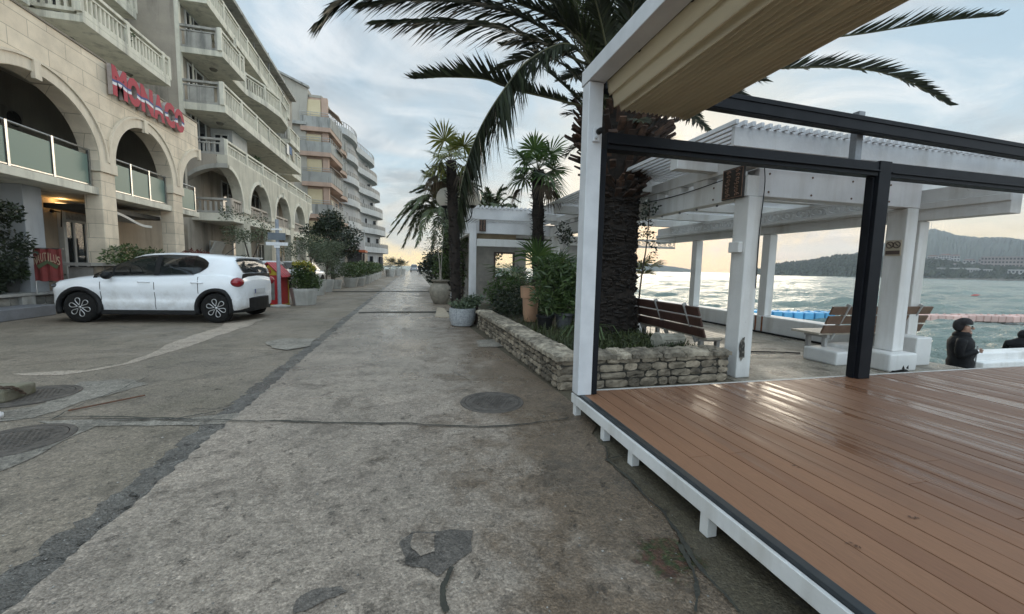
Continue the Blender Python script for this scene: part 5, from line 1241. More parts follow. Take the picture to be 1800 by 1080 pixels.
# lowest balustrade above the arches
b=MB(); balustrade(b,[(XA-.10,YB+.1),(XA-.10,39.2)],6.455,.72,.2,.07,2.4); b.build('railing',balw,B_)
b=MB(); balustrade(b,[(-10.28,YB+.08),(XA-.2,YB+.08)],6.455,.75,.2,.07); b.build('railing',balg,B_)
balconyB([(XA,YB),(XA,36.)],8.38,.32,1.02)
balconyB([(XA,YB),(XA,25.1)],10.86,.25,.98)
balconyB([(-9.1,25.12),(-9.1,27.),(-8.6,28.6),(-8.3,30.5),(-8.45,32.5),(-9.1,34.)],10.86,.25,.98)
balconyB([(-9.05,YB),(-9.25,28.),(-9.45,34.),(-9.75,38.2)],13.1,.28,1.0)
balconyB([(-9.3,36.4),(-9.3,39.2)],10.86,.3,.95)
balconyB([(-9.3,36.6),(-9.3,39.4)],8.4,.3,.95)
b=MB(); b.box(-10.35,-10.18,YB-.03,YB+.15,6.5,13.1); b.build('corner_post',balw,B_)
b=MB(); b.beam((-9.,25.4,13.1),(-8.95,25.2,12.0),.10,.10); b.build('downpipe',balw,B_)
for yc in(24.,27.5,31.,34.5,38.):
    for z0 in(6.6,8.8,11.2,13.5): window(B_,-10.3,yc,z0,z0+1.95,1.5)
b=MB(); b.box(-10.25,-9.25,25.2,27.2,6.46,8.37); b.build('utility_box',mat('pale_box',(.48,.49,.48),(.42,.43,.42),.7,4.),B_)
b=MB(); b.prism([(-9.3,YB),(-9.9,41),(-14.6,41),(-14.6,YB)],15.6,15.8); b.build('roof',balg,B_)
window(B_,25.2,-9.75,6.8,8.1,.7,axis='y')
b=MB()
for y in(31.,33.8): b.tube([(-9.9,y,14.9),(-9.9,y,16.3)],.03,6); b.tube([(-9.9,y-.3,16.1),(-9.9,y+.3,16.1)],.02,5)
b.build('antenna',greym,B_)
ac((-10.1,24.3,11.2),'air conditioner on the second balcony of the pale apartment block'); ceil_lamp(-9.5,24.,10.86,'round lamp under the highest left balcony of the pale block'); ceil_lamp(-9.4,24.2,8.375,'round lamp under the long middle balcony of the pale block')
# ---------------------------------------------------------------- pink building
C_=thing('pink_building',(-11.,50.,0),'grey sided building with pink balcony slabs and cream shutters','building')
pink=mat('pink_render',(.48,.335,.255),(.41,.285,.22),.8,1.2,.1,10.,streak=.4,dirt=(.25,.17,.12))
greyr=mat('grey_render',(.44,.40,.335),(.36,.33,.28),.85,.5,.1,8.,streak=.55,dirt=(.16,.16,.15))
parap=mat('grey_parapet',(.38,.37,.34),(.29,.285,.265),.85,.8,.1,8.,streak=.95,dirt=(.09,.09,.08))
shut=mat('cream_shutter',(.60,.50,.32),(.55,.45,.28),.7,1.,.0)
YC=46.06
b=MB(); poly=[(-20.5,0.004),(-10.4,.004),(-10.4,15.2),(-10.1,18.9),(-13.5,20.4),(-20.5,20.4)]
vs=[(x,YC+.3,z) for x,z in poly]+[(x,50.,z) for x,z in poly]; n=6
b.add(vs,[tuple(range(n)),tuple(range(2*n-1,n-1,-1))]+[((i+1)%n,i,i+n,(i+1)%n+n) for i in range(n)]); b.box(-20.,-10.5,50.,58.,.004,16.2); b.build('wall',greyr,C_)
b=MB(); b.beam((-10.0,YC+.2,19.0),(-13.6,YC+.2,20.5),.5,.18); b.beam((-13.6,YC+.2,20.5),(-20.5,YC+.2,20.5),.5,.18); b.build('roof_edge',parap,C_)
b=MB(); b.box(-13.3,-10.3,YC-.1,YC+.32,15.3,15.6); b.build('cornice',parap,C_)
b=MB(); b.box(-15.6,-14.2,YC+1,YC+3,20.4,21.3); b.build('chimney',mat('dark_roof',(.10,.07,.10),(.08,.06,.08),.8,3.),C_)
LV=[6.5,9.75,12.75,15.2]
for i,z in enumerate(LV):
    xs0=-11.0+.15*(i%2); pth=[(-8.05,YC),(-7.9,48.5),(-7.75,51.2),(-8.3,53.),(-7.9,55.),(-8.0,56.6)]
    b=MB(); b.prism([(xs0,YC)]+pth+[(xs0,56.6)],z-.42,z); o=b.build('balcony_slab',pink,C_)
    b=MB(); b.strip([(xs0,YC+.08)]+[(p[0]-.02,p[1]+.08) for p in pth],.14,z+.002,z+1.02); b.build('parapet',parap,o)
    b=MB(); rail=[(xs0,YC+.08)]+[(p[0]-.02,p[1]+.08) for p in pth]
    for zz in(1.2,1.42): b.tube([(p[0],p[1],z+zz) for p in rail],.03,5)
    for a_,c_ in zip(rail[:-1],rail[1:]):
        for k in range(3): q=(a_[0]+(c_[0]-a_[0])*k/3,a_[1]+(c_[1]-a_[1])*k/3); b.tube([(q[0],q[1],z+1.),(q[0],q[1],z+1.44)],.025,5)
    b.build('railing',mat('thin_rail',(.42,.41,.38),(.33,.32,.3),.5,5.),o)
for i,z in enumerate([3.3]+LV):
    zt=(LV+[19.0])[i]-.42 if i<len(LV) else 18.2; ye=57 if i<len(LV) else 50
    b=MB(); b.box(-8.9,-8.35,YC+.35,YC+.9,z,zt); b.box(-10.9,-8.9,YC+.55,YC+.75,z,zt); b.box(-9.3,-9.1,YC+.75,ye,z,zt); b.build('pink_wall',pink,C_)
    if i<4 or True:
        b=MB(); b.box(-10.55,-9.0,YC+.40,YC+.545,z+.1,zt-.25); b.build('shutter',shut,C_)
    for yy in(49.,52.,55.):
        b=MB(); b.box(-9.1,-9.04,yy-.7,yy+.7,z+.1,zt-.5); b.build('shutter',shut if (i+yy)%2 else darkgl,C_)
    if 0<i<5:
        b=MB(); yy=47.6+(i%2)*.6; zz=zt-.15; b.add([(-9.0,yy,zz),(-9.0,yy+2.8,zz),(-7.5,yy+2.8,zz-1.15),(-7.5,yy,zz-1.15)],[(0,1,2,3)]); o=b.build('awning',mat('striped_awning',(.60,.52,.45),(.48,.36,.28),.8,9.),C_); e=o.modifiers.new('s','SOLIDIFY'); e.thickness=.06
b=MB(); b.prism([(-10.1,YC+.5),(-8.9,YC+.5),(-8.7,50),(-10.3,50)],18.2,18.45); b.build('roof',greyr,C_)
b=MB(); b.beam((-8.9,YC+.9,18.4),(-8.7,51,16.2),.2,.2); b.build('pergola_rafter',balw,C_)
# ---------------------------------------------------------------- curved grey building
D_=thing('curved_building',(-8.,66.,0),'pale grey building with wavy curved balconies at the end of the street','building')
dw=mat('pale_grey_render',(.47,.46,.45),(.40,.39,.385),.85,.6,.1,6.,streak=.35,dirt=(.22,.21,.2))
dp_=mat('curved_parapet',(.56,.55,.53),(.48,.47,.455),.8,.7,.1,6.,streak=.35,dirt=(.26,.25,.235)); dr_=mat('curved_railing',(.28,.27,.255),(.22,.215,.2),.6,2.)
for i in range(6):
    zf=3.35+2.95*i; sb=max(0,i)*.43
    b=MB(); b.prism([(-14,57.5),(-8.6-sb*.2,57.5),(-7.5-sb*.25,62),(-7.2-sb*.4,67),(-5.6-sb,70.5),(-4.9-sb,74.5),(-5.6-sb,77),(-14,77)],0.004 if i==0 else zf-2.95+.002,zf-.001); b.build('storey_wall',dw,D_)
    ctrl=[(-9.4,57.2),(-8.2-sb*.1,57.6),(-7.3-sb*.15,60.),(-7.0-sb*.2,62.5),(-7.1-sb*.35,65.2),(-6.1-sb*.6,67.6),(-4.9-sb*.9,70.),(-4.1-sb,73.),(-4.15-sb,75.5),(-5.4-sb,77.2)]
    S=[(p.x,p.y) for p in spline([(a_,c_,0) for a_,c_ in ctrl],36)]
    b=MB(); b.prism(S+[(-13,77.2),(-13,57.2)],zf,zf+.25); o=b.build('balcony_slab',dp_,D_)
    b=MB(); b.strip(offset(S,-.08),.16,zf+.252,zf+.85); b.build('parapet',dp_,o)
    b=MB(); Q=offset(S,-.08); b.strip(Q,.05,zf+1.42,zf+1.48)
    for k in range(0,36): b.obox((Q[k][0],Q[k][1],zf+1.14),.09,.09,.58)
    b.strip(Q,.03,zf+.90,zf+1.38) if i<5 else None
    b.build('railing',dr_,o)
    for (xx,yy) in((-8.0,60.),(-7.2,64.6),(-6.2,69.),(-5.1,72.4)):
        b=MB(); b.box(xx-sb-.3,xx-sb+.16,yy-.6,yy+.6,zf-2.0,zf-.6); b.build('window',darkgl,D_)
b=MB(); b.box(-8.2,-6.4,57.0,57.4,0.3,3.0); b.build('entrance',mat('dark_entrance',(.03,.025,.025),(.02,.018,.018),.5,3.),D_)
b=MB(); b.box(-6.9,-6.6,62.,66.,.3,3.); b.build('shop_window',mat('dark_entrance',(.03,.025,.025),(.02,.018,.018),.5,3.),D_)
b=MB(); b.box(-8.6,-5.9,56.0,59.2,3.0,3.3); b.build('awning',mat('orange_awning',(.42,.10,.03),(.34,.08,.03),.7,3.),D_)
b=MB(); b.box(-8.5,-6.0,56.6,57.2,3.32,5.0); b.tube([(-8.5,56.5,5.9),(-6.,56.5,5.9)],.05,6); 
for x_ in(-8.5,-7.2,-6.): b.tube([(x_,56.5,5.),(x_,56.5,5.9)],.05,6)
b.build('porch',dp_,D_)
for x_,y_ in((-4.88,71.6),(-4.86,73.4)):
    b=MB(); b.box(x_-.3,x_+.06,y_-.3,y_+.3,.8,2.7); b.build('door',mat('dark_slot',(.06,.06,.07),(.05,.05,.06),.5,3.),D_)

# life on the balconies
for c_,l_ in(((-10.1,28.6,9.9),'air conditioner on the long middle balcony wall of the pale block'),((-10.1,33.2,12.4),'air conditioner high on the far part of the pale block'),((-12.8,19.2,10.3),'air conditioner on the wall of the upper left balcony'),((-10.1,29.2,5.3),'air conditioner inside the second small arch')): ac(c_,l_)
for (x,y,z,l_,sd) in((-8.95,24.2,9.0,'potted plant on the near end of the long middle balcony',401),(-8.9,30.5,8.95,'potted plant halfway along the long middle balcony',402),(-9.9,18.,9.0,'potted plant on the balcony above the red letters',403),(-9.,27.6,6.9,'potted plant on the terrace above the small arches',404)):
    bush('balcony_plant',l_,[((x,y,z+.35),(.28,.3,.36)),((x,y+.2,z+.6),(.18,.2,.2))],420,.11,hedgel,sd,2.2,cat='plant',group='plants on the balconies')
ld=thing('laundry',(-8.62,33.,9.3),'row of pale laundry hanging over the long middle balcony rail','laundry')
for k,(yy,h_,m_) in enumerate(((32.2,.7,framew),(32.9,.55,mat('blue_cloth',(.16,.22,.34),(.13,.18,.28),.9,5.)),(33.6,.8,mat('cream_cloth',(.5,.44,.34),(.42,.37,.29),.9,5.)))):
    b=MB(); b.box(-8.49,-8.475,yy,yy+.55,9.75-h_,9.76); b.build('cloth',m_,ld)
for yy in(23.6,27.9,32.1): 
    b=MB(); b.tube([(-10.22,yy,6.5),(-10.22,yy,13.0)],.05,6); T(b.build('drainpipe',balw),'grey drainpipe on the pale block wall, %s from the near corner'%{23.6:'nearest',27.9:'second',32.1:'farthest'}[yy],'pipe')
# ================================================================== CARS
carw,cnt,cb_=nodes('white_car_paint'); cb_.inputs['Base Color'].default_value=(.8,.82,.85,1); cb_.inputs['Roughness'].default_value=.28; cb_.inputs['Coat Weight'].default_value=.7; cb_.inputs['Coat Roughness'].default_value=.06
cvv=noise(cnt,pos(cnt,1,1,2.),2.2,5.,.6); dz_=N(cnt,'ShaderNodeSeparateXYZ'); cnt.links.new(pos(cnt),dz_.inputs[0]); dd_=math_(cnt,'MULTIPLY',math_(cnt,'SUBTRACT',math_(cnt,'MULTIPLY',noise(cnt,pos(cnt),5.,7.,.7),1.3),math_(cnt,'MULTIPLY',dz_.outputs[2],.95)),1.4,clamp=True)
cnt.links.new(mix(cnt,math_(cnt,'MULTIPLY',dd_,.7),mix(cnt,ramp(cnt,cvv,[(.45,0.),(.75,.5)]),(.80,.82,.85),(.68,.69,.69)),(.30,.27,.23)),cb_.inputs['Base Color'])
carglass,_g,gb2=nodes('car_glass'); gb2.inputs['Base Color'].default_value=(.010,.012,.013,1); gb2.inputs['Alpha'].default_value=.62; gb2.inputs['Roughness'].default_value=.03; gb2.inputs['Specular IOR Level'].default_value=.7
redlens=mat('red_tail_lens',(.30,.008,.015),(.16,.004,.010),.12,6.,spec=.7)
def lerp(tab,x):
    for (a,u),(b,v) in zip(tab[:-1],tab[1:]):
        if a<=x<=b: 
            t=(x-a)/(b-a); return u+(v-u)*t
    return tab[0][1] if x<tab[0][0] else tab[-1][1]
def smooth(tab,x):
    k=len(tab)
    for i in range(k-1):
        a,u=tab[i];b,v=tab[i+1]
        if a<=x<=b:
            t=(x-a)/(b-a); d0=(v-tab[i-1][1])/(b-tab[i-1][0]) if i>0 else (v-u)/(b-a); d1=(tab[i+2][1]-u)/(tab[i+2][0]-a) if i<k-2 else (v-u)/(b-a); h=b-a
            return (2*t**3-3*t*t+1)*u+(t**3-2*t*t+t)*h*d0+(-2*t**3+3*t*t)*v+(t**3-t*t)*h*d1
    return tab[0][1] if x<tab[0][0] else tab[-1][1]
W=[(-2.0,.60),(-1.9,.74),(-1.7,.82),(-1.3,.862),(-.5,.87),(.5,.87),(1.2,.862),(1.6,.82),(1.85,.70),(1.99,.50)]
SH=[(-2.0,.86),(-1.85,.99),(-1.4,1.035),(-.6,.99),(.3,.955),(1.0,.93),(1.5,.875),(1.8,.80),(1.99,.66)]     # shoulder height
TP=[(-2.0,.90),(-1.88,1.04),(-1.4,1.06),(-.6,1.02),(.6,.99),(.95,1.0),(1.3,.965),(1.65,.90),(1.86,.82),(1.99,.68)]   # deck/hood height on the centre line
RF=[(-1.93,1.05),(-1.72,1.30),(-1.62,1.385),(-1.45,1.415),(-1.0,1.455),(-.4,1.475),(.0,1.455),(.28,1.40),(.7,1.17),(1.02,.985)]
def body_sec(x):
    w=smooth(W,x); s=smooth(SH,x); t=smooth(TP,x); zb=.20 if abs(x)<1.75 else .20+.10*(abs(x)-1.75)/.25
    return [(0,zb),(w*.80,zb),(w*.955,zb+.05),(w*.985,.40),(w*.97,.52),(w*1.0,.66),(w*.995,s-.12),(w*.955,s-.03),(w*.88,s+.005),(w*.55,(s+t)/2+.015),(0,t)]
def loft(mb,xs,sec,caps=True,m=0,skip=None):
    b=len(mb.v); k=len(sec(xs[0])); 
    for x in xs:
        S=sec(x)
        for y,z in S: mb.v.append((x,y,z))
        for y,z in S[-2:0:-1]: mb.v.append((x,-y,z))
    n=2*k-2
    for i in range(len(xs)-1):
        for j in range(n):
            if skip and skip((xs[i]+xs[i+1])/2,j): continue
            a=b+i*n+j;c=b+i*n+(j+1)%n; mb.f.append((a,c,c+n,a+n)); mb.m.append(m)
    if caps: mb.f.append(tuple(b+j for j in range(n))[::-1]); mb.m.append(m); mb.f.append(tuple(b+(len(xs)-1)*n+j for j in range(n))); mb.m.append(m)
def gh_sec(x):
    w=smooth(W,x); s=smooth(SH,x)-.02; r_=max(smooth(RF,x),s+.004); h=(r_-s)/.5; wr=w*(.90-.20*min(1,h))
    wb=w*.93
    return [(0,s),(wb,s),(wb+(wr-wb)*.35,s+(r_-s)*.38),(wb+(wr-wb)*.72,s+(r_-s)*.72),(wr,s+(r_-s)*.90),(wr*.86,s+(r_-s)*.975),(wr*.5,s+(r_-s)*.997),(0,r_)]
def sidept(sec,x,t,off):
    """point on the flank of a section, t from belt (0) to roof edge (1)"""
    S=sec(x)[1:5]; u=t*3; i=min(int(u),2); f=u-i; y=S[i][0]+(S[i+1][0]-S[i][0])*f; z=S[i][1]+(S[i+1][1]-S[i][1])*f
    return (x,y+off,z+off*.3)
def subdiv(o,l=1):
    s=o.modifiers.new('s','SUBSURF'); s.levels=l; s.render_levels=l
def hatchback(loc,rz,label,scale=1.04):
    t=thing('parked_car',(0,0,0),label,'car','parked cars')
    xs=[-2.0,-1.97,-1.9,-1.8,-1.65,-1.45,-1.25,-1.0,-.7,-.4,0,.4,.7,1.0,1.25,1.5,1.7,1.82,1.92,1.97,1.99]
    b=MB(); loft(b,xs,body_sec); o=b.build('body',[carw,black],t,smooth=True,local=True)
    bm=bmesh.new(); bm.from_mesh(o.data); bmesh.ops.recalc_face_normals(bm,faces=bm.faces); bmesh.ops.subdivide_edges(bm,edges=[e for e in bm.edges],cuts=1,use_grid_fill=True,smooth=.0); bm.to_mesh(o.data); bm.free()
    cut=MB()
    for xw in(1.24,-1.32):
        for s in(-1,1): cut.lathe([(.355,-.28),(.355,.28)],(xw,s*.80,.315),40,0,'y')
    co=cut.build('cut',black,local=True); bmc=bmesh.new(); bmc.from_mesh(co.data); bmesh.ops.recalc_face_normals(bmc,faces=bmc.faces); bmc.to_mesh(co.data); bmc.free()
    bo=o.modifiers.new('b','BOOLEAN'); bo.object=co; bo.operation='DIFFERENCE'; bo.solver='EXACT'; bpy.context.view_layer.update()
    nm=bpy.data.meshes.new_from_object(o.evaluated_get(bpy.context.evaluated_depsgraph_get())); o.modifiers.clear(); o.data=nm; bpy.data.objects.remove(co)
    for p in nm.polygons:
        c=p.center
        for xw in(1.24,-1.32):
            if math.hypot(c.x-xw,c.z-.315)<.36 and abs(c.y)<.80: p.material_index=1; p.use_smooth=False
    e=o.modifiers.new('e','EDGE_SPLIT'); e.split_angle=R(38)
    # greenhouse
    xg=[-1.93,-1.85,-1.75,-1.66,-1.55,-1.4,-1.15,-.9,-.6,-.3,0,.2,.35,.5,.65,.8,.92,1.0]
    op=lambda x,j: (j in(1,2,3,10,11,12) and -.93<x<.93) or (4<=j<=9 and .36<x) or (5<=j<=8 and x<-1.68)
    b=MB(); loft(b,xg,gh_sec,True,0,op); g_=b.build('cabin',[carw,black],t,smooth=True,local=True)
    for p in g_.data.polygons: p.material_index=1 if p.center.x>.30 or (p.center.x<-1.60 and p.center.z<1.34 and abs(p.center.y)<.5) else 0; e=g_.modifiers.new('e','EDGE_SPLIT'); e.split_angle=R(50)
    # side glass incl. black pillars, windscreen, rear screen
    for s in(-1,1):
        b=MB(); xa=[-.86,-.92,-1.0,-1.06,-1.11,-1.145]; rows=6; vs=[]
        for i,x in enumerate(xa):
            q=max(0,(-.86-x)/.285); hi=.95-.42*q**1.6; lo=.05+.30*q**2.2
            for k in range(rows+1):
                p=sidept(gh_sec,x,lo+(hi-lo)*k/rows,.009); vs.append((p[0],s*p[1],p[2]))
        n=rows+1; b.add(vs,[(i*n+k,i*n+k+1,(i+1)*n+k+1,(i+1)*n+k) for i in range(len(xa)-1) for k in range(rows)]); b.build('quarter_trim',mat('gloss_black_trim',(.006,.006,.007),(.01,.01,.01),.08,5.),t,smooth=True,local=True)
        b=MB(); xa=[.98,.85,.7,.5,.3,.1,-.1,-.3,-.5,-.7,-.86]; rows=6; vs=[]
        for i,x in enumerate(xa):
            hi=.93 if x>-.9 else .93-.5*((-.9-x)/.24); lo=.06 if x>-.9 else .06+.22*((-.9-x)/.24)
            for k in range(rows+1):
                p=sidept(gh_sec,x,lo+(hi-lo)*k/rows,.006); vs.append((p[0],s*p[1],p[2]))
        n=rows+1; b.add(vs,[(i*n+k,i*n+k+1,(i+1)*n+k+1,(i+1)*n+k) for i in range(len(xa)-1) for k in range(rows)]); b.build('side_window',carglass,t,smooth=True,local=True)
        b=MB(); 
        for x0,x1 in((-.13,-.23),(.62,.66)):
            vs=[]
            for x in(x0,x1):
                for k in range(5): p=sidept(gh_sec,x,.06+.86*k/4,.010); vs.append((p[0],s*p[1],p[2]))
            b.add(vs,[(k,k+1,k+6,k+5) for k in range(4)])
        b.build('pillar_trim',black,t,local=True)
    for nm_,xa in(('windscreen',[.96,.85,.7,.55,.42,.32]),('rear_window',[-1.92,-1.88,-1.82,-1.76,-1.70,-1.66])):
        b=MB(); vs=[]
        for x in xa:
            S=gh_sec(x); zr=S[-1][1]; wr=S[4][0]*.93
            for k in range(9):
                u=-1+2*k/8; z=zr-(zr-S[4][1])*u*u*.9; vs.append((x+(.012 if nm_=='windscreen' else -.012),wr*u,z+.008))
        n=9; b.add(vs,[(i*n+k,i*n+k+1,(i+1)*n+k+1,(i+1)*n+k) for i in range(len(xa)-1) for k in range(8)]); b.build(nm_,carglass,t,smooth=True,local=True)
    for x_,y_ in((.05,.36),(.05,-.36),(-.75,.36),(-.75,-.36)):
        b=MB(); b.ball((x_,y_,1.22),1.,10,8,0,(.05,.12,.09)); b.beam((x_+.03,y_,.95),(x_,y_,1.18),.42,.10,0,(0,1,0)); b.build('seat',black,t,smooth=False,local=True)
    b=MB(); b.tube([(.50+.06*math.sin(a)*.5,.36+.17*math.cos(a),1.04+.15*math.sin(a)) for a in [k*PI/8 for k in range(17)]],.014,5,caps=False); b.build('steering_wheel',black,t,local=True)
    b=MB(); b.box(.55,.92,-.62,.62,.97,1.03); b.build('dashboard',black,t,local=True)
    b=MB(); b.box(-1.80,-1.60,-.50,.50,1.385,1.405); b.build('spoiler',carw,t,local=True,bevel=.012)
    b=MB(); b.tube([(-1.2,.2,1.45),(-1.42,.2,1.62)],.008,5); b.build('antenna',black,t,local=True)
    # wheels
    for xw in(1.24,-1.32):
        for s in(-1,1):
            b=MB(); b.lathe([(.20,-.10),(.29,-.105),(.312,-.08),(.316,0),(.312,.08),(.29,.105),(.215,.10)],(xw,s*.755,.316),40,0,'y'); wh=b.build('wheel',rubber,t,smooth=True,local=True)
            b=MB(); b.lathe([(.001,s*.05),(.20,s*.06),(.208,s*.09),(.215,s*.09)],(xw,s*.755,.316),36,0,'y'); b.build('wheel_disc',black,wh,local=True)
            b=MB(); yo=s*(.755+.098)
            for k in range(6):
                a=k*PI/3+.3; pts=[]
                for q in range(21):
                    f=q/20*2*PI; rr=.118-.075*math.cos(f); da=.36*math.sin(f)*(.55+.45*(rr/.193)); pts.append((xw+rr*math.cos(a+da),yo,.316+rr*math.sin(a+da)))
                b.tube(pts,.0085,6,caps=False)
            b.lathe([(.001,s*.015),(.03,s*.012),(.034,0)],(xw,yo-s*.01,.316),14,0,'y'); b.build('rim',silver,wh,smooth=True,local=True)
            b=MB(); b.tube([(xw+.378*math.cos(a),s*.850,.316+.378*math.sin(a)) for a in [R(-20+220*k/24) for k in range(25)]],.048,8); b.build('wheel_arch',black,t,smooth=True,local=True)
    # cladding, bumpers
    for s in(-1,1): b=MB(); b.box(-.98,.90,.74 if s>0 else -.875,.875 if s>0 else -.74,.17,.265); b.build('sill',black,t,local=True,bevel=.015)
    def bumper(x0,x1,y,z0,z1):
        b=MB(); n=12; vs=[]
        for k in range(n+1):
            u=-1+2*k/n; x=x1+(x0-x1)*(abs(u)**3.2); vs+=[(x,y*u,z0),(x,y*u,z1),(x*.955,y*u*.96,z1+.03),(x*.955,y*u*.96,z0-.02)]
        b.add(vs,[(k*4+j,k*4+(j+1)%4,k*4+4+(j+1)%4,k*4+4+j) for k in range(n) for j in range(4)]); return b
    bumper(-1.58,-2.06,.875,.22,.50).build('rear_bumper',black,t,local=True,smooth=False)
    bumper(1.62,2.03,.85,.20,.36).build('front_bumper',black,t,local=True)
    for s in(-1,1):
        b=MB(); b.ball((-1.83,s*.715,.86),1.,20,12,0,(.215,.15,.105)); b.build('tail_lamp',redlens,t,smooth=True,local=True)
        b=MB(); b.ball((1.74,s*.62,.74),1.,14,8,0,(.15,.16,.06)); b.build('headlight',mat('headlight_glass',(.05,.055,.06),(.10,.10,.11),.1,9.,spec=.8),t,smooth=True,local=True)
        b=MB(); b.ball((.62,s*.98,.97),1.,12,8,0,(.07,.11,.075)); b.beam((.66,s*.83,.95),(.64,s*.92,.95),.06,.03); b.build('mirror',black,t,smooth=True,local=True)
        for x in(.02,-.98):
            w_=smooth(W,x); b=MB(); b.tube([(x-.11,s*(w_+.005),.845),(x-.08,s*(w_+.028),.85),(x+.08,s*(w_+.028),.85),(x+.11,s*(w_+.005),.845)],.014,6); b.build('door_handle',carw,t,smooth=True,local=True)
        b=MB()
        for x,za,zb in((.84,.30,.93),(-.16,.28,.95),(-.99,.62,.97)):
            for k in range(6):
                z0=za+(zb-za)*k/6; z1=za+(zb-za)*(k+1)/6; S=body_sec(x); Y=lambda z: lerp([(p[1],p[0]) for p in S[2:9]],z)+.003
                b.quad((x-.006,s*Y(z0),z0),(x+.006,s*Y(z0),z0),(x+.006,s*Y(z1),z1),(x-.006,s*Y(z1),z1))
        b.build('door_seam',black,t,local=True)
    b=MB(); b.box(-2.045,-2.035,-.24,.24,.60,.70); o=b.build('number_plate',mat('plate_white',(.55,.55,.55),(.5,.5,.5),.5,5.),t,local=True)
    b=MB(); b.box(-2.05,-2.046,.20,.235,.605,.695); b.build('plate_band',mat('plate_blue',(.02,.04,.2),(.02,.04,.2),.5,5.),o,local=True)
    b=MB()
    for z in(.86,.80): b.beam((-1.985,-.06,z),(-1.985,0,z+.045),.02,.022); b.beam((-1.985,0,z+.045),(-1.985,.06,z),.02,.022)
    b.build('emblem',silver,t,local=True)
    b=MB(); b.beam((-1.93,.0,1.07),(-1.88,.32,1.14),.03,.02); b.build('wiper',black,t,local=True)
    def squeeze(o):
        for c in children(o):
            if c.type=='MESH':
                for v in c.data.vertices:
                    if v.co.x<-1.5: v.co.x=-1.5+(v.co.x+1.5)*.56
            squeeze(c)
    bpy.context.view_layer.update(); squeeze(t)
    t.location=loc; t.rotation_euler=(0,0,rz); t.scale=(scale,)*3
    return t
fw=gz(147,567);rw_=gz(384,568); dirv=(fw-rw_).normalized(); hd=math.atan2(dirv.y,dirv.x)
ctr=(fw+rw_)/2; nrm_=Vector((-dirv.y,dirv.x,0))   # points to the car's left
SC=(fw-rw_).length/2.56
lat=Vector((dirv.y,-dirv.x,0))
cpos=ctr+lat*(.80*SC)+dirv*(.04*SC)
hatchback((cpos.x,cpos.y,.005),hd,'white five door hatchback parked side on in front of the cream arches',SC)
# smaller cars further off
def simplecar(loc,rz,label,m,H=1.5,L=4.2):
    t=thing('parked_car',(0,0,0),label,'car','parked cars'); b=MB()
    xs=[-L/2,-L/2+.08,-L/2+.4,-1,0,1,L/2-.5,L/2-.1,L/2]
    def s1(x): e=abs(x)/(L/2); w_=.86*(1-.18*e**6); tp=.95-.12*max(0,x/(L/2)); return [(0,.22),(w_*.9,.24),(w_,.5),(w_,.75),(w_*.9,tp),(0,tp+.03)]
    loft(b,xs,s1); b.build('body',m,t,smooth=True,local=True)
    b=MB(); tab=[(-L/2+.1,.96),(-L/2+.5,H-.05),(-.3,H),(.3,H-.05),(1.15,.95)]
    def s2(x): z=max(lerp(tab,x),.93); w_=.78-.16*(z-.93)/.55; return [(0,.92),(.80,.92),(w_,z-.06),(w_*.8,z),(0,z+.01)]
    loft(b,[p[0] for p in tab],s2); c=b.build('cabin',m,t,smooth=True,local=True); e=c.modifiers.new('e','EDGE_SPLIT'); e.split_angle=R(35)
    for s in(-1,1):
        b=MB(); b.add([(-L/2+.55,s*.775,1.0),(.95,s*.805,1.0),(.3,s*.685,H-.14),(-L/2+.75,s*.68,H-.14)],[(0,1,2,3)]); b.build('side_window',carglass,t,local=True)
        for x in(-L/2+.8,L/2-.85):
            b=MB(); b.lathe([(.18,-.1),(.31,-.1),(.32,.1),(.18,.1)],(x,s*.76,.32),20,0,'y'); b.build('wheel',rubber,t,local=True)
        b=MB(); b.box(-L/2-.01,-L/2+.05,s*.62-.12,s*.62+.12,.72,.86); b.build('tail_lamp',redlens,t,local=True)
    for x0,z0,x1,z1 in((-L/2+.09,1.0,-L/2+.46,H-.1),(1.12,1.0,.36,H-.09)):
        d=-.02 if x0<0 else .02; b=MB(); b.add([(x0+d,-.68,z0),(x0+d,.68,z0),(x1+d,.58,z1),(x1+d,-.58,z1)],[(0,1,2,3)]); b.build('windscreen',carglass,t,local=True)
    t.location=loc; t.rotation_euler=(0,0,rz); return t
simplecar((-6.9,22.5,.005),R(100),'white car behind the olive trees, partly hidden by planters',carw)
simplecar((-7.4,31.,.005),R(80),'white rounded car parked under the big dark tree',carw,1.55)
simplecar((.55,97.,.005),R(88),'small silver car far away at the end of the street',mat('silver_car_paint',(.34,.36,.38),(.28,.3,.32),.3,2.,metal=.3),1.7,4.3)
# ================================================================== LEFT SIDE PLANTERS AND PLANTS
hexp=mat('white_planter_concrete',(.47,.46,.43),(.37,.36,.33),.8,4.,.3,30.,streak=.5,dirt=(.2,.19,.16))
def planter(label,p,r0,r1,h,n=20,m=None): return pot(label,(p.x,p.y,.004),[(r0,0),(r1*.98,h*.8),(r1,h*.84),(r1,h),(r1*.86,h),(r1*.84,h-.05)],m or hexp,'planter','white planters along the street',n,True,'street_planter')
p=Vector((-3.55,14.95,0)); planter('big hexagonal white planter beside the signpost',p,.36,.44,.56,6)
cl=[((p.x,p.y,.85),(.42,.42,.4)),((p.x,p.y,1.15),(.36,.36,.28)),((p.x+.2,p.y+.1,.75),(.35,.35,.3))]
bush('topiary','dense rounded bush with yellow tips in the hexagonal planter',cl,2900,.085,hedgel,61,1.9)
b=MB(); leaves(b,[((p.x-.04,p.y,1.37),(.30,.30,.10)),((p.x+.2,p.y,1.2),(.2,.2,.12))],520,.075,1.8,62); T(b.build('golden_shrub',yell),'golden yellow leaf tips on top of the rounded bush by the signpost','shrub')
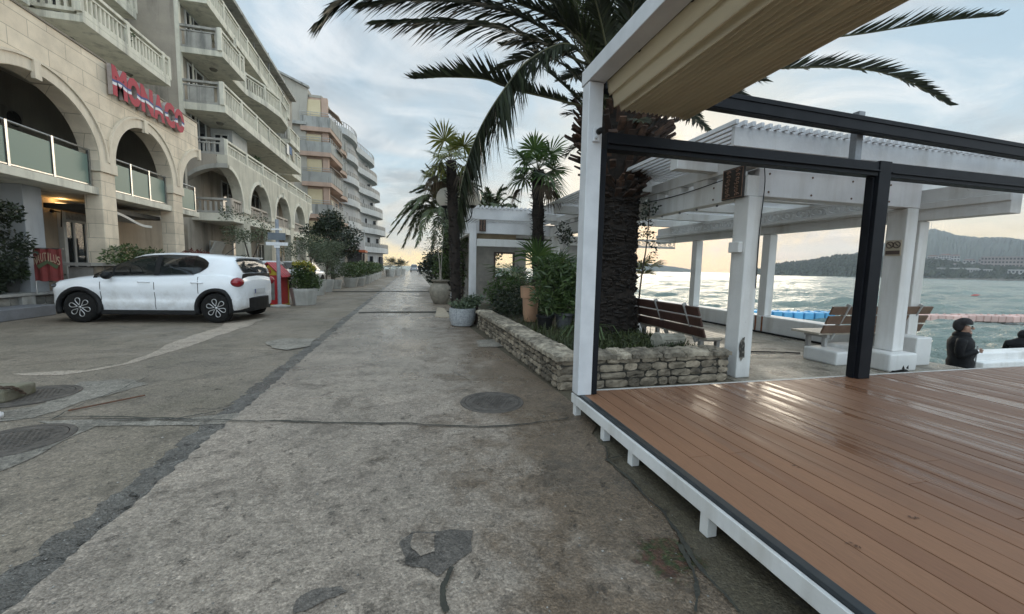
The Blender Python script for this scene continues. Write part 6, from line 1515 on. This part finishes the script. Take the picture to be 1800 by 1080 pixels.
p=gz(536,528)+Vector((.1,.2,0)); planter('small round white planter just behind the hexagonal one',p,.22,.29,.45)
bush('shrub','low dark green bush spilling from the small round planter',[((p.x+.05,p.y-.1,.6),(.34,.34,.32))],900,.08,hedgel,63,1.9)
def olive(px,py,label,lab2,H,rad,seed,lm=olivel,n=2600,lean=0.):
    p=gz(px,py)+Vector((0,.3,0)); planter(lab2,p,.27,.36,.62)
    c=(p.x+lean,p.y,H); cl=clumps(c,(rad,rad,rad*.62),16,rad*.42,seed)
    st=[([(p.x,p.y,.55),(p.x+lean*.4,p.y,H*.55),(p.x+lean,p.y,H)],.035)]
    for k in range(5):
        a=k*1.3; st.append(([(p.x+lean*.4,p.y,H*.55),(p.x+lean+.3*rad*math.cos(a),p.y+.3*rad*math.sin(a),H*.8),(p.x+lean+.7*rad*math.cos(a),p.y+.7*rad*math.sin(a),H+.2*rad)],.014))
    return bush('olive_tree',label,cl,n,.10,lm,seed,3.4,st,'tree','small olive trees in planters')
olive(556,520,'left of two small olive trees, nearest above the parked white cars','tall white pot holding the left olive tree',1.98,.86,71,lean=-.35)
olive(572,514,'right of two small olive trees beside the big dark tree','tall white pot holding the right olive tree',2.05,.92,72,lean=.1)
p=gz(590,508); planter('round white planter with a grey leafed shrub in front of the white car',p,.28,.37,.5); bush('shrub','grey leafed shrub in a round white planter',[((p.x,p.y,1.1),(.55,.55,.55)),((p.x-.2,p.y,1.5),(.3,.3,.3))],1300,.11,olivel,73,2.6)
for i,(px,py) in enumerate(((617,505),(631,503))):
    p=gz(px,py); k=('nearest','second')[i]
    planter('%s pot of the row of round planters with hedge bushes'%k,p,.32,.44,.58); bush('shrub','%s bush in the row of green hedge bushes along the street'%k,[((p.x-.1,p.y,1.05),(.60,.60,.52))],900,.13,hedgel,80+i,1.9)
for i,y in enumerate((31.,33.6,36.4,39.5,42.8,46.5)):
    k=('third','fourth','fifth','sixth','seventh','last')[i]; x=-3.35-.06*i; q=Vector((x,y,0))
    planter('%s pot of the row of round planters with hedge bushes'%k,q,.36,.48,.62); bush('shrub','%s bush in the row of green hedge bushes along the street'%k,[((x-.1,y,1.1),(.72,.8,.55))],700,.17,hedgel,90+i,1.9)
for i,(px,Y) in enumerate(((686,52.),(698,58.),(706,66.))):
    x=ay(px,480,Y).x; q=Vector((x,Y,0)); k=('left','middle','right')[i]
    planter('%s of three far planters with little palms'%k,q,.5,.6,.9); palmetto('%s of three little far palms in planters near the street end'%k,(x,Y,.9),1.1,12,.9,20+i,darkl)
b=MB(); stonewall(b,(-3.9,62.),(-3.9,49.),(1,0),[.45,.45],77,.6,1.6); b.box(-4.6,-3.91,49,62,.004,.88); T(b.build('street_wall',mat('far_stone',(.30,.27,.23),(.22,.2,.17),.85,1.,.5,8.,island=.4)),'low stone wall in front of the curved grey building','wall')
# kerb-side terrace base
b=MB(); b.box(-8.0,-4.7,16.8,17.0,.004,.18); T(b.build('kerb',conc,bevel=.02),kind='structure')
# big dark tree
tq=ay(584,420,29.); cl=clumps((tq.x,29.,tq.z),(1.5,1.5,1.55),34,.62,111)
bush('dark_tree','large dark rounded evergreen tree in front of the pink building',cl,9500,.20,darkl,112,2.4,[([(tq.x,29.,0),(tq.x,29.,1.2),(tq.x+.1,29.,2.6)],.14),([(tq.x,29.,1.2),(tq.x-.6,29.1,2.2),(tq.x-.9,29.,3.)],.06),([(tq.x,29.,1.2),(tq.x+.6,28.9,2.2),(tq.x+.9,29.,3.)],.06)],cat='tree')
cl=clumps((-6.9,19.7,2.9),(1.0,.8,.85),13,.30,113)
bush('tree','sparse grey green tree in front of the pale arches behind the signpost',cl,1500,.10,olivel,114,2.4,[([(-6.7,19.8,0),(-6.8,19.8,1.4),(-7.1,19.8,2.8)],.05),([(-6.8,19.8,1.3),(-6.4,19.6,2.1),(-6.1,19.6,3.)],.025)],cat='tree')
t=thing('cycad',(-6.6,17.6,0),'dark spiky cycad behind the white car and red house','plant'); mr=MB();ml=MB(); r=random.Random(5)
for i in range(24):
    an=i*2.4; el=R(r.uniform(10,70)); d=Vector((math.cos(an)*math.cos(el),math.sin(an)*math.cos(el),math.sin(el))); c0=Vector((-6.6,17.6,.75)); frond(mr,ml,[c0,c0+d*.6+UP*.08,c0+d*1.1-UP*.25*math.cos(el)],.22,26,500+i,.1,.1,.03,rad=.01)
mr.lathe([(.2,0.),(.16,.75)],(-6.6,17.6,0),10); mr.build('trunk',bark,t); ml.build('crown',dated,t)
bush('red_shrub','red leafed shrub behind the roof of the white car',[((-7.9,17.7,1.55),(.55,.35,.3)),((-7.6,17.2,1.35),(.4,.3,.25))],1100,.09,redl,115,1.8)
bush('shrub','loose green shrub on the rubble wall behind the windscreen of the white car',[((-8.3,14.6,1.55),(.4,.7,.30)),((-8.2,15.6,1.5),(.35,.5,.3)),((-8.2,13.9,1.4),(.25,.4,.15))],1500,.10,hedgel,116,2.6)
b=MB(); b.box(-8.25,-7.2,17.0,18.2,.004,1.15); T(b.build('planter_bed',mat('dark_stone_bed',(.16,.14,.11),(.1,.09,.075),.9,3.,.7,9.)),'dark stone planter bed holding the red leafed shrub','planter')
# leftmost tree and pots
cl=clumps((-9.5,11.95,1.75),(.60,.55,1.15),34,.26,121)
bush('ficus_tree','dark leafy tree in front of the grey wall at the far left edge',cl,5200,.105,darkl,122,2.2,[([(-9.5,12.0,.53),(-9.5,12.05,1.2),(-9.55,12.,2.2)],.045),([(-9.5,12.02,.8),(-9.35,12.1,1.4),(-9.3,12.,1.9)],.02)],cat='tree')
pot('square grey pot on the planter wall left of the banner',(-9.6,12.62,.535),[(.16,0),(.22,.28),(.23,.28),(.23,.32),(.19,.32),(.18,.28)],mat('slate_pot',(.07,.07,.065),(.05,.05,.048),.7,6.),n=4)
bush('potted_plant','bushy green plant in the square grey pot',[((-9.6,12.6,1.0),(.34,.34,.22))],900,.08,hedgel,123,2.,cat='plant')
pot('brown pot on the planter wall below the red banner',(-9.55,13.25,.535),[(.16,0),(.23,.26),(.24,.27),(.24,.31),(.20,.31),(.19,.27)],mat('brown_pot',(.13,.05,.03),(.09,.04,.025),.7,6.))
bush('potted_plant','straggly plant in the brown pot below the red banner',[((-9.5,13.2,1.02),(.36,.3,.26)),((-9.3,13.4,.95),(.2,.2,.16))],900,.085,olivel,124,2.4,cat='plant')
# ================================================================== RED TOY HOUSE, SIGNPOST
hr=thing('toy_house',(-4.42,14.8,0),'small red and yellow wooden house with ridged red roof behind the white car','toy house',rz=R(-12))
redp=mat('red_gloss_paint',(.42,.02,.025),(.34,.02,.025),.4,5.); yelp=mat('yellow_gloss_paint',(.50,.36,.02),(.42,.30,.02),.4,5.)
b=MB(); b.box(-.33,.33,-.28,.28,.05,1.0); b.build('wall',redp,hr,local=True,bevel=.006)
b=MB(); b.add([(-.33,-.285,1.),(.33,-.285,1.),(0,-.285,1.33),(-.33,.285,1.),(.33,.285,1.),(0,.285,1.33)],[(0,1,2),(5,4,3),(0,2,5,3),(1,4,5,2),(0,3,4,1)]); b.build('gable',yelp,hr,local=True)
b=MB()
for s in(-1,1):
    for k in range(5):
        u0=k/5;u1=(k+1)/5; x0,z0=s*.46*(1-u0),.93+.46*u0; x1,z1=s*.46*(1-u1),.93+.46*u1
        for j in range(5):
            y0=-.36+.72*j/5; b.beam(((x0+x1)/2,y0+.005,(z0+z1)/2+.012),((x0+x1)/2,y0+.139,(z0+z1)/2+.012),.155,.03,0,(s*.707,0,.707))
b.build('roof',redp,hr,local=True,bevel=.006)
b=MB(); b.box(.30,.345,-.295,-.25,.05,1.); b.box(-.345,-.30,-.295,-.25,.05,1.); b.box(.30,.345,.25,.295,.05,1.); b.box(-.36,.36,-.31,.31,.004,.05); b.build('trim',yelp,hr,local=True)
b=MB(); b.tube([(.09*math.cos(a),-.30,1.12+.09*math.sin(a)) for a in [k*PI/8 for k in range(17)]],.012,5,caps=False)
for k in range(4): a=k*PI/2; b.obox((.045*math.cos(a),-.30,1.12+.045*math.sin(a)),.05,.015,.04,Matrix.Rotation(-a,3,'Y'))
b.build('emblem',redp,hr,local=True)
b=MB(); b.box(-.18,.18,-.284,-.281,.2,.78); b.build('door',mat('dim_door',(.20,.20,.19),(.14,.14,.13),.5,5.),hr,local=True)
sp_=thing('sign_post',(-4.1,14.25,0),'grey metal signpost with white and blue boards behind the white car','sign')
b=MB(); b.lathe([(.30,0),(.30,.04),(.06,.08)],(-4.1,14.25,.004),16); b.build('base',conc,sp_)
b=MB(); b.tube([(-4.1,14.25,.05),(-4.1,14.25,2.75)],.055,12); b.build('pole',mat('galvanised_pole',(.30,.32,.36),(.24,.26,.29),.5,9.),sp_)
for z,h,w_,m_ in((1.99,.10,.62,white),(2.22,.22,.50,mat('blue_grey_sign',(.13,.15,.17),(.10,.12,.14),.5,5.)),(2.44,.05,.3,whitep),(1.90,.07,.16,white)):
    b=MB(); b.box(-4.1-w_/2,-4.1+w_/2,14.17,14.19,z-h/2,z+h/2); b.build('sign_plate',m_,sp_)
# ================================================================== PEOPLE AND CAT
def skinmesh(name,m,P,E,parent,sub=2,root=0):
    me=bpy.data.meshes.new(name); o_=wloc(parent) if parent else Vector((0,0,0)); me.from_pydata([tuple(Vector(p[:3])-o_) for p in P],E,[]); me.materials.append(m)
    o=bpy.data.objects.new(name,me); COL.objects.link(o); o.parent=parent
    s=o.modifiers.new('skin','SKIN'); s.use_smooth_shade=True
    for i,p in enumerate(P):
        rr=p[3] if len(p)>3 else .05; me.skin_vertices[0].data[i].radius=(rr,p[4] if len(p)>4 else rr); me.skin_vertices[0].data[i].use_root=(i==root)
    d=o.modifiers.new('sub','SUBSURF'); d.levels=sub; d.render_levels=sub; return o
skin=mat('skin',(.42,.25,.18),(.37,.21,.15),.55,9.); coat=mat('black_padded_coat',(.007,.007,.008),(.012,.012,.014),.7,5.,.9,9.,spec=.2); knit=mat('dark_knit',(.018,.016,.018),(.03,.027,.028),.9,30.,.8,60.); trou=mat('dark_trousers',(.03,.032,.04),(.022,.024,.03),.85,9.)
def person(loc,rz,label,armf=True,hood=False,coatm=coat,hm=knit,sc_=1.):
    t=thing('person',(0,0,0),label,'person')
    # local: facing +X, z up
    P=[(0,0,.90,.13,.11),(0,0,1.10,.12,.13),(0,0,1.30,.12,.16),(-.01,0,1.42,.07,.10),(0,0,1.50,.05,.05),(.02,0,1.58,.075,.07),(.02,0,1.66,.085,.075),
       (0,.09,.86,.09),(.01,.10,.50,.062),(-.01,.10,.10,.042),(.16,.11,.05,.035),(0,-.09,.86,.09),(.03,-.10,.50,.062),(.0,-.10,.10,.042),(.17,-.11,.05,.035),
       (-.02,.17,1.38,.042),(-.05,.24,1.12,.045),(.09,.22,1.0,.033),(.14,.20,.96,.024),
       (-.02,-.17,1.38,.042),(-.03,-.25,1.12,.045),(.13,-.17,1.19,.033),(.185,-.13,1.225,.024)]
    E=[(0,1),(1,2),(2,3),(3,4),(4,5),(5,6),(0,7),(7,8),(8,9),(9,10),(0,11),(11,12),(12,13),(13,14),(3,15),(15,16),(16,17),(17,18),(3,19),(19,20),(20,21),(21,22)]
    bo=skinmesh('body',skin,P,E,t)
    # face: nose, lips, eyes, ears
    b=MB(); b.ball((.105,0,1.60),1.,8,6,0,(.024,.014,.022)); b.ball((.085,0,1.555),1.,8,5,0,(.02,.026,.010)); b.ball((.07,0,1.515),1.,8,6,0,(.035,.035,.03)); b.ball((.02,.082,1.60),1.,8,6,0,(.02,.012,.03)); b.ball((.02,-.082,1.60),1.,8,6,0,(.02,.012,.03)); b.build('face',skin,bo,smooth=True,local=True)
    for s in(1,-1): b=MB(); b.ball((.095,s*.032,1.63),.011,8,6); b.build('eye',black,bo,local=True)
    for s,hp in((1,(.145,.19,.95)),(-1,(.195,-.125,1.23))):
        for k in range(4):
            o=Vector(hp)+Vector((0,.0,.024-.016*k)); skinmesh('finger',skin,[(o.x,o.y,o.z,.009),(o.x+.035,o.y,o.z-.004,.0085),(o.x+.052-.004*k,o.y-s*.016,o.z-.006,.008),(o.x+.045,o.y-s*.032,o.z-.006,.007)],[(0,1),(1,2),(2,3)],bo,1)
        o=Vector(hp); skinmesh('thumb',skin,[(o.x-.01,o.y-s*.01,o.z+.02,.010),(o.x+.02,o.y-s*.028,o.z+.036,.009),(o.x+.042,o.y-s*.03,o.z+.034,.008)],[(0,1),(1,2)],bo,1)
    # padded coat
    b=MB(); prof=[(.235,.74),(.25,.78),(.215,.90),(.225,.98),(.20,1.05),(.215,1.13),(.20,1.20),(.215,1.28),(.205,1.36),(.16,1.43),(.115,1.47),(.125,1.52),(.10,1.53)]
    i0=len(b.v); b.lathe(prof,(0,0,0),22,0,jit=.03,rg=random.Random(3))
    for i in range(i0,len(b.v)): x,y,z=b.v[i]; b.v[i]=(x*.82-(.02 if z>1.2 else 0),y*1.08,z)
    b.tube(spline([(-.02,.20,1.40),(-.05,.26,1.27),(-.05,.26,1.12),(.05,.23,1.03),(.12,.20,.98)],9),[.075,.074,.066,.068,.06,.062,.054,.052,.044],12)
    b.tube(spline([(-.02,-.20,1.40),(-.04,-.27,1.27),(-.03,-.265,1.13),(.08,-.20,1.17),(.165,-.14,1.215)],9),[.075,.074,.066,.068,.06,.062,.054,.052,.044],12)
    b.build('coat',coatm,bo,smooth=True,local=True)
    b=MB(); b.box(.176,.19,-.02,.02,.78,1.30); b.build('coat_lining',mat('grey_lining',(.32,.32,.32),(.25,.25,.25),.8,30.),bo,local=True)
    b=MB()
    for s in(1,-1): b.tube(spline([(0,s*.09,.88),(.02,s*.10,.5),(-.01,s*.10,.10)],7),[.12,.105,.09,.078,.07,.065,.06],12)
    b.build('trousers',trou,bo,smooth=True,local=True)
    for s in(1,-1): b=MB(); b.ball((.06,s*.105,.045),1.,12,8,0,(.15,.05,.05)); b.build('shoe',black,bo,smooth=True,local=True)
    b=MB(); b.lathe([(.100,1.665),(.106,1.668),(.108,1.69),(.100,1.72),(.08,1.755),(.04,1.778),(.001,1.782)],(-.005,0,0),18); b.ball((-.065,0,1.64),1.,14,10,0,(.085,.10,.115))
    if hood: b.ball((-.04,0,1.60),1.,14,10,0,(.11,.12,.17))
    b.build('hood' if hood else 'knit_hat',hm,bo,smooth=True,local=True)
    b=MB(); b.lathe([(.11,1.43),(.125,1.46),(.115,1.505),(.09,1.505)],(-.02,0,0),16); b.build('collar',coatm,bo,smooth=True,local=True)
    t.location=loc; t.rotation_euler=(0,0,rz); t.scale=(sc_,)*3; return t
person((9.62,5.02,-1.1),R(-58),'woman in black padded coat and dark knit hat walking beside the water')
pp=person((1.16,62.6,.005),R(95),'lone pedestrian in dark clothes walking far down the street',coatm=trou,hm=knit)
# seated person at the frame edge
sp2=thing('person',(14.80,6.62,-1.1),'person in black jacket sitting behind the white wall at the right edge','person')
P=[(14.80,6.6,-.62,.16,.14),(14.77,6.62,-.38,.15,.15),(14.75,6.62,-.20,.12,.17),(14.77,6.6,-.10,.06,.06),(14.81,6.58,.0,.09,.085),(14.83,6.57,.06,.08,.08),(14.95,6.75,-.66,.09),(15.30,6.85,-.62,.065),(15.30,6.86,-1.02,.05),(14.95,6.5,-.66,.09),(15.30,6.5,-.62,.065),(15.30,6.5,-1.02,.05),(14.71,6.82,-.22,.07),(14.80,6.9,-.45,.055),(15.05,6.8,-.5,.045),(14.68,6.42,-.22,.07),(14.75,6.32,-.45,.055),(15.05,6.4,-.5,.045)]
E=[(0,1),(1,2),(2,3),(3,4),(4,5),(0,6),(6,7),(7,8),(0,9),(9,10),(10,11),(2,12),(12,13),(13,14),(2,15),(15,16),(16,17)]
bo=skinmesh('body',coat,P,E,sp2)
b=MB(); b.ball((14.81,6.585,.01),1.,14,10,0,(.125,.125,.13)); b.build('hood',coat,bo,smooth=True)
b=MB(); b.ball((14.90,6.56,.0),1.,10,8,0,(.06,.07,.08)); b.build('face',skin,bo,smooth=True)
b=MB(); b.box(14.60,15.05,6.42,6.85,-1.1,-.78); T(b.build('stool',conc,bevel=.01),'low block used as a seat behind the white wall at right edge','block')
ct=thing('cat',(6.28,3.82,-.0),'black cat whose ears peek over the back edge of the deck','cat')
P=[(6.28,3.92,.06,.07),(6.28,3.88,.09,.06),(6.28,3.83,.125,.045),(6.28,3.80,.155,.042),(6.28,3.77,.16,.030),(6.25,3.80,.08,.024),(6.25,3.78,.02,.018),(6.31,3.80,.08,.024),(6.31,3.78,.02,.018),(6.28,4.02,.04,.022),(6.36,4.06,.03,.016),(6.44,4.0,.03,.012),(6.22,3.92,.05,.05),(6.34,3.92,.05,.05)]
bo=skinmesh('body',mat('black_fur',(.010,.009,.009),(.02,.017,.015),.8,40.,.6,80.),P,[(0,1),(1,2),(2,3),(3,4),(2,5),(5,6),(2,7),(7,8),(0,9),(9,10),(10,11),(0,12),(0,13)],ct)
b=MB()
for s in(-1,1): b.add([(6.28+s*.018,3.795,0.193),(6.28+s*.055,3.80,0.185),(6.28+s*.046,3.80,0.240),(6.28+s*.035,3.82,0.190)],[(0,1,2),(1,3,2),(3,0,2)])
b.build('ear',MATS['black_fur'],bo)
# ================================================================== PONTOONS, BUOY
def pontoon(label,a,bq,m,seed,hh=.40):
    a=Vector(a);bq=Vector(bq); t=thing('floating_pontoon',(a.x,a.y,Z_SEA),label,'pontoon','floating pontoons'); L=(bq-a).length; d=(bq-a)/L; ang=math.atan2(d.y,d.x); n=int(L/.52); r=random.Random(seed); b=MB()
    for k in range(n):
        for j in(0,1):
            p=a+d*((k+.5)*L/n)+Vector((-d.y,d.x,0))*(.52*j); M_=Matrix.Rotation(ang,3,'Z'); dz=.02*math.sin(k*.9)+r.uniform(-.012,.012)
            b.obox((p.x,p.y,Z_SEA+hh/2+dz),.49,.49,hh,M_)
    b.build('float_row',m,t,bevel=.05)
    b=MB()
    for k in range(n+1):
        p=a+d*(k*L/n)+Vector((-d.y,d.x,0))*.26; b.lathe([(.07,0),(.07,.05),(.03,.06)],(p.x,p.y,Z_SEA+hh),8)
    b.build('coupling_pin',m,t); return t
pA=gz(1300,546,-.68);pB=gz(1464,550,-.68);pC=gz(1600,565,-1.3);pD=gz(1860,567,-1.3)
pontoon('bright blue floating pontoon on the sea behind the sea wall',pA,pB,mat('blue_plastic',(.10,.36,.62),(.13,.42,.68),.45,1.5,island=.25),1,.62)
pontoon('faded pink floating pontoon on the sea at right',pC,pD,mat('pink_plastic',(.72,.47,.41),(.62,.41,.36),.5,1.5,island=.3),2)
p=gz(1442,559,-1.3); b=MB(); b.ball((p.x-.3,p.y-.6,Z_SEA+.1),1.,14,9,0,(.62,.25,.22)); T(b.build('fender',mat('white_fender',(.55,.6,.63),(.5,.55,.58),.5,3.),smooth=True),'white sausage shaped fender floating beside the blue pontoon','buoy')
p=gz(1715,524,-1.3); b=MB(); b.ball((p.x,p.y,Z_SEA+.15),1.,14,9,0,(.9,.4,.35)); b.tube([(p.x-1.2,p.y,Z_SEA+.05),(p.x+1.4,p.y,Z_SEA+.08)],.12,6); T(b.build('buoy',mat('red_buoy',(.40,.06,.04),(.34,.05,.04),.5,3.),smooth=True),'small red buoy out on the sea at right','buoy')
# ================================================================== FAR SHORE
forest=mat('forest',(.026,.036,.018),(.045,.055,.028),.9,.05,0.,island=.0); mount=mat('mountain_scrub',(.075,.085,.06),(.055,.065,.045),.95,.004); sandm=mat('shore_rock',(.20,.18,.15),(.14,.13,.11),.9,.03)
def ridge(name,prof,D,depth,m,bumps=0.,seed=1,kind='structure',nu=6,step=2.,base=-1.6,back=1.6):
    r=random.Random(seed); mb=MB(); pts=[]
    xs=[]; x=prof[0][0]
    while x<=prof[-1][0]: xs.append(x); x+=step
    cols=[]
    for x in xs:
        y=lerp(prof,x); c=ad(x,y,D); dirh=Vector((c.x,c.y,0)).normalized(); col=[]
        for k in range(nu+1):
            u=k/nu; dd=-depth*(1-u); z=base+(c.z-base)*(1-(1-u)**1.7); q=c+dirh*dd
            col.append((q.x+r.uniform(-bumps,bumps)*.5,q.y+r.uniform(-bumps,bumps)*.5,z+(r.uniform(-bumps,bumps) if k>0 else 0)))
        q=c+dirh*depth*back; col.append((q.x,q.y,base)); cols.append(col)
    n=nu+2; vs=[p for col in cols for p in col]
    mb.add(vs,[(i*n+k,i*n+k+1,(i+1)*n+k+1,(i+1)*n+k) for i in range(len(cols)-1) for k in range(n-1)])
    return T(mb.build(name,m,smooth=bumps==0),kind=kind)
ridge('mountain',[(1380,473),(1430,466),(1470,458),(1500,447),(1540,433),(1580,419),(1620,407),(1640,404),(1648,405),(1665,410),(1690,416),(1720,419),(1745,419),(1770,418),(1800,424),(1850,432),(1950,445),(2100,470),(2300,480)],2000,700,mount,3.,3,step=2.5,nu=10)
ridge('mountain',[(1060,459),(1100,458),(1130,462),(1160,466),(1190,470),(1210,473),(1219,476)],1900,160,mount,1.6,4,step=2.)
HEAD=[(1326,478),(1335,475),(1350,470),(1380,464),(1400,463),(1420,461),(1440,457),(1470,452),(1500,451),(1530,452),(1560,455),(1590,458),(1620,457),(1650,460),(1700,466),(1740,470),(1800,474),(1880,474),(2000,476)]
ridge('headland',HEAD,900,160,forest,2.2,5,step=1.6,nu=10)
r=random.Random(15); b=MB(); 
for i in range(2400):   # tree crowns that roughen the headland
    x=r.uniform(1328,1840); y=lerp(HEAD,x); u=r.random()**.7; dd=900-160*(1-u); c=ad(x,y,900); dirh=Vector((c.x,c.y,0)).normalized(); q=c+dirh*(dd-900); z=-1.6+(c.z+1.6)*(1-(1-u)**1.7)
    s=r.uniform(2.2,5.); b.add([(q.x+s*a_*r.uniform(.7,1.2),q.y+s*b_*r.uniform(.7,1.2),z+s*c_*r.uniform(.7,1.3)) for a_,b_,c_ in((1,0,0),(0,1,0),(-1,0,0),(0,-1,0),(0,0,1.1),(.5,.5,.7),(-.5,-.5,.7))],[(0,1,5),(5,1,4),(4,0,5),(1,2,4),(2,3,6),(6,4,2),(3,0,4),(3,4,6)])
T(b.build('forest',leafmat('forest_crown',(.022,.030,.016),(.052,.062,.034),.9,0.)),kind='stuff')
ridge('shore',[(1326,486.5),(1700,489.5),(2000,495)],738,2,sandm,.6,6,step=3.)
# buildings on the far shore
hw=mat('far_white_render',(.50,.48,.46),(.42,.40,.38),.8,.2); ht=mat('far_tan_render',(.33,.27,.235),(.27,.22,.2),.8,.1); rof=mat('far_roof',(.20,.12,.09),(.16,.1,.08),.8,.2)
def farhouse(x,y,w,h,D,label,m,floors,cols,roof=True,name='far_house',cat='house'):
    c=ad(x,y,D); dirh=Vector((c.x,c.y,0)).normalized(); s=Vector((dirh.y,-dirh.x,0)); ang=math.atan2(s.y,s.x); k=D/710./math.cos(math.atan2(x-900,710))**0; W_=w*k*.62; H_=h*k*.8
    t=thing(name,(c.x,c.y,c.z-H_),label,cat,'buildings on the far shore',ang); b=MB(); b.box(-W_/2,W_/2,-.0,W_*.5,-8.,H_); b.build('wall',m,t,local=True)
    fh=H_/floors
    for i in range(floors):
        bb=MB()
        for j in range(cols):
            x0=-W_/2+W_*(j+.2)/cols; b=MB() if cols<7 else bb; b.box(x0,x0+W_*.6/cols,-.15,-.02,fh*i+fh*.25,fh*i+fh*.75)
            if cols<7: b.build('window',darkgl,t,local=True)
        if cols>=7: bb.build('window_band',darkgl,t,local=True)
    b=MB(); 
    if roof: b.add([(-W_*.53,-.6,H_),(W_*.53,-.6,H_),(W_*.53,W_*.53,H_),(-W_*.53,W_*.53,H_),(0-W_*.25,W_*.26,H_*1.25),(W_*.25,W_*.26,H_*1.25)],[(0,1,5,4),(1,2,5),(2,3,4,5),(3,0,4),(3,2,1,0)])
    else: b.box(-W_*.51,W_*.51,-.5,W_*.5,H_,H_+.6)
    b.build('roof',rof if roof else m,t,local=True)
for i,a in enumerate([(1640,451,15,8,880,'pale hilltop house with reddish roof left of the hotel',hw,2,4),(1662,449,18,9,885,'wider pale hilltop house crowning the headland',hw,3,5),(1680,450,12,8,880,'small hilltop house at the right end of the ridge houses',hw,2,3),(1704,458,16,8,870,'pale house among trees below the ridge',hw,2,4),
 (1625,456,9,6,880,'small house beside the pergola column on the ridge',hw,2,3),(1680,464,8,4,840,'little white house in the middle of the wooded slope',hw,1,3)]): farhouse(*a)
farhouse(1683,472,54,12,790,'long low white terraced hotel by the far shore',hw,3,16,False,'terraced_hotel','hotel')
farhouse(1715,474,40,8,785,'lower white wing of the terraced hotel on the far shore',hw,2,12,False,'terraced_hotel','hotel')
farhouse(1768,452,58,34,860,'big tan hotel block on the far shore',ht,7,14,False,'tan_hotel','hotel')
farhouse(1735,456,20,30,900,'narrow pale block beside the big tan hotel',ht,7,5,False,'tan_hotel','hotel')
farhouse(1800,454,34,30,880,'right wing of the big tan hotel at the frame edge',ht,6,8,False,'tan_hotel','hotel')
farhouse(1792,475,26,10,780,'white shore villa below the tan hotel',hw,2,6,False,'shore_villa','house')
for x,y,h in((1636.5,404,16),(1472,452,11)):
    c=ad(x,y,1980 if x>1600 else 890); b=MB(); k=(1980 if x>1600 else 890)/900.; b.beam(c-UP*h*.5*k,c+UP*h*k,.35*k,.35*k,0,UP,.5); T(b.build('mast',greym),'thin radio mast on the '+('far mountain top' if x>1600 else 'near wooded ridge'),'mast')
for i,(x,w_) in enumerate(((1520,0),(1612,0))): pass
# ================================================================== HAZE
hz=MB(); hz.box(-600,3200,-400,3200,-4.,215); hzo=hz.build('haze',None or bpy.data.materials.new('haze_air')); T(hzo,kind='stuff')
hm_=hzo.data.materials[0]; hm_.use_nodes=True; hn=hm_.node_tree; hn.nodes.clear(); ho=N(hn,'ShaderNodeOutputMaterial'); hv=N(hn,'ShaderNodeVolumePrincipled'); hv.inputs['Color'].default_value=(.83,.89,.97,1); hv.inputs['Density'].default_value=.00025; hv.inputs['Anisotropy'].default_value=.1; hn.links.new(hv.outputs[0],ho.inputs['Volume'])
